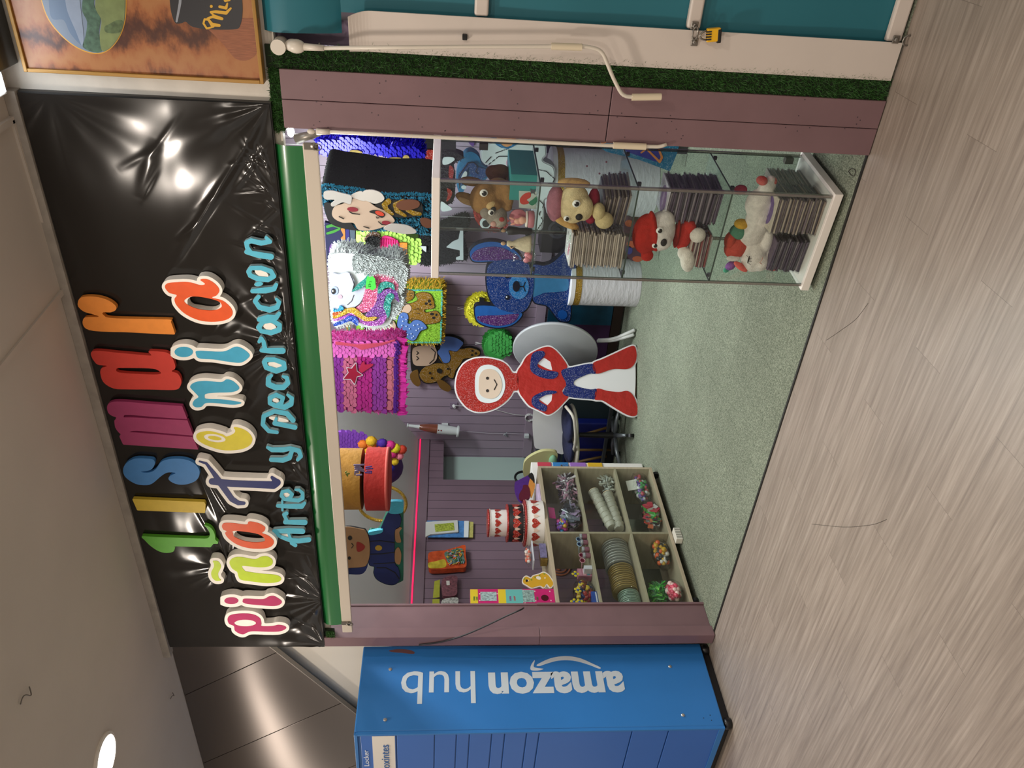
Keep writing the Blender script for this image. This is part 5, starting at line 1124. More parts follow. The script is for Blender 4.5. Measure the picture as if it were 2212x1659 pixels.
tag(obj('black_folder', G().obox(put(1300, 1110, 1, XI - .09) + (0, 0, .055), ((.9, 0, .43), (0, 1, 0), (-.43, 0, .9)), (.004, .09, .06)), mat('1d3036', .3)), 'dark folder leaning behind the cup sleeves', 'folder')
# sunglasses, jars of glitter, boxes, spinning tops in the upper left compartment
JL = mat('9a9a9e', .25, .2, .2, 50)
jar0 = None
for i, py in enumerate((1159, 1172, 1187, 1200)):
    p = put(1262, py, 2, XI + .05)
    if jar0 is None:
        jar0 = thing('glitter_jar', 'small round jar with grey lid in the row by the sunglasses', 'jar', tuple(p), 'small jars in the upper left compartment')
        obj('glass_body', G().lathe(p, [(.016, 0), (.018, .003), (.018, .028), (.015, .032)], 20), mat('8a5866', .2, 0, .3, 60), jar0, smooth=True, auto=50); obj('lid', G().lathe(p + (0, 0, .032), [(.019, 0), (.019, .012), (.017, .014)], 20), JL, jar0, smooth=True, auto=50)
    else: copy_tree(jar0).location = p
def shades(label, px, py, col, lens):
    c = put(px, py, 2, XI + .04); c[2] += .052; t = thing('sunglasses', label, 'sunglasses', tuple(c - (0, 0, .05)))
    for s in (-1, 1):
        q = c + np.array([0, s * .022, 0]); a = np.linspace(0, 2 * PI, 20)
        obj('lens', G().add([q + (0, math.cos(k) * .018, math.sin(k) * .016) for k in a[:-1]], [tuple(range(19))]), mat(lens, .1, .2), t, fix=False)
        obj('rim', G().sweep([q + (0, math.cos(k) * .018, math.sin(k) * .016) for k in a], .0022, 6, False), mat(col, .3), t, smooth=True)
        obj('temple', G().sweep([q + (0, s * .018, .006), q + (-.06, s * .018, .0), q + (-.10, s * .014, -.02)], .002, 6), mat(col, .3), t, smooth=True)
shades('pale blue rimmed toy sunglasses in the upper left compartment', 1240, 1170, 'b9d0e6', '2a3a56'); shades('pink rimmed toy sunglasses in the upper left compartment', 1245, 1205, 'd59aa8', '6a1f30')
def carton(label, px, py, row, sy, sz, sx, col, stripe=None, x=XI, name='small_box'):
    p = put(px, py, row, x); t = thing(name, label, 'box', tuple(p))
    obj('carton', G().box(p[0] - sx, p[0], p[1] - sy / 2, p[1] + sy / 2, p[2], p[2] + sz), mat(col, .4, 0, .15, 25), t, bevel=.0015)
    if stripe:
        for i, c in enumerate(stripe): obj('printed_band', G().box(p[0] - .0005, p[0] + .0012, p[1] - sy * .42, p[1] + sy * .42, p[2] + sz * (.12 + i * .3), p[2] + sz * (.34 + i * .3)), mat(c, .4), t)
carton('pink and teal printed box in the upper left compartment', 1275, 1236, 2, .062, .085, .05, 'b9788c', ['5b8f9a', 'd2a2a8', 'c98a9a'], XI)
carton('white box with purple edge beside the printed box', 1280, 1225, 2, .03, .05, .06, 'd5d3dc', None, XI + .045)
carton('blue box at the left end of the upper left compartment', 1290, 1290, 2, .09, .036, .05, '2c4c9c', ['c9ccd8'], XI + .045)
rowbag('heap of red toy cars and spinning tops in the upper left compartment', 1275, 1278, 2, .085, .05, ['a52a24', '6d3418', '1f2a66', 'd9b82e'], 12, 'ball', 12, .013, XI)
for i, (px, py) in enumerate(((1243, 1240), (1248, 1275), (1252, 1301), (1240, 1300))):
    c = cpos(px, py, XI + .055); c[2] = max(c[2], Zc[2] + .02); t = thing('toy_propeller', ('yellow toy propeller nearest the divider', 'yellow toy propeller in the middle of the heap', 'yellow toy propeller low at the left', 'yellow toy propeller high at the left')[i] + ' in the cabinet', 'toy')
    obj('hub', G().ell(c, (.008, .008, .008)), mat('2b4fa5', .3), t, smooth=True)
    for k in range(4): a = k * PI / 2 + i; obj('blade', G().ell(c + (.002, .015 * math.cos(a), .015 * math.sin(a)), (.0025, .009, .009)), mat('d8bf2f', .35), t, smooth=True)
# white trays and orange ring seen on the far side shelf
wr = cpos(1210, 1225, XL + .008); tag(obj('coil_toy', G().sweep([np.array([wr[0], wr[1] + (.10 - .0016 * k) * math.cos(k * .35), wr[2] + (.10 - .0016 * k) * math.sin(k * .35)]) for k in range(46)], .007, 8), mat('b06238', .5), smooth=True), 'orange coiled tube hanging on the left wall behind the counter glass', 'tube')
# things on top of the counter
TZ = bz1
def top(px, py): d = rays(px, py); k = (TZ - HC) / d[2]; return CO + d * k
# tiered heart box: three round boxes stacked
HP = top(1172, 1122); HP = np.array([BX - .12, HP[1], TZ + .001])
print('tier at', HP)
RED = mat('a3241c', .4, 0, .1, 40, glitter=.5); WHT = mat('dcd8d2', .45); BLK = mat('1a1517', .5)
def heart(n=20):
    a = np.linspace(0, 2 * PI, n, endpoint=False); return np.stack([16 * np.sin(a) ** 3, 13 * np.cos(a) - 5 * np.cos(2 * a) - 2 * np.cos(3 * a) - np.cos(4 * a)], 1) / 17
def on_cyl(g, c, r, ang, z, pts, s, off=.0015):
    P = [(c[0] + (r + off) * math.cos(ang + p[0] * s / r), c[1] + (r + off) * math.sin(ang + p[0] * s / r), c[2] + z + p[1] * s) for p in pts]
    P2 = [(c[0] + (r + off + .0012) * math.cos(ang + p[0] * s / r), c[1] + (r + off + .0012) * math.sin(ang + p[0] * s / r), c[2] + z + p[1] * s) for p in pts]
    n = len(pts); return g.add(P2 + P, [tuple(range(n))] + [(i, (i + 1) % n, (i + 1) % n + n, i + n) for i in range(n)])
tiers = [(.150, .125, WHT, 'a3241c', 'bottom'), (.122, .115, BLK, 'a3241c', 'middle'), (.088, .125, WHT, 'a3241c', 'top')]
z = 0; camang = math.atan2(0 - HP[1], 0 - HP[0])
for r, h, m, hc, nm in tiers:
    t = thing('round_box', '%s tier of the heart decorated round box tower' % ('white ' + nm if m is WHT else 'black ' + nm), 'box', tuple(HP + (0, 0, z)), 'tiers of the heart box tower')
    c = HP + (0, 0, z)
    obj('drum', G().lathe(c, [(r, 0), (r, h - .008), (r * .97, h)], 48), m, t, smooth=True, auto=40)
    obj('lid_rim', G().lathe(c + (0, 0, h - .012), [(r + .001, 0), (r + .004, .002), (r + .004, .011), (r, .0122)], 48), RED, t, smooth=True)
    g = G()
    for k in range(70): a = k * 2 * PI / 70; g.ell(c + ((r + .004) * math.cos(a), (r + .004) * math.sin(a), .006 if m is BLK else h - .016), (.0028, .0028, .0028), None, 6, 4)
    obj('bead_trim', g, mat('d9b8b0', .3), t, smooth=True)['kind'] = 'stuff'
    for k in range(-3, 4):
        g = on_cyl(G(), c, r, camang + k * .62, h * .48, heart(), .034 if r > .1 else .026)
        obj('heart', g, mat('b03020', .4, glitter=.4), t, fix=False)
        if m is BLK or r > .14:
            g = on_cyl(G(), c, r, camang + k * .62 + .31, h * .45, heart() * (.55, 1.1), .022); obj('small_motif', g, mat('d9c0b0', .5), t, fix=False)
    z += h + .0005
# clear tub with sweets, dinosaur cut-out, candy box, halloween bits
tb = top(1180, 1215); tb[2] = TZ + .001
c = np.array([BX - .08, tb[1], TZ + .001]); t = thing('clear_tub', 'clear plastic box with gold and purple label beside the heart tower', 'box', tuple(c))
obj('tub', G().box(c[0] - .05, c[0] + .03, c[1] - .075, c[1] + .085, c[2], c[2] + .088), GLASS, t, fix=False); obj('label_card', G().box(c[0] + .026, c[0] + .028, c[1] - .05, c[1] + .07, c[2] + .006, c[2] + .05), mat('7a7298', .4, 0, .3, 60), t)
obj('gold_contents', G().box(c[0] - .04, c[0] + .02, c[1] - .06, c[1] + .06, c[2] + .003, c[2] + .045), mat('8f7434', .4, .3, .3, 50), t)
obj('lid', G().box(c[0] - .053, c[0] + .033, c[1] - .08, c[1] + .09, c[2] + .088, c[2] + .096), mat('c3c9d2', .25, 0), t, bevel=.002)
bag('bag of orange and white beads lying on the clear tub', (c[0] - .01, c[1], c[2] + .12), (.03, .085, .022), ['dd6a4a', 'e0dcd4', 'c9a08f'], 12, 'ball', 14, pr=.010)
CF = PX(BX - .015); DINO = zz([('b', [(515, 1070), (540, 1048), (580, 1065), (600, 1045), (650, 1030), (690, 1015), (730, 1040), (760, 1085), (770, 1110), (745, 1140), (715, 1110), (690, 1140), (660, 1125), (620, 1135), (585, 1142), (545, 1120), (515, 1100)])], 3.95, 1000, 980)
dn = thing('dinosaur_cutout', 'small yellow dinosaur cut-out standing on the counter top', 'cutout', tuple(CF.at(1190, 1255)))
obj('board', cutout(DINO, CF, 0, .006, grow=2.2), mat('ddd8cf', .5), dn, fix=False); cut('body', DINO, CF, .0012, .001, mat('d0a024', .45), dn)
cut('patch', zz([('e', 645, 1060, 22, 14, 20), ('c', 555, 1082, 8), ('c', 700, 1060, 6)], 3.95, 1000, 980), CF, .002, .0008, mat('e6e0d0', .5), dn); cut('eye', zz([('c', 545, 1083, 10)], 3.95, 1000, 980), CF, .003, .0008, mat('1b1816', .4), dn)
for k in range(5): px, py = [(522, 1062), (580, 1068), (612, 1048), (650, 1032), (690, 1018)][k]; cut('back_spot', zz([('c', px + 4, py + 6, 7)], 3.95, 1000, 980), CF, .0026, .0008, mat('7f9a2e', .5), dn)
# pink candy box with windows, writing as printed
cb = thing('candy_box', 'tall pink yellow and teal candy box standing at the left end of the counter', 'box', tuple(top(1200, 1300)))
yb0, yb1 = [float(CF.at(1120, k)[1]) for k in (1309, 1272)]; zb1 = float(CF.at(1016, 1290)[2]); yb0 = BY0 + .004
obj('carton', G().box(BX - .075, BX - .016, yb0, yb1, TZ + .001, zb1), mat('c2256c', .35, 0, .05, 20), cb, bevel=.001)
Hc = zb1 - TZ; F2 = PX(BX - .016)
def panel(nm, z0, z1, y0, y1, col, off=.001, **k): return obj(nm, G().box(BX - .0165, BX - .016 + off, yb0 + (yb1 - yb0) * y0, yb0 + (yb1 - yb0) * y1, zb1 - Hc * z1, zb1 - Hc * z0), mat(col, .35, **k), cb, bevel=.0008)
panel('yellow_band', .0, .09, .02, .98, 'dcc22e'); panel('yellow_band', .33, .42, .02, .98, 'dcc22e'); panel('teal_band', .42, .62, .02, .98, '66b5b0')
panel('window', .12, .31, .38, .85, '9bb0b0', .0015, noise=.5, nscale=90); panel('window', .62, .76, .3, .95, '8aa39e', .0012, noise=.5, nscale=90)
obj('round_window', G().cyl((BX - .0163, (yb0 + yb1) / 2 + .004, zb1 - Hc * .88), (BX - .0145, (yb0 + yb1) / 2 + .004, zb1 - Hc * .88), .022, n=28), mat('4a1018', .3), cb)
for t_, zc_, ww, cc in (('POWDER', .045, .030, '2f7a3c'), ('CANDY', .075, .028, '2f7a3c'), ('SUPER', .47, .034, '8f2a8a'), ('CANDY', .52, .036, 'c8322e'), ('CANDY', .79, .026, '2f7a3c')):
    yy0 = (yb0 + yb1) / 2 - ww * .5
    obj('lettering', text_geo(t_, (BX - .0146, yy0, zb1 - Hc * zc_ - .006), (0, 1, 0), (0, 0, 1), ww, .011, .0006, .02), mat(cc, .4), cb, fix=False)
for k in range(12): z_ = zb1 - Hc * random.choice([.11, .32, .64, .95, .77]); obj('candy_dot', G().ell((BX - .0155, yb0 + (yb1 - yb0) * random.uniform(.1, .9), z_), (.001, .005, .004), None, 10, 6), mat(random.choice(['e6d8d0', 'e7b8c8', 'e8d060']), .4), cb, smooth=True)
# halloween decorations at the far end of the counter
w0 = PX(BX - .10); hb = thing('witch_hat_decoration', 'purple rounded felt shape with dark red cup and orange felt at the counter end', 'decoration', tuple(w0.at(1165, 1055)))
q_ = lambda P: zz(P, 5.53, 1040, 860)
cut('purple_felt', q_([('b', [(400, 1010), (450, 975), (520, 940), (590, 910), (590, 960), (560, 1080), (500, 1230), (440, 1210), (400, 1110)])]), w0, 0, .012, mat('4c1f7a', .8, 0, .1, 40), hb)
cut('orange_felt', q_([('b', [(600, 905), (625, 980), (640, 1050), (600, 1180), (580, 1150), (560, 1050)])]), w0, .012, .008, mat('cf8a3a', .8, 0, .1, 40), hb)
cut('red_cup', q_([('b', [(450, 1150), (490, 1080), (500, 1040), (560, 1050), (580, 1180), (500, 1220), (455, 1200)])]), w0, .016, .010, mat('5a1226', .5), hb)
cut('black_trim', q_([('b', [(560, 920), (600, 890), (630, 940), (635, 1010), (610, 980), (590, 960)])]), w0, .018, .006, mat('14100f', .8), hb)
ppk = top(1172, 1040); g = G(); g.box(BX - .20, BX - .03, ppk[1] - .13, ppk[1] + .12, TZ + .001, TZ + .02); tag(obj('lilac_paper_pack', g, mat('c9b8d6', .4, 0, .08, 40), bevel=.002), 'pack of lilac paper sheets lying on the counter near its far end', 'paper')
# coloured drawers at the far end
dr = thing('drawer_tower', 'white drawer tower with red blue purple and yellow drawers behind the counter end', 'drawers', (BX - .38, BY1 + .15, 0))
y0 = BY1 + .015; zt_ = float(PY(y0).at(1160, 1003)[2])
obj('frame', G().box(BX - .53, BX - .231, y0 + .002, y0 + .30, .02, zt_), mat('d8d4cf', .4), dr, bevel=.003)
XD = BX - .231
zpx = [1160, 1193, 1230, 1268, 1303]
for i, c in enumerate(('b03a4a', '2f6fa8', '8a5fa8', 'c29a24')):
    za, zb = [float(PX(XD).at(zpx[i + k] + (1 if k == 0 else -3), 1002)[2]) for k in (0, 1)]
    d = obj('drawer', G().box(XD - .02, XD + .008, y0 + .008, y0 + .294, zb, za), mat(c, .35), dr, bevel=.003); obj('knob', G().ell((XD + .012, y0 + .15, (za + zb) / 2), (.008, .02, .006)), mat('d8d4cf', .4), d, smooth=True)
# white power strip under the cabinet front
pw_ = onp = PZ(.02).at(1468, 1150)
t = thing('power_strip', 'white ribbed plug adapter on the carpet in front of the cabinet', 'adapter', (pw_[0], pw_[1], .006))
obj('body', G().box(BX + .005, BX + .05, pw_[1] - .05, pw_[1] + .05, .006, .05), mat('d5d2c6', .4), t, bevel=.003)
for i in range(4): obj('rib', G().box(BX + .051, BX + .053, pw_[1] - .04 + i * .022, pw_[1] - .03 + i * .022, .012, .045), mat('9a988e', .4), t)
# goods hanging on hooks on the left wall
WL_ = PX(XL + .02); Q3 = lambda P: zz(P, 5.53, 680, 1100)
h1_ = thing('hanging_pack', 'white and blue card pack of yellow pencils hanging on the left wall', 'pack', tuple(WL_.at(970, 1145)))
cut('back_card', Q3([('p', [(1700, 140), (1895, 150), (1890, 335), (1700, 330)])]), WL_, .006, .012, mat('a8a05a', .5, 0, .2, 60), h1_)
cut('blue_card', Q3([('p', [(1340, 135), (1840, 140), (1835, 335), (1350, 332)])]), WL_, .016, .008, mat('3f70a8', .4, 0, .3, 40), h1_)
cut('white_edge', Q3([('p', [(1785, 140), (1840, 140), (1835, 335), (1780, 334)])]), WL_, .018, .002, mat('c9cdd0', .4), h1_)
cut('white_card', Q3([('p', [(1325, 150), (1705, 130), (1715, 270), (1380, 300), (1320, 330)])]), WL_, .030, .012, mat('bcbcb8', .4), h1_)
cut('window', Q3([('p', [(1430, 180), (1660, 160), (1670, 250), (1440, 270)])]), WL_, .032, .002, mat('8f9a3a', .3, 0, .5, 60), h1_)
h2_ = thing('hanging_pack', 'red orange and clear bags of balloons hanging on the left wall', 'pack', tuple(WL_.at(970, 1200)))
cut('orange_bag', Q3([('b', [(1360, 525), (1450, 500), (1550, 490), (1700, 450), (1795, 430), (1800, 520), (1808, 680), (1700, 700), (1500, 715), (1380, 710), (1355, 640)])]), WL_, .05, .05, mat('b5461e', .25, 0, .3, 20, .6, 30), h2_)
cut('yellow_print', Q3([('b', [(1360, 640), (1450, 620), (1550, 600), (1560, 690), (1400, 705), (1358, 690)])]), WL_, .053, .002, mat('b5a02e', .25, 0, .3, 20), h2_)
cut('clear_front', Q3([('b', [(1550, 520), (1650, 480), (1760, 470), (1780, 560), (1790, 640), (1700, 650), (1600, 640), (1570, 590)])]), WL_, .055, .003, mat('5f7a6e', .12, .2, .7, 45, .8, 60), h2_)
g = G(); P_ = inshape(Q3([('p', [(1570, 500), (1780, 470), (1790, 650), (1590, 650)])]), 60); B_2 = WL_.at(P_[:, 0], P_[:, 1], .062)
for cc in ('c24a2c', '2d6a3a', 'c9a832', '8a9ab5'):
    g = G()
    for p in B_2[rng.choice(len(B_2), 14)]: a = rng.uniform(0, PI); g.cyl(p, p + (.0, math.cos(a) * .03, math.sin(a) * .03), .004, .003, 6)
    obj('balloon', g, mat(cc, .3), h2_, smooth=True)
h3_ = thing('hanging_pack', 'clear bags with yellow headers of rose and white shreds on the left wall', 'pack', tuple(WL_.at(960, 1280)))
cut('yellow_header', Q3([('p', [(1430, 860), (1495, 840), (1490, 1050), (1410, 1060)])]), WL_, .03, .004, mat('9a9a2e', .3, 0, .1, 30), h3_)
cut('rose_bag', Q3([('b', [(1530, 830), (1690, 795), (1700, 900), (1690, 1020), (1560, 1040), (1520, 1000)])]), WL_, .04, .03, mat('6d4048', .3, 0, .5, 50, .7, 60), h3_)
cut('white_tag', Q3([('p', [(1570, 855), (1610, 852), (1612, 905), (1575, 908)])]), WL_, .043, .002, mat('c9c4bc', .4), h3_)
cut('yellow_header', Q3([('p', [(1405, 1075), (1490, 1070), (1490, 1180), (1405, 1180)])]), WL_, .034, .004, mat('9a9a2e', .3, 0, .1, 30), h3_)
cut('white_bag', Q3([('b', [(1520, 1090), (1600, 1060), (1710, 1060), (1700, 1150), (1640, 1190), (1520, 1190)])]), WL_, .045, .03, mat('a3a39c', .3, 0, .5, 70, .8, 70), h3_)

# ---------------- things standing at the back of the shop ----------------
# drums
def drum(name_lab, px0, px1, py0, py1, cen, r, crease=True):
    c = np.array(cen, float); h = px1
    t = thing('drum_pedestal', name_lab, 'pedestal', tuple(c))
    g = G(); n = 64; prof = [(r, 0), (r, h * .25), (r, h * .5), (r, h * .75), (r, h - .045)]
    g.lathe(c, prof, n); obj('paper_side', g, mat('c9c8cc', .5, 0, .03, 10, .5, 14, stretch=(1, 1, 3)), t, smooth=True, auto=40)
    obj('gold_band', G().lathe(c, [(r + .0005, h - .085), (r + .002, h - .084), (r + .002, h - .037), (r, h - .036)], n, cap=False), mat('a8842a', .35, 0, 0, glitter=.6), t, smooth=True, auto=40)
    obj('white_lid', G().lathe(c, [(r + .001, h - .036), (r + .004, h - .034), (r + .004, h - .002), (r - .004, h)], n), mat('e2e2e4', .4), t, smooth=True, auto=40)
    return t
p = onz_ = PZ(0).at(1388, 612); d = p[:2] / np.linalg.norm(p[:2]); d1 = p[:2] + d * .19
drum('white paper covered drum with gold glitter band under the blue standee', 0, .555, 0, 0, (d1[0], d1[1], .006), .19)
p = PZ(0).at(1427, 400); d = p[:2] / np.linalg.norm(p[:2]); d2 = p[:2] + d * .24
t = drum('wider white paper drum with gold band seen through the display case', 0, .78, 0, 0, (d2[0], d2[1], .006), .24)
ps_ = PY(float(d2[1]) - .26)
for px, py in ((1268, 359), (1295, 375), (1262, 389), (1310, 350), (1340, 372)): cut('star_print', [('b', [(px + 2.2 * math.cos(k * 1.2566), py + 2.2 * math.sin(k * 1.2566)) for k in range(5)])], ps_, .03, .002, mat('6a3440', .5), t, step=.4)
# blue animal cut-out (plain long-eared animal)
SP1 = PY(float(d1[1]) - .10); ZB = lambda q: zz(q, 4.424, 940, 540)
bl = thing('blue_standee', 'blue glitter cut-out puppy with purple drooping ears standing on a white drum', 'cutout', tuple(SP1.at(1240, 612)))
ear_b = ZB([('b', [(385, 545), (480, 530), (600, 545), (700, 590), (830, 600), (800, 670), (720, 725), (600, 745), (480, 725), (410, 690), (385, 640)])]); ear_i = ZB([('b', [(400, 640), (480, 628), (600, 625), (760, 612), (800, 615), (760, 680), (690, 712), (590, 725), (490, 705), (425, 680)])])
ear2_b = ZB([('b', [(330, 45), (350, -10), (420, -60), (560, -80), (720, -30), (830, 90), (720, 120), (560, 110), (440, 115), (360, 105)])]); ear2_i = ZB([('b', [(345, 60), (400, 0), (520, -30), (640, -20), (740, 30), (800, 85), (680, 105), (500, 100), (380, 100)])])
head = ZB([('b', [(490, 240), (510, 150), (600, 100), (740, 90), (860, 110), (930, 190), (945, 300), (930, 440), (880, 560), (800, 605), (700, 590), (600, 560), (530, 480), (495, 360)])])
body = ZB([('b', [(930, 150), (1050, 150), (1140, 110), (1260, 0), (1310, -20), (1340, 40), (1340, 240), (1310, 400), (1300, 470), (1290, 660), (1240, 685), (1180, 670), (1110, 580), (1060, 530), (940, 490), (925, 300)])])
OUT0 = mat('0c1220', .4); BB = mat('123a80', .4, glitter=.35); BK = mat('0c1220', .5); BLt = mat('2f7fc0', .4, glitter=.3); PUr = mat('5a2a72', .4, glitter=.6); BLm = mat('17549c', .45, 0, .1, 30, stretch=(1, 1, 1))
obj('outline_board', cutout(ear_b + ear2_b + head + body, SP1, 0, .05, grow=2.2), BK, bl, fix=False)
cut('ear_edge', ear_b + ear2_b, SP1, .004, .003, BLm, bl, grow=-.5); cut('inner_ear', ear_i + ear2_i, SP1, .007, .003, PUr, bl)
cut('body', body, SP1, .006, .006, BB, bl, grow=-.3)
cut('belly', ZB([('b', [(940, 240), (1050, 250), (1200, 270), (1270, 280), (1265, 380), (1180, 400), (1040, 410), (940, 450)])]), SP1, .009, .003, mat('2c6a94', .5, 0, .1, 20), bl)
cut('leg', ZB([('b', [(930, 470), (1000, 425), (1150, 405), (1280, 400), (1310, 430), (1280, 500), (1150, 520), (1040, 525)]), ('b', [(1100, 150), (1290, 250), (1310, 200), (1290, 60), (1180, 90)])]), SP1, .011, .003, BB, bl, grow=-1)
cut('paw_pad', ZB([('c', 1218, 620, 44), ('c', 1285, 35, 40)]), SP1, .0105, .003, mat('0f4a94', .4), bl)
cut('head', head, SP1, .012, .008, BB, bl, grow=-.5)
cut('muzzle', ZB([('e', 800, 350, 95, 120)]), SP1, .016, .005, BLt, bl)
cut('nose', ZB([('e', 775, 350, 34, 50)]), SP1, .024, .012, OUT0, bl); cut('mouth_line', ZB([('s', [(810, 350, 5), (845, 350, 5), (860, 310, 5)]), ('s', [(845, 350, 5), (860, 395, 5)])]), SP1, .0175, .002, OUT0, bl)
cut('eye', ZB([('c', 690, 455, 22), ('c', 690, 250, 22)]), SP1, .018, .003, OUT0, bl); cut('eye_glint', ZB([('c', 683, 450, 7), ('c', 683, 245, 7)]), SP1, .0195, .002, mat('e8eef4', .3), bl)
# red and blue child cut-out (plain hooded figure)
S1 = np.array([-3.27, 5.365, 0]); S2 = np.array([-3.735, 4.985, 0]); tn = (S1 - S2)[:2] / np.linalg.norm((S1 - S2)[:2])
SPL = Pl((S1 + S2) / 2, (tn[1], -tn[0], 0)); ZS = ZB
rd = thing('figure_standee', 'large red and blue glitter cut-out hooded child with white border on the carpet', 'cutout', tuple((S1 + S2) / 2))
S_head = ZS([('b', [(195, 1290), (215, 1180), (270, 1090), (360, 1040), (470, 1028), (580, 1045), (650, 1070), (700, 1110), (740, 1170), (790, 1180), (800, 1260), (790, 1340), (750, 1350), (720, 1400), (650, 1470), (540, 1530), (420, 1550), (320, 1520), (250, 1450), (210, 1380)])])
S_body = ZS([('b', [(780, 1180), (830, 1090), (870, 1020), (940, 970), (1050, 925), (1120, 935), (1200, 1010), (1265, 1110), (1230, 1150), (1220, 1200), (1260, 1280), (1215, 1350), (1275, 1400), (1220, 1470), (1150, 1540), (1080, 1575), (1020, 1550), (960, 1520), (900, 1490), (850, 1430), (800, 1350)])])
S_hole = ZS([('p', [(980, 1085), (1040, 1030), (1100, 1070), (1118, 1150), (1060, 1130)], 3), ('p', [(990, 1425), (1060, 1385), (1118, 1380), (1110, 1440), (1072, 1482)], 3)])
S_legs = ZS([('b', [(1205, 1155), (1350, 1110), (1480, 1085), (1520, 1100), (1535, 1180), (1470, 1185), (1340, 1245), (1340, 1295), (1480, 1330), (1545, 1330), (1530, 1420), (1480, 1425), (1300, 1408), (1220, 1370), (1250, 1280)])])
S_boot = ZS([('b', [(1505, 1085), (1600, 1040), (1720, 985), (1880, 915), (1920, 950), (1925, 1040), (1890, 1110), (1830, 1140), (1700, 1140), (1540, 1183)]), ('b', [(1545, 1325), (1650, 1345), (1760, 1355), (1840, 1345), (1900, 1400), (1935, 1500), (1930, 1570), (1890, 1590), (1820, 1570), (1700, 1500), (1600, 1440), (1525, 1428)])])
S_web = ZS([('b', [(1330, 1235), (1500, 1180), (1700, 1130), (1850, 1130), (1900, 1080), (1895, 1400), (1840, 1360), (1700, 1360), (1500, 1335), (1335, 1300)])])
WB = mat('dfdfe0', .45); RG = mat('b0281f', .38, 0, 0, glitter=.5); RM_ = mat('a8241e', .35, 0, .08, 12, .5, 25); BG = mat('16286f', .4, glitter=.5)
obj('board', cutout(S_head + S_body + S_legs + S_boot + S_web, SPL, 0, .03, grow=2.6), WB, rd, fix=False)
cut('head', S_head, SPL, .004, .004, RG, rd, grow=-.6)
cut('torso', S_body + [('-' + q[0], *q[1:]) for q in S_hole], SPL, .004, .004, RM_, rd, grow=-.3)
cut('sleeve', ZS([('b', [(910, 1080), (925, 1000), (970, 968), (1035, 968), (1045, 1010), (985, 1075), (985, 1120), (1060, 1150), (1165, 1165), (1170, 1205), (1120, 1232), (1020, 1220), (940, 1180), (910, 1140)]), ('b', [(925, 1420), (960, 1385), (1060, 1345), (1150, 1348), (1155, 1368), (1060, 1385), (995, 1420), (1005, 1455), (1065, 1490), (1060, 1535), (1030, 1542), (960, 1510), (925, 1470)])]), SPL, .008, .004, BG, rd)
cut('trousers', S_legs, SPL, .006, .005, BG, rd, grow=-.3); cut('boot', S_boot, SPL, .006, .005, RM_, rd, grow=-.4)
FC = mat('d9c3ae', .5); cut('white_hood_band', ZS([('b', [(380, 1290), (390, 1180), (440, 1110), (540, 1100), (630, 1160), (670, 1290), (630, 1410), (540, 1460), (440, 1450), (390, 1390)])]), SPL, .0065, .003, mat('dde3e4', .4), rd)
cut('face', ZS([('b', [(415, 1290), (425, 1200), (470, 1145), (550, 1140), (610, 1190), (640, 1290), (610, 1380), (550, 1420), (470, 1410), (425, 1370)])]), SPL, .009, .003, FC, rd)
cut('eye', ZS([('c', 500, 1225, 15), ('c', 500, 1345, 15)]), SPL, .0105, .002, mat('2a211c', .5), rd); cut('mouth', ZS([('s', [(565, 1240, 5), (590, 1285, 5), (565, 1335, 5)])]), SPL, .0105, .002, mat('2a211c', .5), rd)
obj('wooden_foot', G().obox((S1 + S2) / 2 + np.array([tn[0] * .0, tn[1] * .0, .02]) - SPL.n * .055, ((tn[0], tn[1], 0), tuple(SPL.n), (0, 0, 1)), (.28, .022, .016)), mat('6f4a22', .6), rd, bevel=.002)
# folded round table leaning at the wall
tc_ = PY(5.55).at(1199, 757); nrm = np.array([-.34, -.93, .12]); nrm /= np.linalg.norm(nrm)
ft = thing('folding_table', 'folded grey round table top leaning on the back wall with white legs', 'table', (tc_[0], tc_[1], 0))
def disc_fit():
    return .345
R_ = disc_fit()
obj('table_top', G().lathe(tc_, [(R_ * .99, -.012), (R_, -.008), (R_, .008), (R_ * .985, .012)], 64, nrm), mat('a0a3a6', .45, 0, .04, 5), ft, smooth=True, auto=40)
obj('rim', G().lathe(tc_, [(R_ * .985, .010), (R_ * 1.012, .009), (R_ * 1.012, -.012), (R_ * .985, -.013)], 64, nrm, cap=False), mat('b9bcc0', .4), ft, smooth=True)
for px0, px1, dy in ((1290, 1343, 0), (1292, 1350, -10)):
    P_ = [PY(5.6).at(px0, 737 + dy * .2), PY(5.55).at(1325, 736 + dy * .3), PY(5.45).at(px1 - 2, 722 + dy)]
    P_[2][2] = .019; obj('leg', G().sweep(bend(P_), .014, 12), mat('c9ccc8', .4), ft, smooth=True)
# poster lying against the wall, dark low boxes
ps2 = PY(5.93); po = thing('galaxy_poster', 'wide teal and purple printed board leaning low on the back wall', 'poster', tuple(ps2.at(1345, 750)))
xa, xb = float(ps2.at(1250, 905)[0]), float(ps2.at(1250, 655)[0]); xm = float(ps2.at(1300, 702)[0])
obj('teal_print', G().box(xm, xb, 5.925, 5.94, .105, .66), mat('0e4a66', .45, 0, .35, 6), po); obj('purple_print', G().box(xa, xm, 5.925, 5.94, .105, .58), mat('3f1f45', .45, 0, .3, 6), po)
obj('dark_strip', G().box(xa, xb, 5.915, 5.923, .02, .10), mat('2a1a12', .6), po)
g = G(); dk = thing('low_cabinet', 'dark green low cabinet behind the white chair at the back wall', 'cabinet', (-4.4, 5.75, 0))
obj('carcass', G().box(-4.75, -3.95, 5.55, 5.90, .03, .66), mat('24302f', .5), dk, bevel=.004); obj('door_line', G().box(-4.355, -4.345, 5.546, 5.55, .05, .64), mat('6f7672', .4), dk)
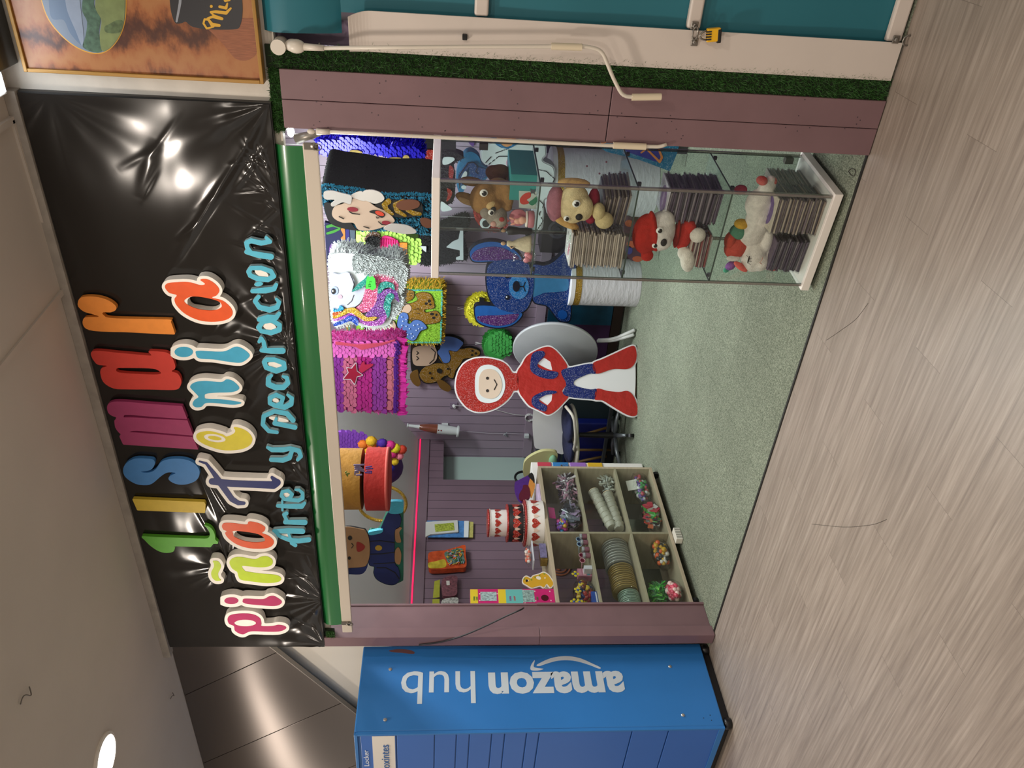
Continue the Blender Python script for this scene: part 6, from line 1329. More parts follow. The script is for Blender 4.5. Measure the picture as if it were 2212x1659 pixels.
obj('door', G().box(-4.745, -4.36, 5.54, 5.549, .05, .64), mat('28363a', .5), dk, bevel=.002); obj('door', G().box(-4.34, -3.955, 5.54, 5.549, .05, .64), mat('28363a', .5), dk, bevel=.002)
st = thing('storage_crate', 'navy blue plastic crate on the carpet behind the chair legs', 'crate', (-4.45, 5.45, 0))
obj('body', G().box(-4.70, -4.15, 5.45, 5.53, .10, .42), mat('101c6a', .4, 0, .1, 8), st, bevel=.012, seg=3); obj('lid', G().box(-4.72, -4.13, 5.445, 5.535, .42, .45), mat('0a0f30', .4), st, bevel=.008)
obj('base', G().box(-4.68, -4.17, 5.455, 5.525, .006, .099), mat('0b0d1c', .5), st)
# office chair: white shell, navy cushion, grey column and castors
CHy = 5.22; pc_ = PY(CHy); ch = thing('office_chair', 'white shell chair with navy cushion on a grey castor base', 'chair', (-4.02, CHy + .05, 0))
Zc5 = lambda q: zz(q, 5.53, 1040, 860)
shell = Zc5([('b', [(622, 160), (640, 60), (700, 20), (850, 40), (960, 70), (985, 200), (1000, 380), (985, 560), (978, 665), (880, 650), (700, 610), (640, 590), (622, 500), (612, 330)])])
obj('backrest', cutout(shell, pc_, 0, .022), mat('eceef0', .28), ch, fix=False, bevel=.004)
obj('cushion', blob(blob(G(), PY(CHy - .10), 1226, 912, 12, 30, .20), PY(CHy - .1), 1228, 955, 12, 34, .20), mat('151a3c', .9, 0, .1, 40, .4, 60), ch, smooth=True, remesh=.01)
obj('seat_shell', blob(blob(G(), PY(CHy - .08), 1238, 916, 9, 30, .22), PY(CHy - .08), 1240, 958, 9, 34, .22), mat('c9c4b4', .4), ch, smooth=True, remesh=.01)
q5 = lambda x, y, yy=CHy: PY(yy).at(x, y)
obj('armrest', G().sweep(bend([q5(1222, 878, CHy - .2), q5(1240, 900, CHy - .32), q5(1245, 955, CHy - .32), q5(1232, 992, CHy - .2)]), .012, 10), mat('b3aea2', .35), ch, smooth=True)
GYc = mat('6f7478', .35, .5); seatc = q5(1243, 936); bs = np.array([seatc[0], CHy - .02, .10])
obj('column', G().cyl((bs[0], bs[1], .10), (bs[0], bs[1], .40), .028, .02, 18), mat('1a1a1c', .4), ch, smooth=True, auto=40)
for k in range(5):
    a = k * 2 * PI / 5 - .9; e = bs + np.array([math.cos(a) * .27, math.sin(a) * .27, -.03]); l = obj('base_arm', G().sweep([bs, (bs + e) / 2 + (0, 0, .01), e], [.022, .017, .013], 10), GYc, ch, smooth=True)
    obj('castor', G().cyl((e[0] - .014 * math.sin(a), e[1] + .014 * math.cos(a), .031), (e[0] + .014 * math.sin(a), e[1] - .014 * math.cos(a), .031), .026, n=16), mat('101012', .4), l, smooth=True, auto=40)
wt = thing('work_stool', 'wooden legged folding stool behind the navy cushioned chair', 'stool', (-4.4, 5.3, 0))
for a, b in (((1215, 972), (1322, 972)), ((1240, 945), (1318, 922)), ((1235, 1000), (1310, 985))): obj('leg', G().sweep([PY(5.42).at(*a), PY(5.42).at(*b)], .012, 8), mat('6a4f24', .6), wt, smooth=True)
obj('rail', G().box(-4.75, -3.95, 5.40, 5.43, .095, .125), mat('53585c', .4, .5), wt, bevel=.004)
obj('seat', G().box(-4.75, -4.36, 5.38, 5.43, .50, .53), mat('101433', .8), wt, bevel=.006)
yc_ = thing('cream_chair', 'pale yellow rounded shell chair behind the far end of the counter', 'chair', (-4.45, 5.0, 0))
ycs = Zc5([('b', [(505, 930), (500, 850), (520, 760), (600, 690), (740, 635), (895, 650), (900, 740), (850, 800), (640, 960), (560, 970)])])
obj('backrest', cutout(ycs, PY(4.95), 0, .03), mat('b5b080', .45), yc_, fix=False, bevel=.006); obj('green_towel', blob(G(), PY(4.93), 1194, 996, 9, 12, .03), mat('6f9a7c', .9), yc_, smooth=True)
obj('seat', G().box(-4.62, -4.32, 4.96, 5.10, .42, .46), mat('b5b080', .45), yc_, bevel=.01); obj('leg', G().cyl((-4.47, 5.03, .006), (-4.47, 5.03, .42), .02, n=12), GYc, yc_)
rp2 = thing('ring_light', 'black ring shape leaning on the pale panel beside the doorway', 'ring', tuple(PX(-4.79).at(1130, 1030)))
cr_ = PX(-4.775).at(1133, 1032); obj('ring', G().sweep([cr_ + (0, .085 * math.cos(k), .085 * math.sin(k)) for k in np.linspace(0, 2 * PI, 30)], .011, 8, False), mat('161616', .4), rp2, smooth=True)
# back wall fittings
bw = PY(YB); wc_ = lambda px, py, off=0: bw.at(px, py, off)
ol = thing('wall_outlet', 'square lilac outlet with white plug on the back wall boards', 'outlet', tuple(wc_(980, 875)))
c = wc_(980, 875); obj('plate', G().box(c[0] - .035, c[0] + .035, YB - .009, YB, c[2] - .035, c[2] + .035), mat('85758a', .4), ol, bevel=.002); obj('plug', G().cyl((c[0], YB - .009, c[2]), (c[0], YB - .04, c[2] - .01), .016, .011, 14), mat('cfcfcf', .4), ol, smooth=True, auto=40)
pts = [wc_(982, 876, .04), wc_(1000, 877, .02), wc_(1050, 880, .012), wc_(1082, 888, .012), wc_(1110, 896, .015), wc_(1138, 897, .02)]
cc = thing('white_cable', 'white cable running down the back wall to a coil', 'cable', tuple(pts[0])); obj('cord', G().sweep(bend(pts), .003, 6), mat('c9c9c9', .5), cc, smooth=True)
c = wc_(1145, 902, .03); obj('coil', G().sweep([c + (.035 * math.cos(k) * (1 + .1 * math.sin(k * 3)), .012 * math.sin(k * 2.3), .045 * math.sin(k)) for k in np.linspace(0, 8 * PI, 110)], .004, 6), mat('c9c9c9', .5), cc, smooth=True)
ad_ = thing('wall_adapter', 'small white adapter on the rail of the back wall', 'adapter', tuple(wc_(1137, 937))); c = wc_(1137, 937)
obj('body', G().box(c[0] - .018, c[0] + .018, YB - .05, YB - .016, c[2] - .022, c[2] + .022), mat('cfd6d8', .4), ad_, bevel=.003)
obj('cord', G().sweep([wc_(990, 931, .02), wc_(1030, 934, .012), wc_(1060, 936, .012), wc_(1080, 936, .015), wc_(1100, 936, .012), wc_(1130, 937, .03)], .0022, 6), mat('c0b8c4', .5), ad_, smooth=True)
c = wc_(1092, 940, .012); obj('cable_tie', G().sweep([c + (0, 0, .02), c + (.03, 0, -.01), c + (-.01, 0, -.0), c + (.025, -.004, .012), c + (-.02, 0, -.02)], .0035, 6), mat('b9c4c8', .5), ad_, smooth=True)
fa = PY(YB - .10); c0 = fa.at(991, 932); ctop = fa.at(879, 919); axz = (ctop - c0); Lf = np.linalg.norm(axz); axz /= Lf
vh = thing('vacuum_cleaner', 'white and copper handheld vacuum mounted nozzle up on the back wall', 'appliance', tuple(c0))
S_ = lambda h: Lf * h
obj('foot_disc', G().lathe(c0, [(.052, 0), (.055, .004), (.055, .014), (.048, .018)], 28, axz), mat('c9cfcf', .4), vh, smooth=True, auto=40)
obj('body', G().lathe(c0, [(.036, .018), (.042, S_(.15)), (.046, S_(.3)), (.047, S_(.42))], 28, axz), mat('c5cbcb', .35), vh, smooth=True, auto=40)
obj('dust_cup', G().lathe(c0, [(.046, S_(.42)), (.040, S_(.58)), (.028, S_(.72)), (.022, S_(.76))], 28, axz), mat('7a4430', .15, .1, .15, 12, coat=.6), vh, smooth=True, auto=40)
obj('nozzle', G().lathe(c0, [(.020, S_(.76)), (.015, S_(.85)), (.014, S_(.97)), (.020, S_(.98)), (.020, S_(1.0))], 20, axz), mat('c5cbcb', .35), vh, smooth=True, auto=40)
for h in (.34, .39): q = c0 + axz * S_(h) + np.array([.018, -.042, 0]); obj('button', G().ell(q, (.008, .004, .008)), mat('7a1a22', .3), vh, smooth=True)
obj('wall_bracket', G().box(c0[0] - .02, c0[0] + .02, YB - .06, YB - .0, c0[2] + .1, c0[2] + .16), mat('c5cbcb', .35), vh)
# small round pinatas on the wall
def ball_pinata(label, px, py, r_px, col, face, yy, cf, n=900):
    pl = PY(yy); c = pl.at(px, py); r = r_px * np.linalg.norm(pl.at(px + 1, py) - c); t = thing('round_pinata', label, 'pinata', tuple(c - (0, 0, r)))
    obj('core', G().lathe(c, [(r * .98, -.06), (r, -.05), (r, .05), (r * .97, .06)], 40, (0, -1, 0)), mat(col, .8), t, smooth=True, auto=40)
    g = G(); m = n; a = rng.uniform(0, 2 * PI, m); yv = rng.uniform(-.06, .06, m); nr = np.stack([np.cos(a), np.zeros(m), np.sin(a)], 1); p = c + nr * r + np.stack([np.zeros(m), yv, np.zeros(m)], 1); tg_ = np.stack([-np.sin(a), np.zeros(m), np.cos(a)], 1)
    l = rng.uniform(.008, .02, m)[:, None]; tip = p + nr * l + tg_ * rng.normal(0, .5, m)[:, None] * l - np.array([0, 1, 0]) * l * .4; s = tg_ * .004
    g.add(np.stack([p - s, p + s, tip + s * .7, tip - s * .7], 1).reshape(-1, 3), [(4 * k, 4 * k + 1, 4 * k + 2, 4 * k + 3) for k in range(m)])
    obj('paper_fringe', g, mat(cf, .7), t, fix=False)['kind'] = 'stuff'
    obj('face_paper', scales([('c', px, py, r_px * .93)], pl, .062, 7, 7) if face else fuzz_face([('c', px, py, r_px * .95)], pl, .058, 900, .018, .004), mat(cf, .7, 0, .15, 20), t, fix=False)['kind'] = 'stuff'
    q = pl.at(px - r_px, py); obj('hanging_loop', G().sweep([q, q + (0, 0, .03), q + (.012, 0, .07), q + (-.01, 0, .075), q + (0, 0, .02)], .0022, 6), mat('c9c9c9', .5), t, smooth=True)
    return t, pl
t, pl = ball_pinata('round green scale paper pinata on the back wall above the grey table top', 1075, 742, 30, '2f8f3a', True, 5.90, '3a9a44')
t, pl = ball_pinata('round yellow fringed pinata half hidden behind the blue standee ear', 1040, 667, 33, 'c9c42a', False, 5.90, 'd2cc34')
cut('black_band', [('p', [(1036, 642), (1047, 644), (1044, 662), (1034, 662)])], pl, .085, .004, mat('141414', .6), t)

# wall pictures: puppy and child cut-outs
ZM = lambda q: zz(q, 5.53, 680, 560)
GD = mat('8f6a1e', .45, 0, 0, glitter=.35); OUT = mat('14110e', .6); SKN = mat('b59a84', .6); SHB = mat('4a6aa8', .6, 0, .05, 20)
def layers(t, pl, base, items, start=.003):
    o = start
    for nm, pr, m in items:
        cut('outline', pr, pl, o + .0008, .003, OUT, t, grow=.9); cut(nm, pr, pl, o + .0022, .002, m, t); o += .0022
bxp = PY(5.76); t = thing('box_pinata', 'green fringed box pinata with gold puppy and blue dotted bib on the back wall', 'pinata', tuple(bxp.at(952, 680)))
boxpr = [('p', [(752, 742), (752, 626), (956, 626), (953, 742)])]
obj('box', cutout([('p', [(770, 742), (770, 628), (956, 628), (953, 742)])], bxp, 0, .20), mat('7fae2c', .8), t, fix=False)
obj('green_fringe', fuzz_face([('p', [(772, 740), (772, 632), (954, 632), (951, 740)])], bxp, 0, 5200, .012, .0022, .9), mat('86b830', .8, 0, .2, 8), t, fix=False)['kind'] = 'stuff'
obj('gold_fringe', fuzz_edge(boxpr, bxp, .0, .19, 2600, .026, .004), mat('b08a1c', .8, 0, .2, 30), t, fix=False)['kind'] = 'stuff'
obj('turquoise_trim', fuzz_edge(boxpr, bxp, .008, .012, 1500, .012, .003, grow=-3), mat('4fa8a0', .8), t, fix=False)['kind'] = 'stuff'
layers(t, bxp, 0, [
 ('puppy_body', ZM([('b', [(1000, 380), (1150, 375), (1185, 400), (1170, 470), (1080, 520), (1140, 530), (1230, 490), (1210, 420), (1300, 395), (1390, 430), (1430, 560), (1400, 590), (1310, 600), (1330, 640), (1450, 620), (1505, 690), (1480, 750), (1340, 775), (1180, 760), (1100, 700), (960, 660), (920, 640), (980, 520)])]), GD),
 ('skin_arm', ZM([('b', [(1050, 600), (1080, 550), (1130, 545), (1155, 590), (1120, 640), (1050, 650)])]), SKN),
 ('blue_bib', ZM([('b', [(1005, 680), (1040, 640), (1100, 650), (1118, 700), (1105, 760), (1140, 770), (1190, 730), (1270, 740), (1338, 820), (1260, 860), (1200, 960), (1140, 968), (1080, 920), (1030, 850), (985, 790)])]), SHB),
 ('hair', ZM([('b', [(590, 930), (585, 860), (600, 800), (660, 785), (720, 790), (700, 850), (720, 920), (800, 945), (700, 955), (620, 950)])]), mat('12100f', .7)),
 ('face', ZM([('b', [(650, 815), (720, 800), (800, 770), (870, 720), (940, 740), (970, 810), (950, 900), (880, 940), (820, 925), (700, 920), (630, 870)])]), SKN)], .008)
cut('bib_dot', ZM([('c', x, y, 8) for x, y in ((1040, 690), (1090, 720), (1050, 740), (1040, 790), (1090, 800), (1130, 830), (1080, 860), (1180, 790), (1230, 780), (1280, 820), (1210, 850), (1150, 890), (1110, 900), (1180, 920), (1160, 940), (1240, 830))]), bxp, .0225, .001, mat('b5c4e0', .5), t)
cut('paw_pad', ZM([('e', 1330, 530, 18, 16), ('e', 1368, 500, 18, 20), ('e', 1380, 540, 14, 12), ('e', 1400, 655, 24, 16), ('e', 1420, 700, 20, 16), ('e', 1452, 665, 14, 14)]), bxp, .012, .001, OUT, t)
cut('paw_line', ZM([('s', [(1125, 440, 3), (1160, 435, 3)]), ('s', [(1130, 410, 3), (1170, 405, 3)]), ('s', [(1180, 600, 3), (1240, 590, 3), (1250, 620, 3)]), ('s', [(1200, 640, 3), (1250, 650, 3), (1230, 670, 3)]), ('s', [(1320, 730, 3), (1350, 700, 3)]), ('s', [(1110, 760, 3), (1170, 700, 3)]), ('s', [(690, 835, 3), (705, 850, 3), (690, 850, 3)]), ('s', [(780, 830, 3), (790, 850, 3)]), ('s', [(875, 885, 4), (915, 860, 4), (945, 820, 4)])]), bxp, .0225, .001, OUT, t)
wp2 = PY(5.955); t = thing('wall_cutout', 'flat gold puppy and child in blue shirt cut-out on the back wall', 'cutout', tuple(wp2.at(1030, 800)))
fig = ZM([('b', [(1160, 1010), (1240, 1000), (1380, 1005), (1480, 1060), (1500, 960), (1560, 920), (1680, 930), (1775, 985), (1750, 1070), (1860, 1055), (1960, 1090), (1970, 1140), (1900, 1180), (1790, 1200), (1700, 1330), (1660, 1430), (1580, 1400), (1520, 1450), (1380, 1480), (1290, 1460), (1240, 1350), (1160, 1320)])])
obj('board', cutout(fig, wp2, 0, .02, grow=1.5), OUT, t, fix=False)
layers(t, wp2, 0, [
 ('puppy_body', ZM([('b', [(1480, 1170), (1560, 1150), (1620, 1080), (1750, 1075), (1860, 1060), (1960, 1095), (1965, 1140), (1880, 1175), (1780, 1190), (1740, 1250), (1680, 1330), (1650, 1420), (1590, 1390), (1610, 1300), (1560, 1270)])]), GD),
 ('puppy_head', ZM([('b', [(1250, 1380), (1300, 1300), (1420, 1250), (1540, 1250), (1610, 1300), (1610, 1370), (1540, 1400), (1480, 1450), (1380, 1478), (1300, 1460)])]), GD),
 ('blue_shirt', ZM([('b', [(1465, 1110), (1500, 1060), (1500, 970), (1550, 925), (1670, 935), (1770, 995), (1740, 1050), (1690, 1100), (1600, 1090), (1620, 1170), (1600, 1230), (1540, 1235), (1500, 1170)])]), SHB),
 ('black_hair', ZM([('b', [(1160, 1030), (1240, 1005), (1330, 1030), (1320, 1060), (1200, 1050), (1165, 1100)]), ]), mat('3a2418', .7)),
 ('face', ZM([('b', [(1165, 1100), (1200, 1050), (1300, 1030), (1380, 1015), (1440, 1060), (1460, 1130), (1450, 1200), (1380, 1260), (1280, 1275), (1180, 1250)])]), SKN)])
for nm, pr in (('ear', [('b', [(1135, 1400), (1165, 1350), (1230, 1330), (1240, 1400), (1265, 1480), (1230, 1520), (1170, 1480)])]), ('ear', [('b', [(1460, 1450), (1520, 1450), (1600, 1500), (1630, 1550), (1590, 1583), (1510, 1550), (1475, 1500)])])): cut(nm, ZM(pr), wp2, .014, .012, mat('6a4a18', .6), t)
cut('line', ZM([('s', [(1215, 1100, 4), (1240, 1120, 4), (1215, 1140, 4)]), ('s', [(1215, 1160, 4), (1240, 1185, 4), (1215, 1205, 4)]), ('s', [(1370, 1245, 4), (1420, 1200, 4), (1440, 1110, 4), (1390, 1065, 4)]), ('c', 1375, 1360, 13), ('c', 1400, 1420, 13), ('e', 1490, 1335, 34, 28, 30), ('e', 1590, 1310, 14, 12)]), wp2, .019, .002, OUT, t)
cut('paw_pad', ZM([('e', 1885, 1095, 16, 12), ('e', 1925, 1125, 16, 14), ('e', 1880, 1145, 18, 12)]), wp2, .0065, .002, OUT, t)
# ---------------- pinatas hung from the shop ceiling ----------------
def string(t, p):                                 # nylon line up to the ceiling
    p = np.array(p, float); zt2 = min(2.94, zf(p[0]) - .002) if p[0] < xt else 2.94
    obj('hanging_string', G().cyl(p, (p[0], p[1], max(p[2] + .01, zt2)), .0012, n=5), mat('c9c9c9', .5), t)
def hang(t, pl, px, py, dz=.0, off=-.04): string(t, pl.at(px, py, off) + (0, 0, dz))
# pink fringed pinata
pk_ = PY(4.55); ZK = lambda q: zz(q, 5.53, 680, 560)
t = thing('fringed_pinata', 'large magenta and pink scaled pinata with red star hanging over the cut-outs', 'pinata', tuple(pk_.at(870, 815)))
shape = [('p', [(690, 738), (868, 732), (872, 765), (870, 800), (862, 893), (690, 884)])]
obj('core', cutout(shape, pk_, 0, .13, grow=-1), mat('8a1f6a', .7), t, fix=False)
# bands by depth of colour
for (x0_, x1_, c_) in ((690, 733, '7a2a86'), (733, 768, 'b05a78'), (766, 800, '9c1f72'), (798, 833, '7d2f84'), (832, 850, 'b06070')):
    obj('paper_scales', scales([('p', [(x0_, 742), (x1_, 741), (x1_, 888), (x0_, 885)])], pk_, .004, 7.5, 11), mat(c_, .28, .15, .15, 15), t, fix=False)['kind'] = 'stuff'
obj('pink_edge', scales([('p', [(690, 738), (852, 735), (850, 768), (690, 770)])], pk_, .012, 7, 10), mat('c45aa8', .3, .1, .2, 15), t, fix=False)['kind'] = 'stuff'
obj('purple_braid', scales([('p', [(848, 736), (860, 736), (856, 892), (846, 892)])], pk_, .014, 4, 8), mat('4a1a78', .3, .3), t, fix=False)['kind'] = 'stuff'
g = G()
for k in range(34):
    y_ = 732 + k * 4.8; x_ = 862 + random.uniform(-2, 2); P4 = pk_.at(np.array([x_ - 6, x_ + 16 + random.uniform(-4, 6), x_ + 14, x_ - 4]), np.array([y_ - 5, y_ - 6 + random.uniform(-4, 4), y_ + 5, y_ + 6]), .004); P4 = P4 + np.outer([0, .03 * random.random(), .02 * random.random(), .01], pk_.n); g.add(P4, [(0, 1, 2, 3)])
obj('ruffle', g, mat('b01a80', .5, 0, .2, 20), t, fix=False)
obj('loose_fringe', fuzz_edge(shape, pk_, 0, .13, 2200, .02, .004), mat('a8307a', .5), t, fix=False)['kind'] = 'stuff'
star = ZK([('p', [(385, 1300), (405, 1355), (345, 1430), (430, 1430), (475, 1490), (500, 1400), (565, 1385), (500, 1340), (490, 1245), (440, 1310)])])
cut('star_border', star, pk_, .020, .003, mat('b9a8b4', .4), t, grow=1.8); cut('star', star, pk_, .023, .003, mat('8a1230', .3), t)
cut('star_tail', ZK([('p', [(520, 1330), (560, 1240), (590, 1215), (600, 1260), (700, 1250), (690, 1275), (560, 1360)])]), pk_, .022, .003, mat('9c2040', .3), t)
cut('red_ribbon', ZK([('p', [(245, 985), (500, 1020), (800, 1000), (960, 960), (960, 975), (800, 1030), (560, 1085), (480, 1045), (245, 1020)])]), pk_, .03, .004, mat('b04058', .3), t)
hang(t, pk_, 690, 810)
# unicorn head pinata
ZU = ZK; pu = PY(4.25); t = thing('unicorn_pinata', 'white fringed unicorn head pinata with glitter rainbow mane and green price tag', 'pinata', tuple(pu.at(870, 650)))
base = ZU([('b', [(200, -40), (480, -60), (700, 20), (900, -10), (1010, 0), (1060, 100), (1070, 260), (1000, 380), (1040, 520), (960, 640), (860, 800), (600, 810), (450, 760), (250, 800), (200, 600), (190, 300)])])
obj('core', cutout(base, pu, -.002, .16), mat('b9bdbd', .8), t, fix=False)
FURW = mat('b4baba', .7, 0, .08, 30)
fur = ZU([('b', [(480, -60), (760, -40), (900, -10), (1020, 10), (1065, 120), (1050, 250), (1000, 300), (880, 200), (740, 170), (560, 150), (470, 120)]), ('b', [(960, 280), (1060, 240), (1010, 400), (1030, 520), (960, 640), (880, 700), (900, 560), (1000, 470)])])
obj('white_fur', fuzz_face(fur, pu, 0, 6500, .03, .0022, .4), FURW, t, fix=False)['kind'] = 'stuff'
obj('edge_fur', fuzz_edge(base, pu, 0, .16, 2600, .022, .003), FURW, t, fix=False)['kind'] = 'stuff'
cut('face', ZU([('b', [(190, 200), (300, 180), (400, 160), (470, 260), (470, 380), (600, 330), (580, 450), (520, 540), (420, 590), (330, 560), (300, 600), (210, 580)])]), pu, .014, .010, mat('a3a6b6', .6, 0, .05, 8), t)
mane = [('pink_mane', 'c4567c', [(600, 370), (700, 200), (800, 180), (920, 200), (1000, 310), (960, 420), (870, 330), (760, 360), (740, 480), (680, 600), (560, 640), (490, 590), (560, 520)], .016),
 ('purple_mane', '6f3a8a', [(750, 410), (850, 360), (960, 370), (1000, 450), (1000, 510), (900, 420), (840, 450), (830, 560), (860, 650), (720, 700), (600, 680), (680, 590), (740, 500)], .020),
 ('teal_mane', '2a8a80', [(820, 560), (860, 430), (920, 410), (950, 450), (910, 520), (900, 640), (870, 700), (840, 620)], .023),
 ('teal_mane', '2a8a80', [(750, 400), (770, 300), (850, 270), (940, 300), (950, 370), (900, 340), (830, 350), (790, 400)], .023),
 ('violet_mane', '9a4aa4', [(220, 690), (340, 680), (430, 640), (520, 660), (640, 730), (760, 720), (830, 600), (860, 680), (800, 780), (640, 795), (500, 740), (400, 700), (240, 740)], .019),
 ('gold_mane', 'b9922a', [(220, 660), (330, 610), (460, 580), (540, 630), (620, 690), (740, 690), (700, 730), (600, 740), (500, 680), (420, 640), (320, 680), (230, 710)], .024),
 ('orange_mane', 'b0522a', [(215, 640), (300, 625), (330, 620), (280, 660), (225, 680)], .026),
 ('blue_mane', '2346a8', [(230, 770), (340, 730), (400, 680), (490, 690), (525, 760), (500, 795), (430, 740), (340, 770), (240, 800)], .026),
 ('cyan_mane', '2f8fc0', [(215, 590), (270, 605), (300, 555), (340, 575), (330, 630), (240, 640)], .024)]
for nm, c_, P_, o_ in mane: cut(nm, ZU([('b', P_)]), pu, o_, .006, mat(c_, .35, 0, 0, glitter=.7), t)
cut('teal_ear', ZU([('p', [(450, 385), (520, 300), (590, 250), (640, 190), (620, 280), (560, 340)], 6)]), pu, .03, .006, mat('2a8a80', .4, glitter=.4), t)
cut('eye', ZU([('e', 235, 378, 44, 50)]), pu, .018, .003, mat('8f9cc8', .4), t); cut('pupil', ZU([('e', 222, 384, 26, 34)]), pu, .021, .003, OUT, t); cut('eye_glint', ZU([('c', 215, 380, 9)]), pu, .023, .002, mat('e8e8e8', .4), t)
cut('cheek', ZU([('e', 300, 450, 28, 24)]), pu, .0165, .002, mat('c48f9c', .6), t); cut('smile', ZU([('s', [(390, 545, 3), (440, 500, 3), (465, 430, 3)]), ('s', [(445, 385, 4), (470, 300, 4), (440, 220, 3), (420, 180, 3)])]), pu, .0165, .002, OUT, t)
cut('price_tag', ZU([('b', [(615, 260), (630, 205), (660, 215), (690, 205), (720, 240), (725, 300), (730, 340), (690, 370), (650, 350), (610, 350)])]), pu, .04, .002, mat('3fc83c', .5), t)
cut('price_writing', ZU([('s', [(640, 318, 3), (645, 330, 3), (655, 322, 3), (662, 332, 3), (668, 318, 3)]), ('s', [(642, 300, 3), (662, 298, 3), (662, 308, 3), (642, 306, 3), (642, 300, 3)]), ('s', [(645, 285, 3), (660, 283, 3)]), ('s', [(650, 268, 3), (668, 262, 3), (672, 275, 3)])]), pu, .0412, .001, mat('1f5a1c', .5), t)
hang(t, pu, 725, 650)
# purple scaled dome and flower basket, yellow-red drum, blue-suited figure
pd = PY(4.75); t = thing('scaled_pinata', 'lilac scaled round pinata hanging beyond the yellow and red drum', 'pinata', tuple(pd.at(800, 960)))
c = pd.at(742, 975); sc_ = np.linalg.norm(pd.at(743, 975) - c); rr_ = sc_ * 56
obj('ball', G().ell(c, (rr_ * .95, .12, rr_)), mat('7a3aa8', .7), t, smooth=True)
obj('paper_scales', scales([('e', 750, 968, 50, 42)], pd, .10, 6, 9), mat('8544b8', .6, 0, .1, 20), t, fix=False)['kind'] = 'stuff'; string(t, c + (0, 0, rr_ * .9))
pf = PY(4.45); t = thing('flower_pinata', 'ball of crepe paper flowers in many colours on a purple base', 'pinata', tuple(pf.at(872, 990)))
obj('base', blob(blob(G(), pf, 830, 1008, 42, 34, .10, -.08), pf, 815, 985, 40, 30, .09, -.06), mat('3a1560', .7), t, smooth=True, remesh=.008)
fl = [(802, 953, '8a7a', 'd8a81c'), (826, 957, 0, '40188a'), (803, 963, 0, 'd86a1c'), (797, 973, 0, 'dba01c'), (807, 971, 0, 'd8788c'), (827, 969, 0, 'c23a1c'), (853, 968, 0, 'd8cc20'), (868, 971, 0, 'b8341c'), (790, 982, 0, 'd8b81c'), (797, 981, 0, 'c9c4b8'), (808, 986, 0, '46208f'), (822, 983, 0, 'b8186a'), (837, 982, 0, 'd8701c'), (849, 981, 0, 'b8186a'), (863, 985, 0, 'd8788c'), (790, 994, 0, 'd8701c'), (808, 1001, 0, 'c9bc50'), (822, 999, 0, 'b8341c'), (834, 993, 0, 'c9c9c4'), (852, 997, 0, 'd2b020'), (841, 1010, 0, '2218a0'), (843, 962, 0, 'c2247a'), (784, 960, 0, 'd8701c')]
for i, (x_, y_, _, c_) in enumerate(fl):
    g = G(); cc_ = pf.at(x_, y_, .03 + .03 * (1 - ((x_ - 830) / 50) ** 2)); r0_ = 11 * np.linalg.norm(pf.at(831, 990) - pf.at(830, 990)) * .95 * random.uniform(.85, 1.15)
    g.ell(cc_, (r0_, r0_ * .8, r0_), None, 14, 9); v = g.v[-1] - cc_; a = np.arctan2(v[:, 0], v[:, 2]); g.v[-1] = cc_ + v * (1 + .13 * np.sin(a * 7 + v[:, 1] * 200))[:, None]
    obj('paper_flower', g, mat(c_, .75, 0, .15, 90), t, smooth=True, fix=False)
hang(t, pf, 790, 985)
pg = PY(3.32); t = thing('drum_pinata', 'yellow and red paper drum pinata with lettering hanging beside the flower ball', 'pinata', tuple(pg.at(838, 1075)))
A1 = pg.at(745, 1075); B1 = pg.at(838, 1075); sc2 = np.linalg.norm(pg.at(746, 1075) - pg.at(745, 1075)); rD = sc2 * 69; ax_ = (B1 - A1); LD = np.linalg.norm(ax_); ax_ /= LD; A0 = A1 - ax_ * sc2 * 22
cD = (0, rD * .9, 0)
obj('yellow_side', G().lathe(A0 + cD, [(rD, 0), (rD, LD * .55 + sc2 * 4)], 48, ax_), mat('8f6216', .8, 0, .15, 12, .5, 30), t, smooth=True, auto=40)
obj('red_side', G().lathe(A1 + cD, [(rD * 1.0, LD * .45), (rD * 1.03, LD * .46), (rD * 1.03, LD * .97), (rD * .98, LD)], 48, ax_), mat('9c1c14', .85, 0, .1, 12, .4, 40), t, smooth=True, auto=40)
obj('red_rim', G().lathe(A1 + cD, [(rD * 1.03, LD * .93), (rD * 1.05, LD * .93), (rD * 1.05, LD * 1.0), (rD * 1.0, LD * 1.0)], 48, ax_, cap=False), mat('a8453c', .8), t, smooth=True)
dtx = zz([('s', [(480, 1140, 6), (478, 1115, 6), (520, 1112, 5)]), ('s', [(500, 1145, 6), (560, 1140, 6)]), ('s', [(480, 1100, 6), (540, 1085, 6), (590, 1100, 5)]), ('s', [(480, 1070, 6), (580, 1078, 5)]), ('s', [(560, 1060, 5), (480, 1048, 6), (540, 1035, 5), (470, 1025, 6), (590, 1020, 5)])], 5.53, 680, 820)
cut('lettering', dtx, pg, rD * .22, .004, mat('6a5a7a', .6), t, grow=.4)
cut('purple_print', zz([('s', [(610, 1050, 6), (680, 1040, 6)]), ('s', [(610, 1070, 6), (690, 1065, 6)]), ('s', [(620, 1095, 5), (680, 1100, 5), (680, 1120, 5), (600, 1115, 5)])], 5.53, 680, 820), pg, rD * .22, .004, mat('3a1a6a', .6), t)
cut('leaf_print', zz([('e', 385, 1140, 22, 10, 60), ('e', 372, 1108, 18, 8, -40), ('e', 400, 1125, 20, 9, 10)], 5.53, 680, 820), pg, rD * .22, .003, mat('5f6a1c', .7), t)
string(t, A0 + cD)
pp = PY(3.62); ZP = lambda q: zz(q, 5.53, 680, 1100)
t = thing('figure_pinata', 'flat blue suited child cut-out with round tan head hanging below the drum pinata', 'pinata', tuple(pp.at(870, 1200)))
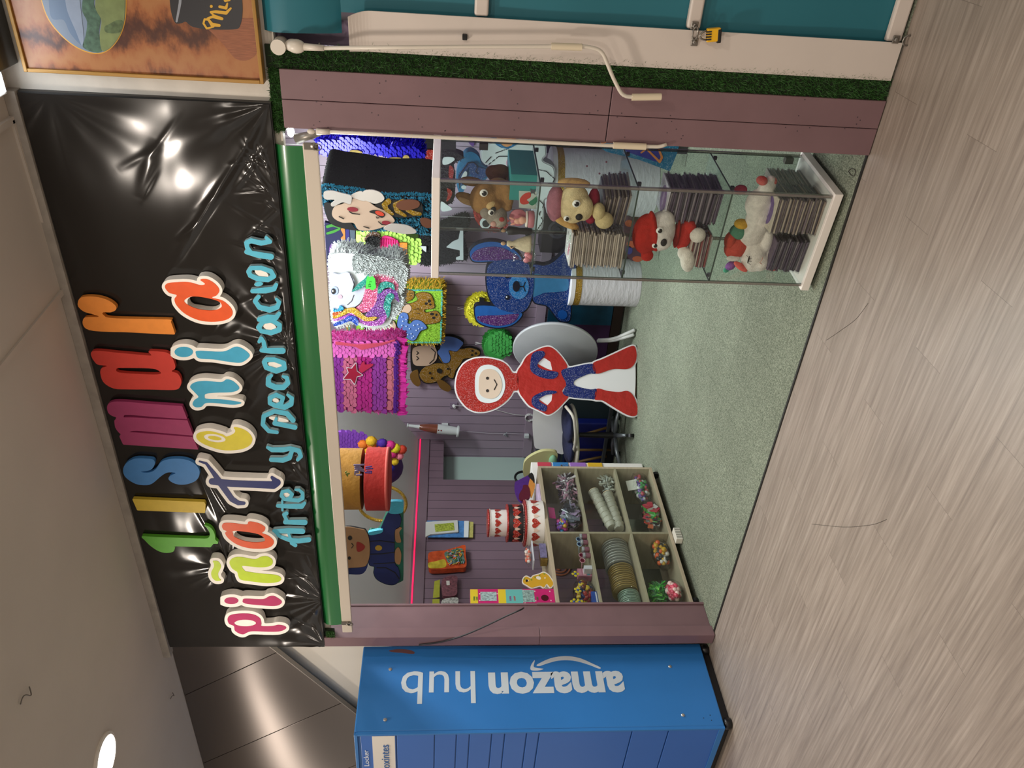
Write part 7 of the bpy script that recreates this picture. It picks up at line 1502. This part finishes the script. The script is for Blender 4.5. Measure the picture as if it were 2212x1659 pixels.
NV = mat('10205c', .6, 0, .08, 15); TN = mat('9a7450', .7)
bd = ZP([('b', [(640, 300), (760, 270), (880, 30), (980, 30), (1035, 110), (1010, 220), (960, 260), (955, 400), (960, 640), (1000, 700), (1020, 830), (960, 900), (860, 900), (740, 840), (700, 760), (710, 690), (640, 640)])])
obj('board', cutout(bd + ZP([('p', [(960, 20), (1055, 30), (1055, 850), (1000, 880), (960, 800)])]), pp, 0, .04, grow=.4), mat('0f5a48', .6), t, fix=False)
cut('suit_outline', bd, pp, .003, .003, OUT, t); cut('suit', bd, pp, .006, .004, NV, t, grow=-.8)
cut('seam', ZP([('s', [(660, 385, 4), (780, 378, 5), (950, 400, 4)]), ('s', [(655, 540, 4), (800, 535, 5), (955, 515, 4)]), ('s', [(700, 655, 4), (955, 640, 4)]), ('s', [(740, 700, 5), (850, 700, 5), (960, 760, 5), (1005, 830, 5)])]), pp, .008, .002, OUT, t)
cut('foot', ZP([('b', [(960, 260), (990, 220), (1040, 225), (1010, 280), (1030, 380), (1010, 400), (965, 380)]), ('b', [(960, 500), (1000, 460), (1030, 520), (1030, 600), (1010, 660), (960, 630)])]), pp, .006, .004, TN, t)
hd = ZP([('b', [(300, 250), (560, 240), (620, 280), (650, 380), (655, 540), (620, 660), (560, 690), (420, 700), (300, 700)])])
cut('hood', ZP([('b', [(300, 700), (440, 700), (560, 680), (630, 640), (620, 710), (560, 775), (420, 778), (300, 770)])]), pp, .010, .02, NV, t)
cut('head_outline', hd, pp, .012, .012, OUT, t, grow=.8); cut('head', hd, pp, .015, .004, TN, t)
cut('mouth', ZP([('b', [(500, 400), (550, 405), (600, 450), (560, 500), (505, 500)])]), pp, .018, .002, mat('8a1c14', .6), t); cut('face_line', ZP([('s', [(440, 410, 4), (460, 435, 4), (440, 465, 4)]), ('c', 420, 345, 26), ('c', 412, 585, 18)]), pp, .018, .002, OUT, t)
cut('button', ZP([('e', 762, 465, 42, 30)]), pp, .009, .003, mat('a8841c', .5), t); hang(t, pp, 740, 1185)
cut('cyan_hair', [('b', [(838, 1086), (868, 1084), (871, 1092), (868, 1108), (840, 1108)]), ('b', [(797, 1150), (826, 1145), (822, 1152), (800, 1156)])], pp, .02, .02, mat('3fa8c4', .6, 0, .2, 60, stretch=(12, 1, 1)), t)
t = thing('gold_hoop', 'arc of a gold glitter hoop hanging behind the red drum rim', 'hoop', tuple(PY(4.3).at(860, 1070)))
c = PY(4.3).at(826, 1088); obj('hoop', G().sweep([c + (.17 * math.cos(k), 0, .17 * math.sin(k)) for k in np.linspace(0, 2 * PI, 60)], .012, 8, False), mat('b9922a', .35, 0, 0, glitter=.6), t, smooth=True); string(t, c + (0, 0, .17))
# ---- upper right group behind the display case ----
pm = PA((-1.62, 3.75, 0), -12); ZT = lambda q: zz(q, 5.53, 680, 280)
t = thing('fringed_pinata', 'big black fringed pinata with pale sleeping face and gold striped costume', 'pinata', tuple(pm.at(940, 440)))
sil = ZT([('b', [(90, 690), (300, 710), (550, 740), (820, 790), (1430, 830), (1430, 1200), (1300, 1250), (1100, 1210), (700, 1200), (480, 1190), (200, 1090), (110, 900)])])
obj('core', cutout(sil, pm, 0, .34), mat('0d0d0e', .9), t, fix=False)
obj('black_fringe', fuzz_edge(sil, pm, -.01, .33, 7000, .008, .002), mat('0b0b0c', .9), t, fix=False)['kind'] = 'stuff'
obj('blue_fringe', fuzz_face(sil, pm, 0, 4200, .014, .003, .3), mat('1b6a86', .8, 0, .25, 30), t, fix=False)['kind'] = 'stuff'
obj('blue_edge', fuzz_edge(sil, pm, 0, .02, 1500, .010, .003), mat('1b6a86', .8), t, fix=False)['kind'] = 'stuff'
CR = mat('b09884', .65); WG = mat('a8a29c', .65)
cut('black_hood', ZT([('b', [(120, 880), (260, 890), (330, 890), (480, 1180), (700, 1205), (560, 1210), (380, 1190), (200, 1130), (130, 1010)])]), pm, .018, .006, mat('0c0b0c', .8), t)
cut('face', ZT([('b', [(205, 990), (250, 910), (330, 890), (480, 820), (620, 850), (720, 920), (850, 980), (940, 1060), (940, 1110), (800, 1170), (650, 1205), (520, 1195), (460, 1115), (330, 1110), (230, 1060)])]), pm, .022, .005, CR, t)
cut('sleeve', ZT([('b', [(720, 920), (780, 860), (900, 840), (1060, 850), (1250, 860), (1290, 940), (1280, 1010), (1180, 1040), (1000, 1050), (880, 1010)])]), pm, .020, .006, mat('15120f', .8), t)
cut('gold_stripe', ZT([('s', [(880, 860, 34), (830, 900, 30), (860, 960, 26), (930, 1010, 14)]), ('s', [(1050, 860, 26), (960, 900, 28), (980, 970, 26), (1080, 1030, 16)]), ('s', [(1100, 960, 20), (1180, 1000, 26), (1260, 1010, 18)])]), pm, .024, .005, mat('8f6e12', .4, glitter=.5), t)
cut('brown_wing', ZT([('b', [(970, 900), (1040, 850), (1180, 840), (1250, 870), (1230, 930), (1100, 965), (1010, 950)])]), pm, .028, .005, mat('5a3018', .7), t)
cut('brown_wing', ZT([('b', [(1260, 1070), (1340, 1060), (1425, 1110), (1420, 1160), (1340, 1175), (1280, 1140)])]), pm, .026, .005, mat('5a3018', .7), t)
cut('white_glove', ZT([('b', [(110, 750), (200, 730), (320, 760), (430, 790), (440, 840), (420, 890), (330, 870), (220, 920), (190, 890), (240, 840), (120, 830)]), ('b', [(820, 1180), (900, 1130), (1000, 1130), (1120, 1150), (1210, 1210), (1190, 1240), (1050, 1245), (880, 1210)])]), pm, .032, .005, WG, t)
cut('white_cloud', ZT([('b', [(550, 780), (600, 730), (700, 725), (790, 760), (830, 820), (800, 860), (720, 885), (640, 860), (560, 830)]), ('b', [(430, 790), (560, 740), (600, 850), (500, 830)])]), pm, .027, .005, mat('b5ada4', .6), t)
cut('cheek_mark', ZT([('e', 452, 955, 66, 26, 6), ('e', 855, 1118, 55, 26, 10)]), pm, .025, .003, mat('7a1424', .6), t)
cut('mouth', ZT([('b', [(650, 985), (700, 965), (780, 975), (840, 1015), (800, 1055), (720, 1010)])]), pm, .025, .003, OUT, t); cut('tongue', ZT([('e', 775, 1003, 56, 24, 20)]), pm, .028, .003, mat('b83a22', .5), t)
cut('eyelash', ZT([('s', [(400, 975, 3), (450, 1005, 5), (540, 1015, 3)]), ('s', [(755, 1100, 3), (800, 1135, 5), (910, 1145, 3)]), ('s', [(285, 1040, 3), (345, 1068, 4)]), ('s', [(580, 1160, 3), (650, 1180, 4)]), ('s', [(730, 1040, 3), (740, 1060, 3), (770, 1055, 3)])]), pm, .0255, .003, OUT, t)
hang(t, pm, 720, 470, off=-.17)
pb2 = PA((-1.2, 4.3, 0), -8); t = thing('fringed_pinata', 'shiny royal blue fringed pinata behind the black one at the top right', 'pinata', tuple(pb2.at(905, 320)))
sil = ZT([('b', [(20, 150), (60, 110), (240, 110), (450, 80), (640, 150), (840, 190), (1070, 200), (1220, 230), (1270, 290), (1270, 380), (1180, 390), (1000, 370), (700, 280), (400, 270), (80, 290)])])
obj('core', cutout(sil, pb2, 0, .14), mat('160c9a', .3, .1), t, fix=False)
obj('foil_scales', scales(sil, pb2, .004, 6, 10), mat('1a0fae', .18, .35, .2, 30), t, fix=False)['kind'] = 'stuff'; obj('foil_fringe', fuzz_edge(sil, pb2, 0, .14, 1800, .02, .004), mat('1a0fae', .2, .3), t, fix=False)['kind'] = 'stuff'
cut('gold_patch', ZT([('e', 490, 272, 80, 26, 6), ('e', 960, 350, 90, 16, 0), ('e', 1090, 345, 40, 40, 0)]), pb2, .018, .004, mat('a08a4a', .5, 0, .2, 30), t); hang(t, pb2, 700, 315)
pr2 = PY(4.9); t = thing('fringed_pinata', 'red and black vertical fringed pinata behind the blue one by the post', 'pinata', tuple(pr2.at(975, 310)))
for x0_, x1_, c_ in ((690, 815, '0d0c0d'), (815, 895, 'a0281a'), (895, 983, '0d0c0d')):
    obj('fringe_band', cutout([('p', [(x0_, 275), (x1_, 275), (x1_, 322), (x0_, 316)], 2)], pr2, 0, .2), mat(c_, .9, 0, .25, 60, .6, 120, stretch=(8, 8, .3)), t, fix=False)
hang(t, pr2, 760, 300)
pr3 = PY(5.2); t = thing('round_pinata', 'red and black figure pinata with white patches seen through the case top', 'pinata', tuple(pr3.at(985, 390)))
sil = ZT([('b', [(1250, 240), (1450, 230), (1640, 270), (1780, 330), (1660, 420), (1680, 600), (1660, 840), (1560, 900), (1440, 880), (1440, 500), (1340, 380), (1280, 340)])])
obj('core', cutout(sil, pr3, 0, .10), mat('201818', .8), t, fix=False); obj('fringe', fuzz_face(sil, pr3, 0, 1600, .012, .003), mat('161214', .8), t, fix=False)['kind'] = 'stuff'
cut('red_part', ZT([('b', [(1300, 250), (1430, 250), (1450, 330), (1360, 370), (1310, 330)]), ('b', [(1610, 430), (1660, 480), (1640, 600), (1600, 560)]), ('b', [(1580, 700), (1640, 740), (1620, 820), (1570, 860), (1590, 780)])]), pr3, .012, .006, mat('94261c', .5, glitter=.3), t)
cut('white_part', ZT([('b', [(1540, 335), (1640, 330), (1670, 360), (1600, 410), (1530, 415)]), ('b', [(1510, 860), (1580, 900), (1640, 950), (1570, 975), (1510, 965)])]), pr3, .014, .006, mat('c4ccce', .5), t); hang(t, pr3, 960, 400)
# blue curl, white cloud animal, red fuzzy
pc3 = PY(5.55); t = thing('curl_pinata', 'turquoise and blue curled cut-out pinata seen through the case', 'pinata', tuple(pc3.at(1050, 380)))
sil = ZT([('b', [(1690, 600), (1720, 420), (1800, 290), (1880, 270), (1960, 330), (1990, 420), (2060, 470), (2070, 560), (1990, 620), (1850, 620), (1760, 760), (1720, 740)])])
obj('core', cutout(sil, pc3, 0, .10, grow=.4), mat('12638c', .6, 0, .25, 40, stretch=(1, 1, 8)), t, fix=False)
cut('blue_curl', ZT([('s', [(1740, 640, 26), (1740, 540, 26), (1790, 480, 26), (1830, 420, 24), (1900, 420, 24), (1920, 470, 20), (1880, 500, 18)]), ('b', [(1860, 440), (1960, 450), (2050, 480), (2060, 540), (1980, 600), (1900, 580), (1850, 510)])]), pc3, .008, .008, mat('234a80', .45, glitter=.25), t)
cut('white_part', ZT([('b', [(1740, 600), (1790, 500), (1820, 530), (1770, 640)]), ('e', 1780, 690, 30, 24)]), pc3, .010, .008, mat('c4ccce', .5), t); cut('dark_line', ZT([('s', [(1730, 700, 4), (1720, 560, 4), (1790, 460, 4), (1830, 400, 4), (1900, 395, 4), (1950, 440, 4), (1920, 500, 4), (1950, 530, 4)])]), pc3, .012, .004, OUT, t); hang(t, pc3, 995, 335)
pw2 = PY(5.5); ZW = lambda q: zz(q, 5.53, 940, 280)
t = thing('cloud_standee', 'white fringed cut-out animal with black outlines and pink nose behind the case', 'cutout', tuple(pw2.at(1195, 400)))
sil = ZW([('b', [(545, 350), (560, 240), (650, 160), (800, 120), (1000, 110), (1250, 120), (1320, 180), (1330, 300), (1290, 370), (1420, 450), (1430, 620), (1390, 800), (1310, 850), (1300, 1050), (1280, 1180), (1200, 1230), (1150, 1150), (1150, 900), (900, 700), (700, 450), (600, 420)])])
obj('core', cutout(sil, pw2, 0, .12), mat('b9bcc2', .7, 0, .15, 50, .5, 60, stretch=(1, 1, 6)), t, fix=False); cut('white_face', sil, pw2, .006, .006, mat('c4cccc', .5), t, grow=-3)
cut('dark_line', ZW([('s', [(580, 420, 5), (700, 290, 5), (880, 225, 5)]), ('s', [(610, 440, 5), (760, 320, 5), (880, 320, 5), (980, 385, 5)]), ('s', [(1240, 480, 5), (1330, 500, 5), (1380, 550, 5), (1430, 590, 5), (1400, 640, 5), (1350, 640, 5)]), ('s', [(1240, 840, 5), (1300, 900, 5), (1240, 1010, 5), (1290, 1090, 5), (1200, 1225, 5)]), ('s', [(1110, 115, 5), (1180, 105, 5), (1250, 120, 5)])]), pw2, .009, .003, OUT, t); cut('pink_patch', ZW([('e', 880, 400, 30, 52, 0)]), pw2, .011, .004, mat('c47a94', .5), t)
cut('orange_patch', ZW([('b', [(740, 80), (950, 85), (930, 170), (860, 205), (790, 170)])]), pw2, .020, .006, mat('c98a58', .6), t); cut('blue_glitter', ZW([('b', [(660, 80), (740, 90), (790, 180), (860, 212), (940, 170), (1020, 140), (930, 205), (850, 228), (740, 190)])]), pw2, .018, .006, mat('1a6a9c', .4, glitter=.6), t)
obj('prop', G().box(*(lambda c: (c[0] - .02, c[0] + .02, 5.60, 5.63, .79, c[2]))(pw2.at(1200, 395))), mat('a89a86', .6), t)
pfz = PY(5.75); t = thing('round_pinata', 'red fuzzy round pinata with two white discs seen through the case', 'pinata', tuple(pfz.at(1075, 470)))
sil = ZW([('b', [(460, 930), (540, 900), (640, 920), (760, 960), (860, 1080), (840, 1170), (740, 1210), (600, 1200), (510, 1120), (465, 1030)])])
obj('core', cutout(sil, pfz, 0, .10), mat('8f241a', .8), t, fix=False); obj('fuzz', fuzz_face(sil, pfz, 0, 1500, .02, .003), mat('a02c1e', .8), t, fix=False)['kind'] = 'stuff'
cut('white_disc', ZW([('c', 600, 1120, 66), ('c', 600, 955, 50)]), pfz, .03, .008, mat('c4cccc', .5), t); cut('dark_disc', ZW([('c', 605, 1125, 42), ('c', 605, 945, 32)]), pfz, .034, .006, OUT, t); hang(t, pfz, 1030, 470)
# black fringed silhouettes near the case top left
pk3 = PY(5.8); t = thing('fringed_pinata', 'black fuzzy pinata with white angular patches on the back wall by the case top', 'pinata', tuple(pk3.at(985, 540)))
sil = ZT([('b', [(1230, 1200), (1420, 1180), (1700, 1080), (1820, 1060), (1800, 1200), (1740, 1280), (1800, 1540), (1700, 1560), (1560, 1600), (1400, 1620), (1250, 1590), (1230, 1400)])])
obj('core', cutout(sil, pk3, 0, .10), mat('0d0e10', .9), t, fix=False); obj('fuzz', fuzz_edge(sil, pk3, 0, .1, 1800, .02, .003), mat('0b0c0e', .9), t, fix=False)['kind'] = 'stuff'; obj('face_fuzz', fuzz_face(sil, pk3, 0, 2600, .010, .0018), mat('121416', .9), t, fix=False)['kind'] = 'stuff'
cut('white_patch', ZT([('p', [(1575, 1405), (1650, 1340), (1720, 1310), (1740, 1200), (1690, 1195), (1690, 1175), (1770, 1178), (1772, 1555), (1690, 1552), (1690, 1530), (1735, 1515), (1735, 1440)], 3), ('p', [(1262, 1395), (1330, 1398), (1328, 1460), (1300, 1440)], 3)]), pk3, .014, .006, mat('b5bcc0', .5), t)
obj('wall_hook', G().box(*(lambda c: (c[0] - .02, c[0] + .02, 5.9, 6.0, c[2] - .05, c[2]))(pk3.at(985, 540))), mat('3a3a3a', .5), t)
pgp = PY(5.3); t = thing('fringed_pinata', 'lime and hot pink fringed pinata with brown bow behind the unicorn', 'pinata', tuple(pgp.at(900, 530)))
sil = ZT([('b', [(480, 1260), (560, 1210), (760, 1190), (980, 1220), (1180, 1300), (1230, 1330), (1225, 1600), (1080, 1600), (900, 1560), (700, 1500), (490, 1500)])])
obj('core', cutout(sil, pgp, 0, .10), mat('6fa034', .8), t, fix=False); obj('lime_scales', scales(sil, pgp, .003, 8, 9), mat('8cba48', .8, 0, .1, 20), t, fix=False)['kind'] = 'stuff'
cut('pink_knit', ZT([('b', [(800, 1290), (880, 1275), (990, 1330), (1010, 1400), (1000, 1530), (900, 1540), (760, 1510), (730, 1430)])]), pgp, .02, .012, mat('c0246a', .9, 0, .3, 90, stretch=(1, 1, .01)), t)
for k in range(9): cut('pink_rib', ZT([('s', [(760 + k * 28, 1310 + abs(k - 2) * 3, 7), (748 + k * 28, 1500 + k * 3, 7)])]), pgp, .025, .008, mat('c82870', .9), t)
cut('hot_pink', ZT([('b', [(485, 1360), (560, 1380), (680, 1400), (700, 1480), (600, 1530), (485, 1520)])]), pgp, .018, .01, mat('c02a70', .9), t); cut('orange_scales', ZT([('p', [(1010, 1355), (1100, 1358), (1095, 1560), (1010, 1560)], 4)]), pgp, .018, .01, mat('c8741c', .8, 0, .2, 60), t)
cut('brown_glitter', ZT([('b', [(590, 1320), (640, 1240), (720, 1220), (775, 1250), (760, 1300), (680, 1330)]), ('e', 775, 1308, 26, 30)]), pgp, .022, .012, mat('4a3020', .4, glitter=.5), t); obj('black_pompom', fuzz_face(ZT([('c', 680, 1345, 76)]), pgp, .03, 1600, .022, .002), mat('0c0c0d', .9), t, fix=False)['kind'] = 'stuff'
hang(t, pgp, 775, 540)
psea = PY(4.6); t = thing('sea_bag', 'navy bag with purple orange and green coral pictures behind the cream blind bar', 'bag', tuple(psea.at(765, 540)))
cut('bag_body', ZT([('p', [(120, 1110), (375, 1190), (380, 1640), (150, 1640)], 4)]), psea, 0, .03, mat('0a0e40', .7), t); cut('blue_edge', ZT([('p', [(365, 1190), (410, 1195), (440, 1720), (400, 1720), (385, 1600)])]), psea, .003, .06, mat('16106a', .6), t); cut('grey_side', ZT([('p', [(412, 1195), (480, 1195), (470, 1700), (440, 1720)])]), psea, -.002, .08, mat('3f4e5e', .6), t)
cut('coral', ZT([('b', [(170, 1430), (200, 1360), (240, 1390), (270, 1360), (300, 1420), (340, 1450), (330, 1500), (260, 1520), (190, 1500)])]), psea, .004, .003, mat('5a2a78', .6), t)
cut('orange_coral', ZT([('b', [(170, 1540), (230, 1520), (330, 1560), (320, 1640), (180, 1640)]), ('b', [(310, 1190), (358, 1190), (360, 1440), (330, 1440), (345, 1340), (310, 1300), (340, 1260)])]), psea, .005, .003, mat('b0702a', .6), t); cut('green_weed', ZT([('s', [(150, 1160, 16), (220, 1140, 18), (300, 1170, 14)]), ('s', [(150, 1240, 14), (220, 1220, 16), (290, 1190, 12)])]), psea, .005, .003, mat('2a7a1c', .6), t); cut('shell', ZT([('e', 345, 1530, 30, 40), ('e', 345, 1620, 30, 40)]), psea, .007, .003, mat('8f8c94', .6), t)
hang(t, psea, 700, 540, off=0)
# glitter sheet with orange rings at the lower right, dark panel behind the post
pgl = PY(5.0); ZR = lambda q: zz(q, 5.53, 1200, 320)
t = thing('glitter_standee', 'turquoise glitter board with navy and orange sneaker like shapes right of the case', 'cutout', tuple(pgl.at(1460, 335)))
sh_ = [('p', [(1300, 300), (1470, 300), (1463, 330), (1447, 370), (1380, 345), (1310, 328), (1295, 318)])]
obj('board', cutout(sh_, pgl, 0, .02), mat('0f6a90', .4, 0, 0, glitter=.5), t, fix=False)
cut('navy_shape', [('b', [(1330, 305), (1400, 300), (1430, 335), (1425, 350), (1390, 340), (1350, 325)])], pgl, .004, .004, mat('141a78', .5), t)
cut('orange_line', [('s', [(1385, 302, 2), (1400, 325, 2), (1425, 350, 2.4), (1430, 340, 2.4), (1420, 315, 2)]), ('s', [(1385, 330, 1.6), (1402, 318, 1.6)]), ('s', [(1300, 306, 4), (1340, 300, 4)]), ('s', [(1395, 312, 1.4), (1390, 322, 1.4)])], pgl, .006, .003, mat('c8742c', .5), t)
obj('stand', G().box(*(lambda c: (c[0] - .01, c[0] + .1, 5.02, 5.2, .006, .3))(pgl.at(1440, 330))), mat('3a3a3a', .5), t)
pdk = PY(5.98); t = thing('dark_board', 'dark brown board standing behind the drum beside the post', 'board', tuple(pdk.at(1360, 330)))
cut('panel', [('p', [(1190, 285), (1375, 285), (1372, 340), (1190, 330)])], pdk, 0, .03, mat('2a1412', .6, 0, .3, 10), t); cut('purple_edge', [('p', [(1180, 285), (1215, 285), (1213, 333), (1180, 330)])], pdk, .004, .004, mat('2a1a3c', .5), t); cut('gold_mark', [('e', 1225, 315, 9, 4, 60)], pdk, .006, .003, mat('8f6a2c', .5), t)
t = thing('butterfly_cutout', 'green and purple winged cut-out on the wall between pinatas and white animal', 'cutout', tuple(PY(5.988).at(1020, 300)))
pbf = PY(5.988); cut('wing', ZW([('p', [(290, 70), (400, 75), (400, 110), (350, 100)], 4), ('p', [(400, 150), (470, 140), (455, 200), (430, 185)], 4)]), pbf, .004, .008, mat('5a3a7a', .5), t); cut('green_wing', ZW([('p', [(320, 66), (390, 66), (392, 90), (345, 90)], 3)]), pbf, .007, .004, mat('5f9a34', .5), t)
# red-orange figure behind the drums and dark wheel
pmf = PY(5.2); t = thing('orange_figure_cutout', 'dark red and orange figure cut-out between the drums behind the case', 'cutout', tuple(pmf.at(1390, 520)))
cut('panel', ZR([('b', [(830, 850), (930, 850), (1000, 1050), (1045, 1150), (1050, 1330), (900, 1340), (830, 1200)])]), pmf, 0, .02, mat('4a2436', .5, 0, .2, 20), t); cut('orange_part', ZR([('e', 880, 900, 50, 40), ('e', 910, 1150, 60, 40), ('e', 980, 1325, 60, 34)]), pmf, .004, .004, mat('b0502a', .5), t); cut('blue_part', ZR([('e', 880, 1220, 40, 50)]), pmf, .004, .004, mat('2a2f78', .5), t)
obj('stand', G().box(*(lambda c: (c[0] - .05, c[0] + .05, 5.22, 5.3, .006, .2))(pmf.at(1385, 530))), mat('3a3a3a', .5), t)
t = thing('speaker_box', 'black speaker box with round cone behind the tan puppy', 'speaker', tuple(PY(5.7).at(1240, 490)))
c = PY(5.7).at(1205, 490); obj('box', G().box(c[0] - .22, c[0] + .08, 5.7, 5.9, c[2] - .2, c[2] + .12), mat('17161a', .5), t, bevel=.005); obj('cone', G().lathe((c[0] - .02, 5.70, c[2]), [(.07, 0), (.075, .006), (.055, .008), (.05, .002), (.02, -.0), (.02, .008)], 30, (0, -1, 0)), mat('3a3a42', .35), t, smooth=True, auto=40)
obj('shelf_bracket', G().box(c[0] - .24, c[0] + .09, 5.69, 6.0, c[2] - .225, c[2] - .201), mat('4a4048', .5), t)
# small bent wires left lying on the floor
for i, (lab, P_) in enumerate((('thin dark wire ring on the carpet in front of the display case', [(1838, 378), (1832, 370), (1838, 364), (1848, 366), (1846, 382), (1838, 378)]), ('long loose hair thread curving on the plank floor', [(1753, 1132), (1830, 1140), (1890, 1133), (1915, 1122)]), ('fine loose thread on the planks left of the display case', [(1875, 655), (1850, 690), (1800, 725), (1785, 735)]))):
    z_ = .0075 if i == 0 else .0012; tag(obj('loose_thread', G().sweep(bend([PZ(z_).at(*k) for k in P_], 4), .0014 if i == 0 else .0006, 5), mat('3a342e', .6), smooth=True), lab, 'thread')
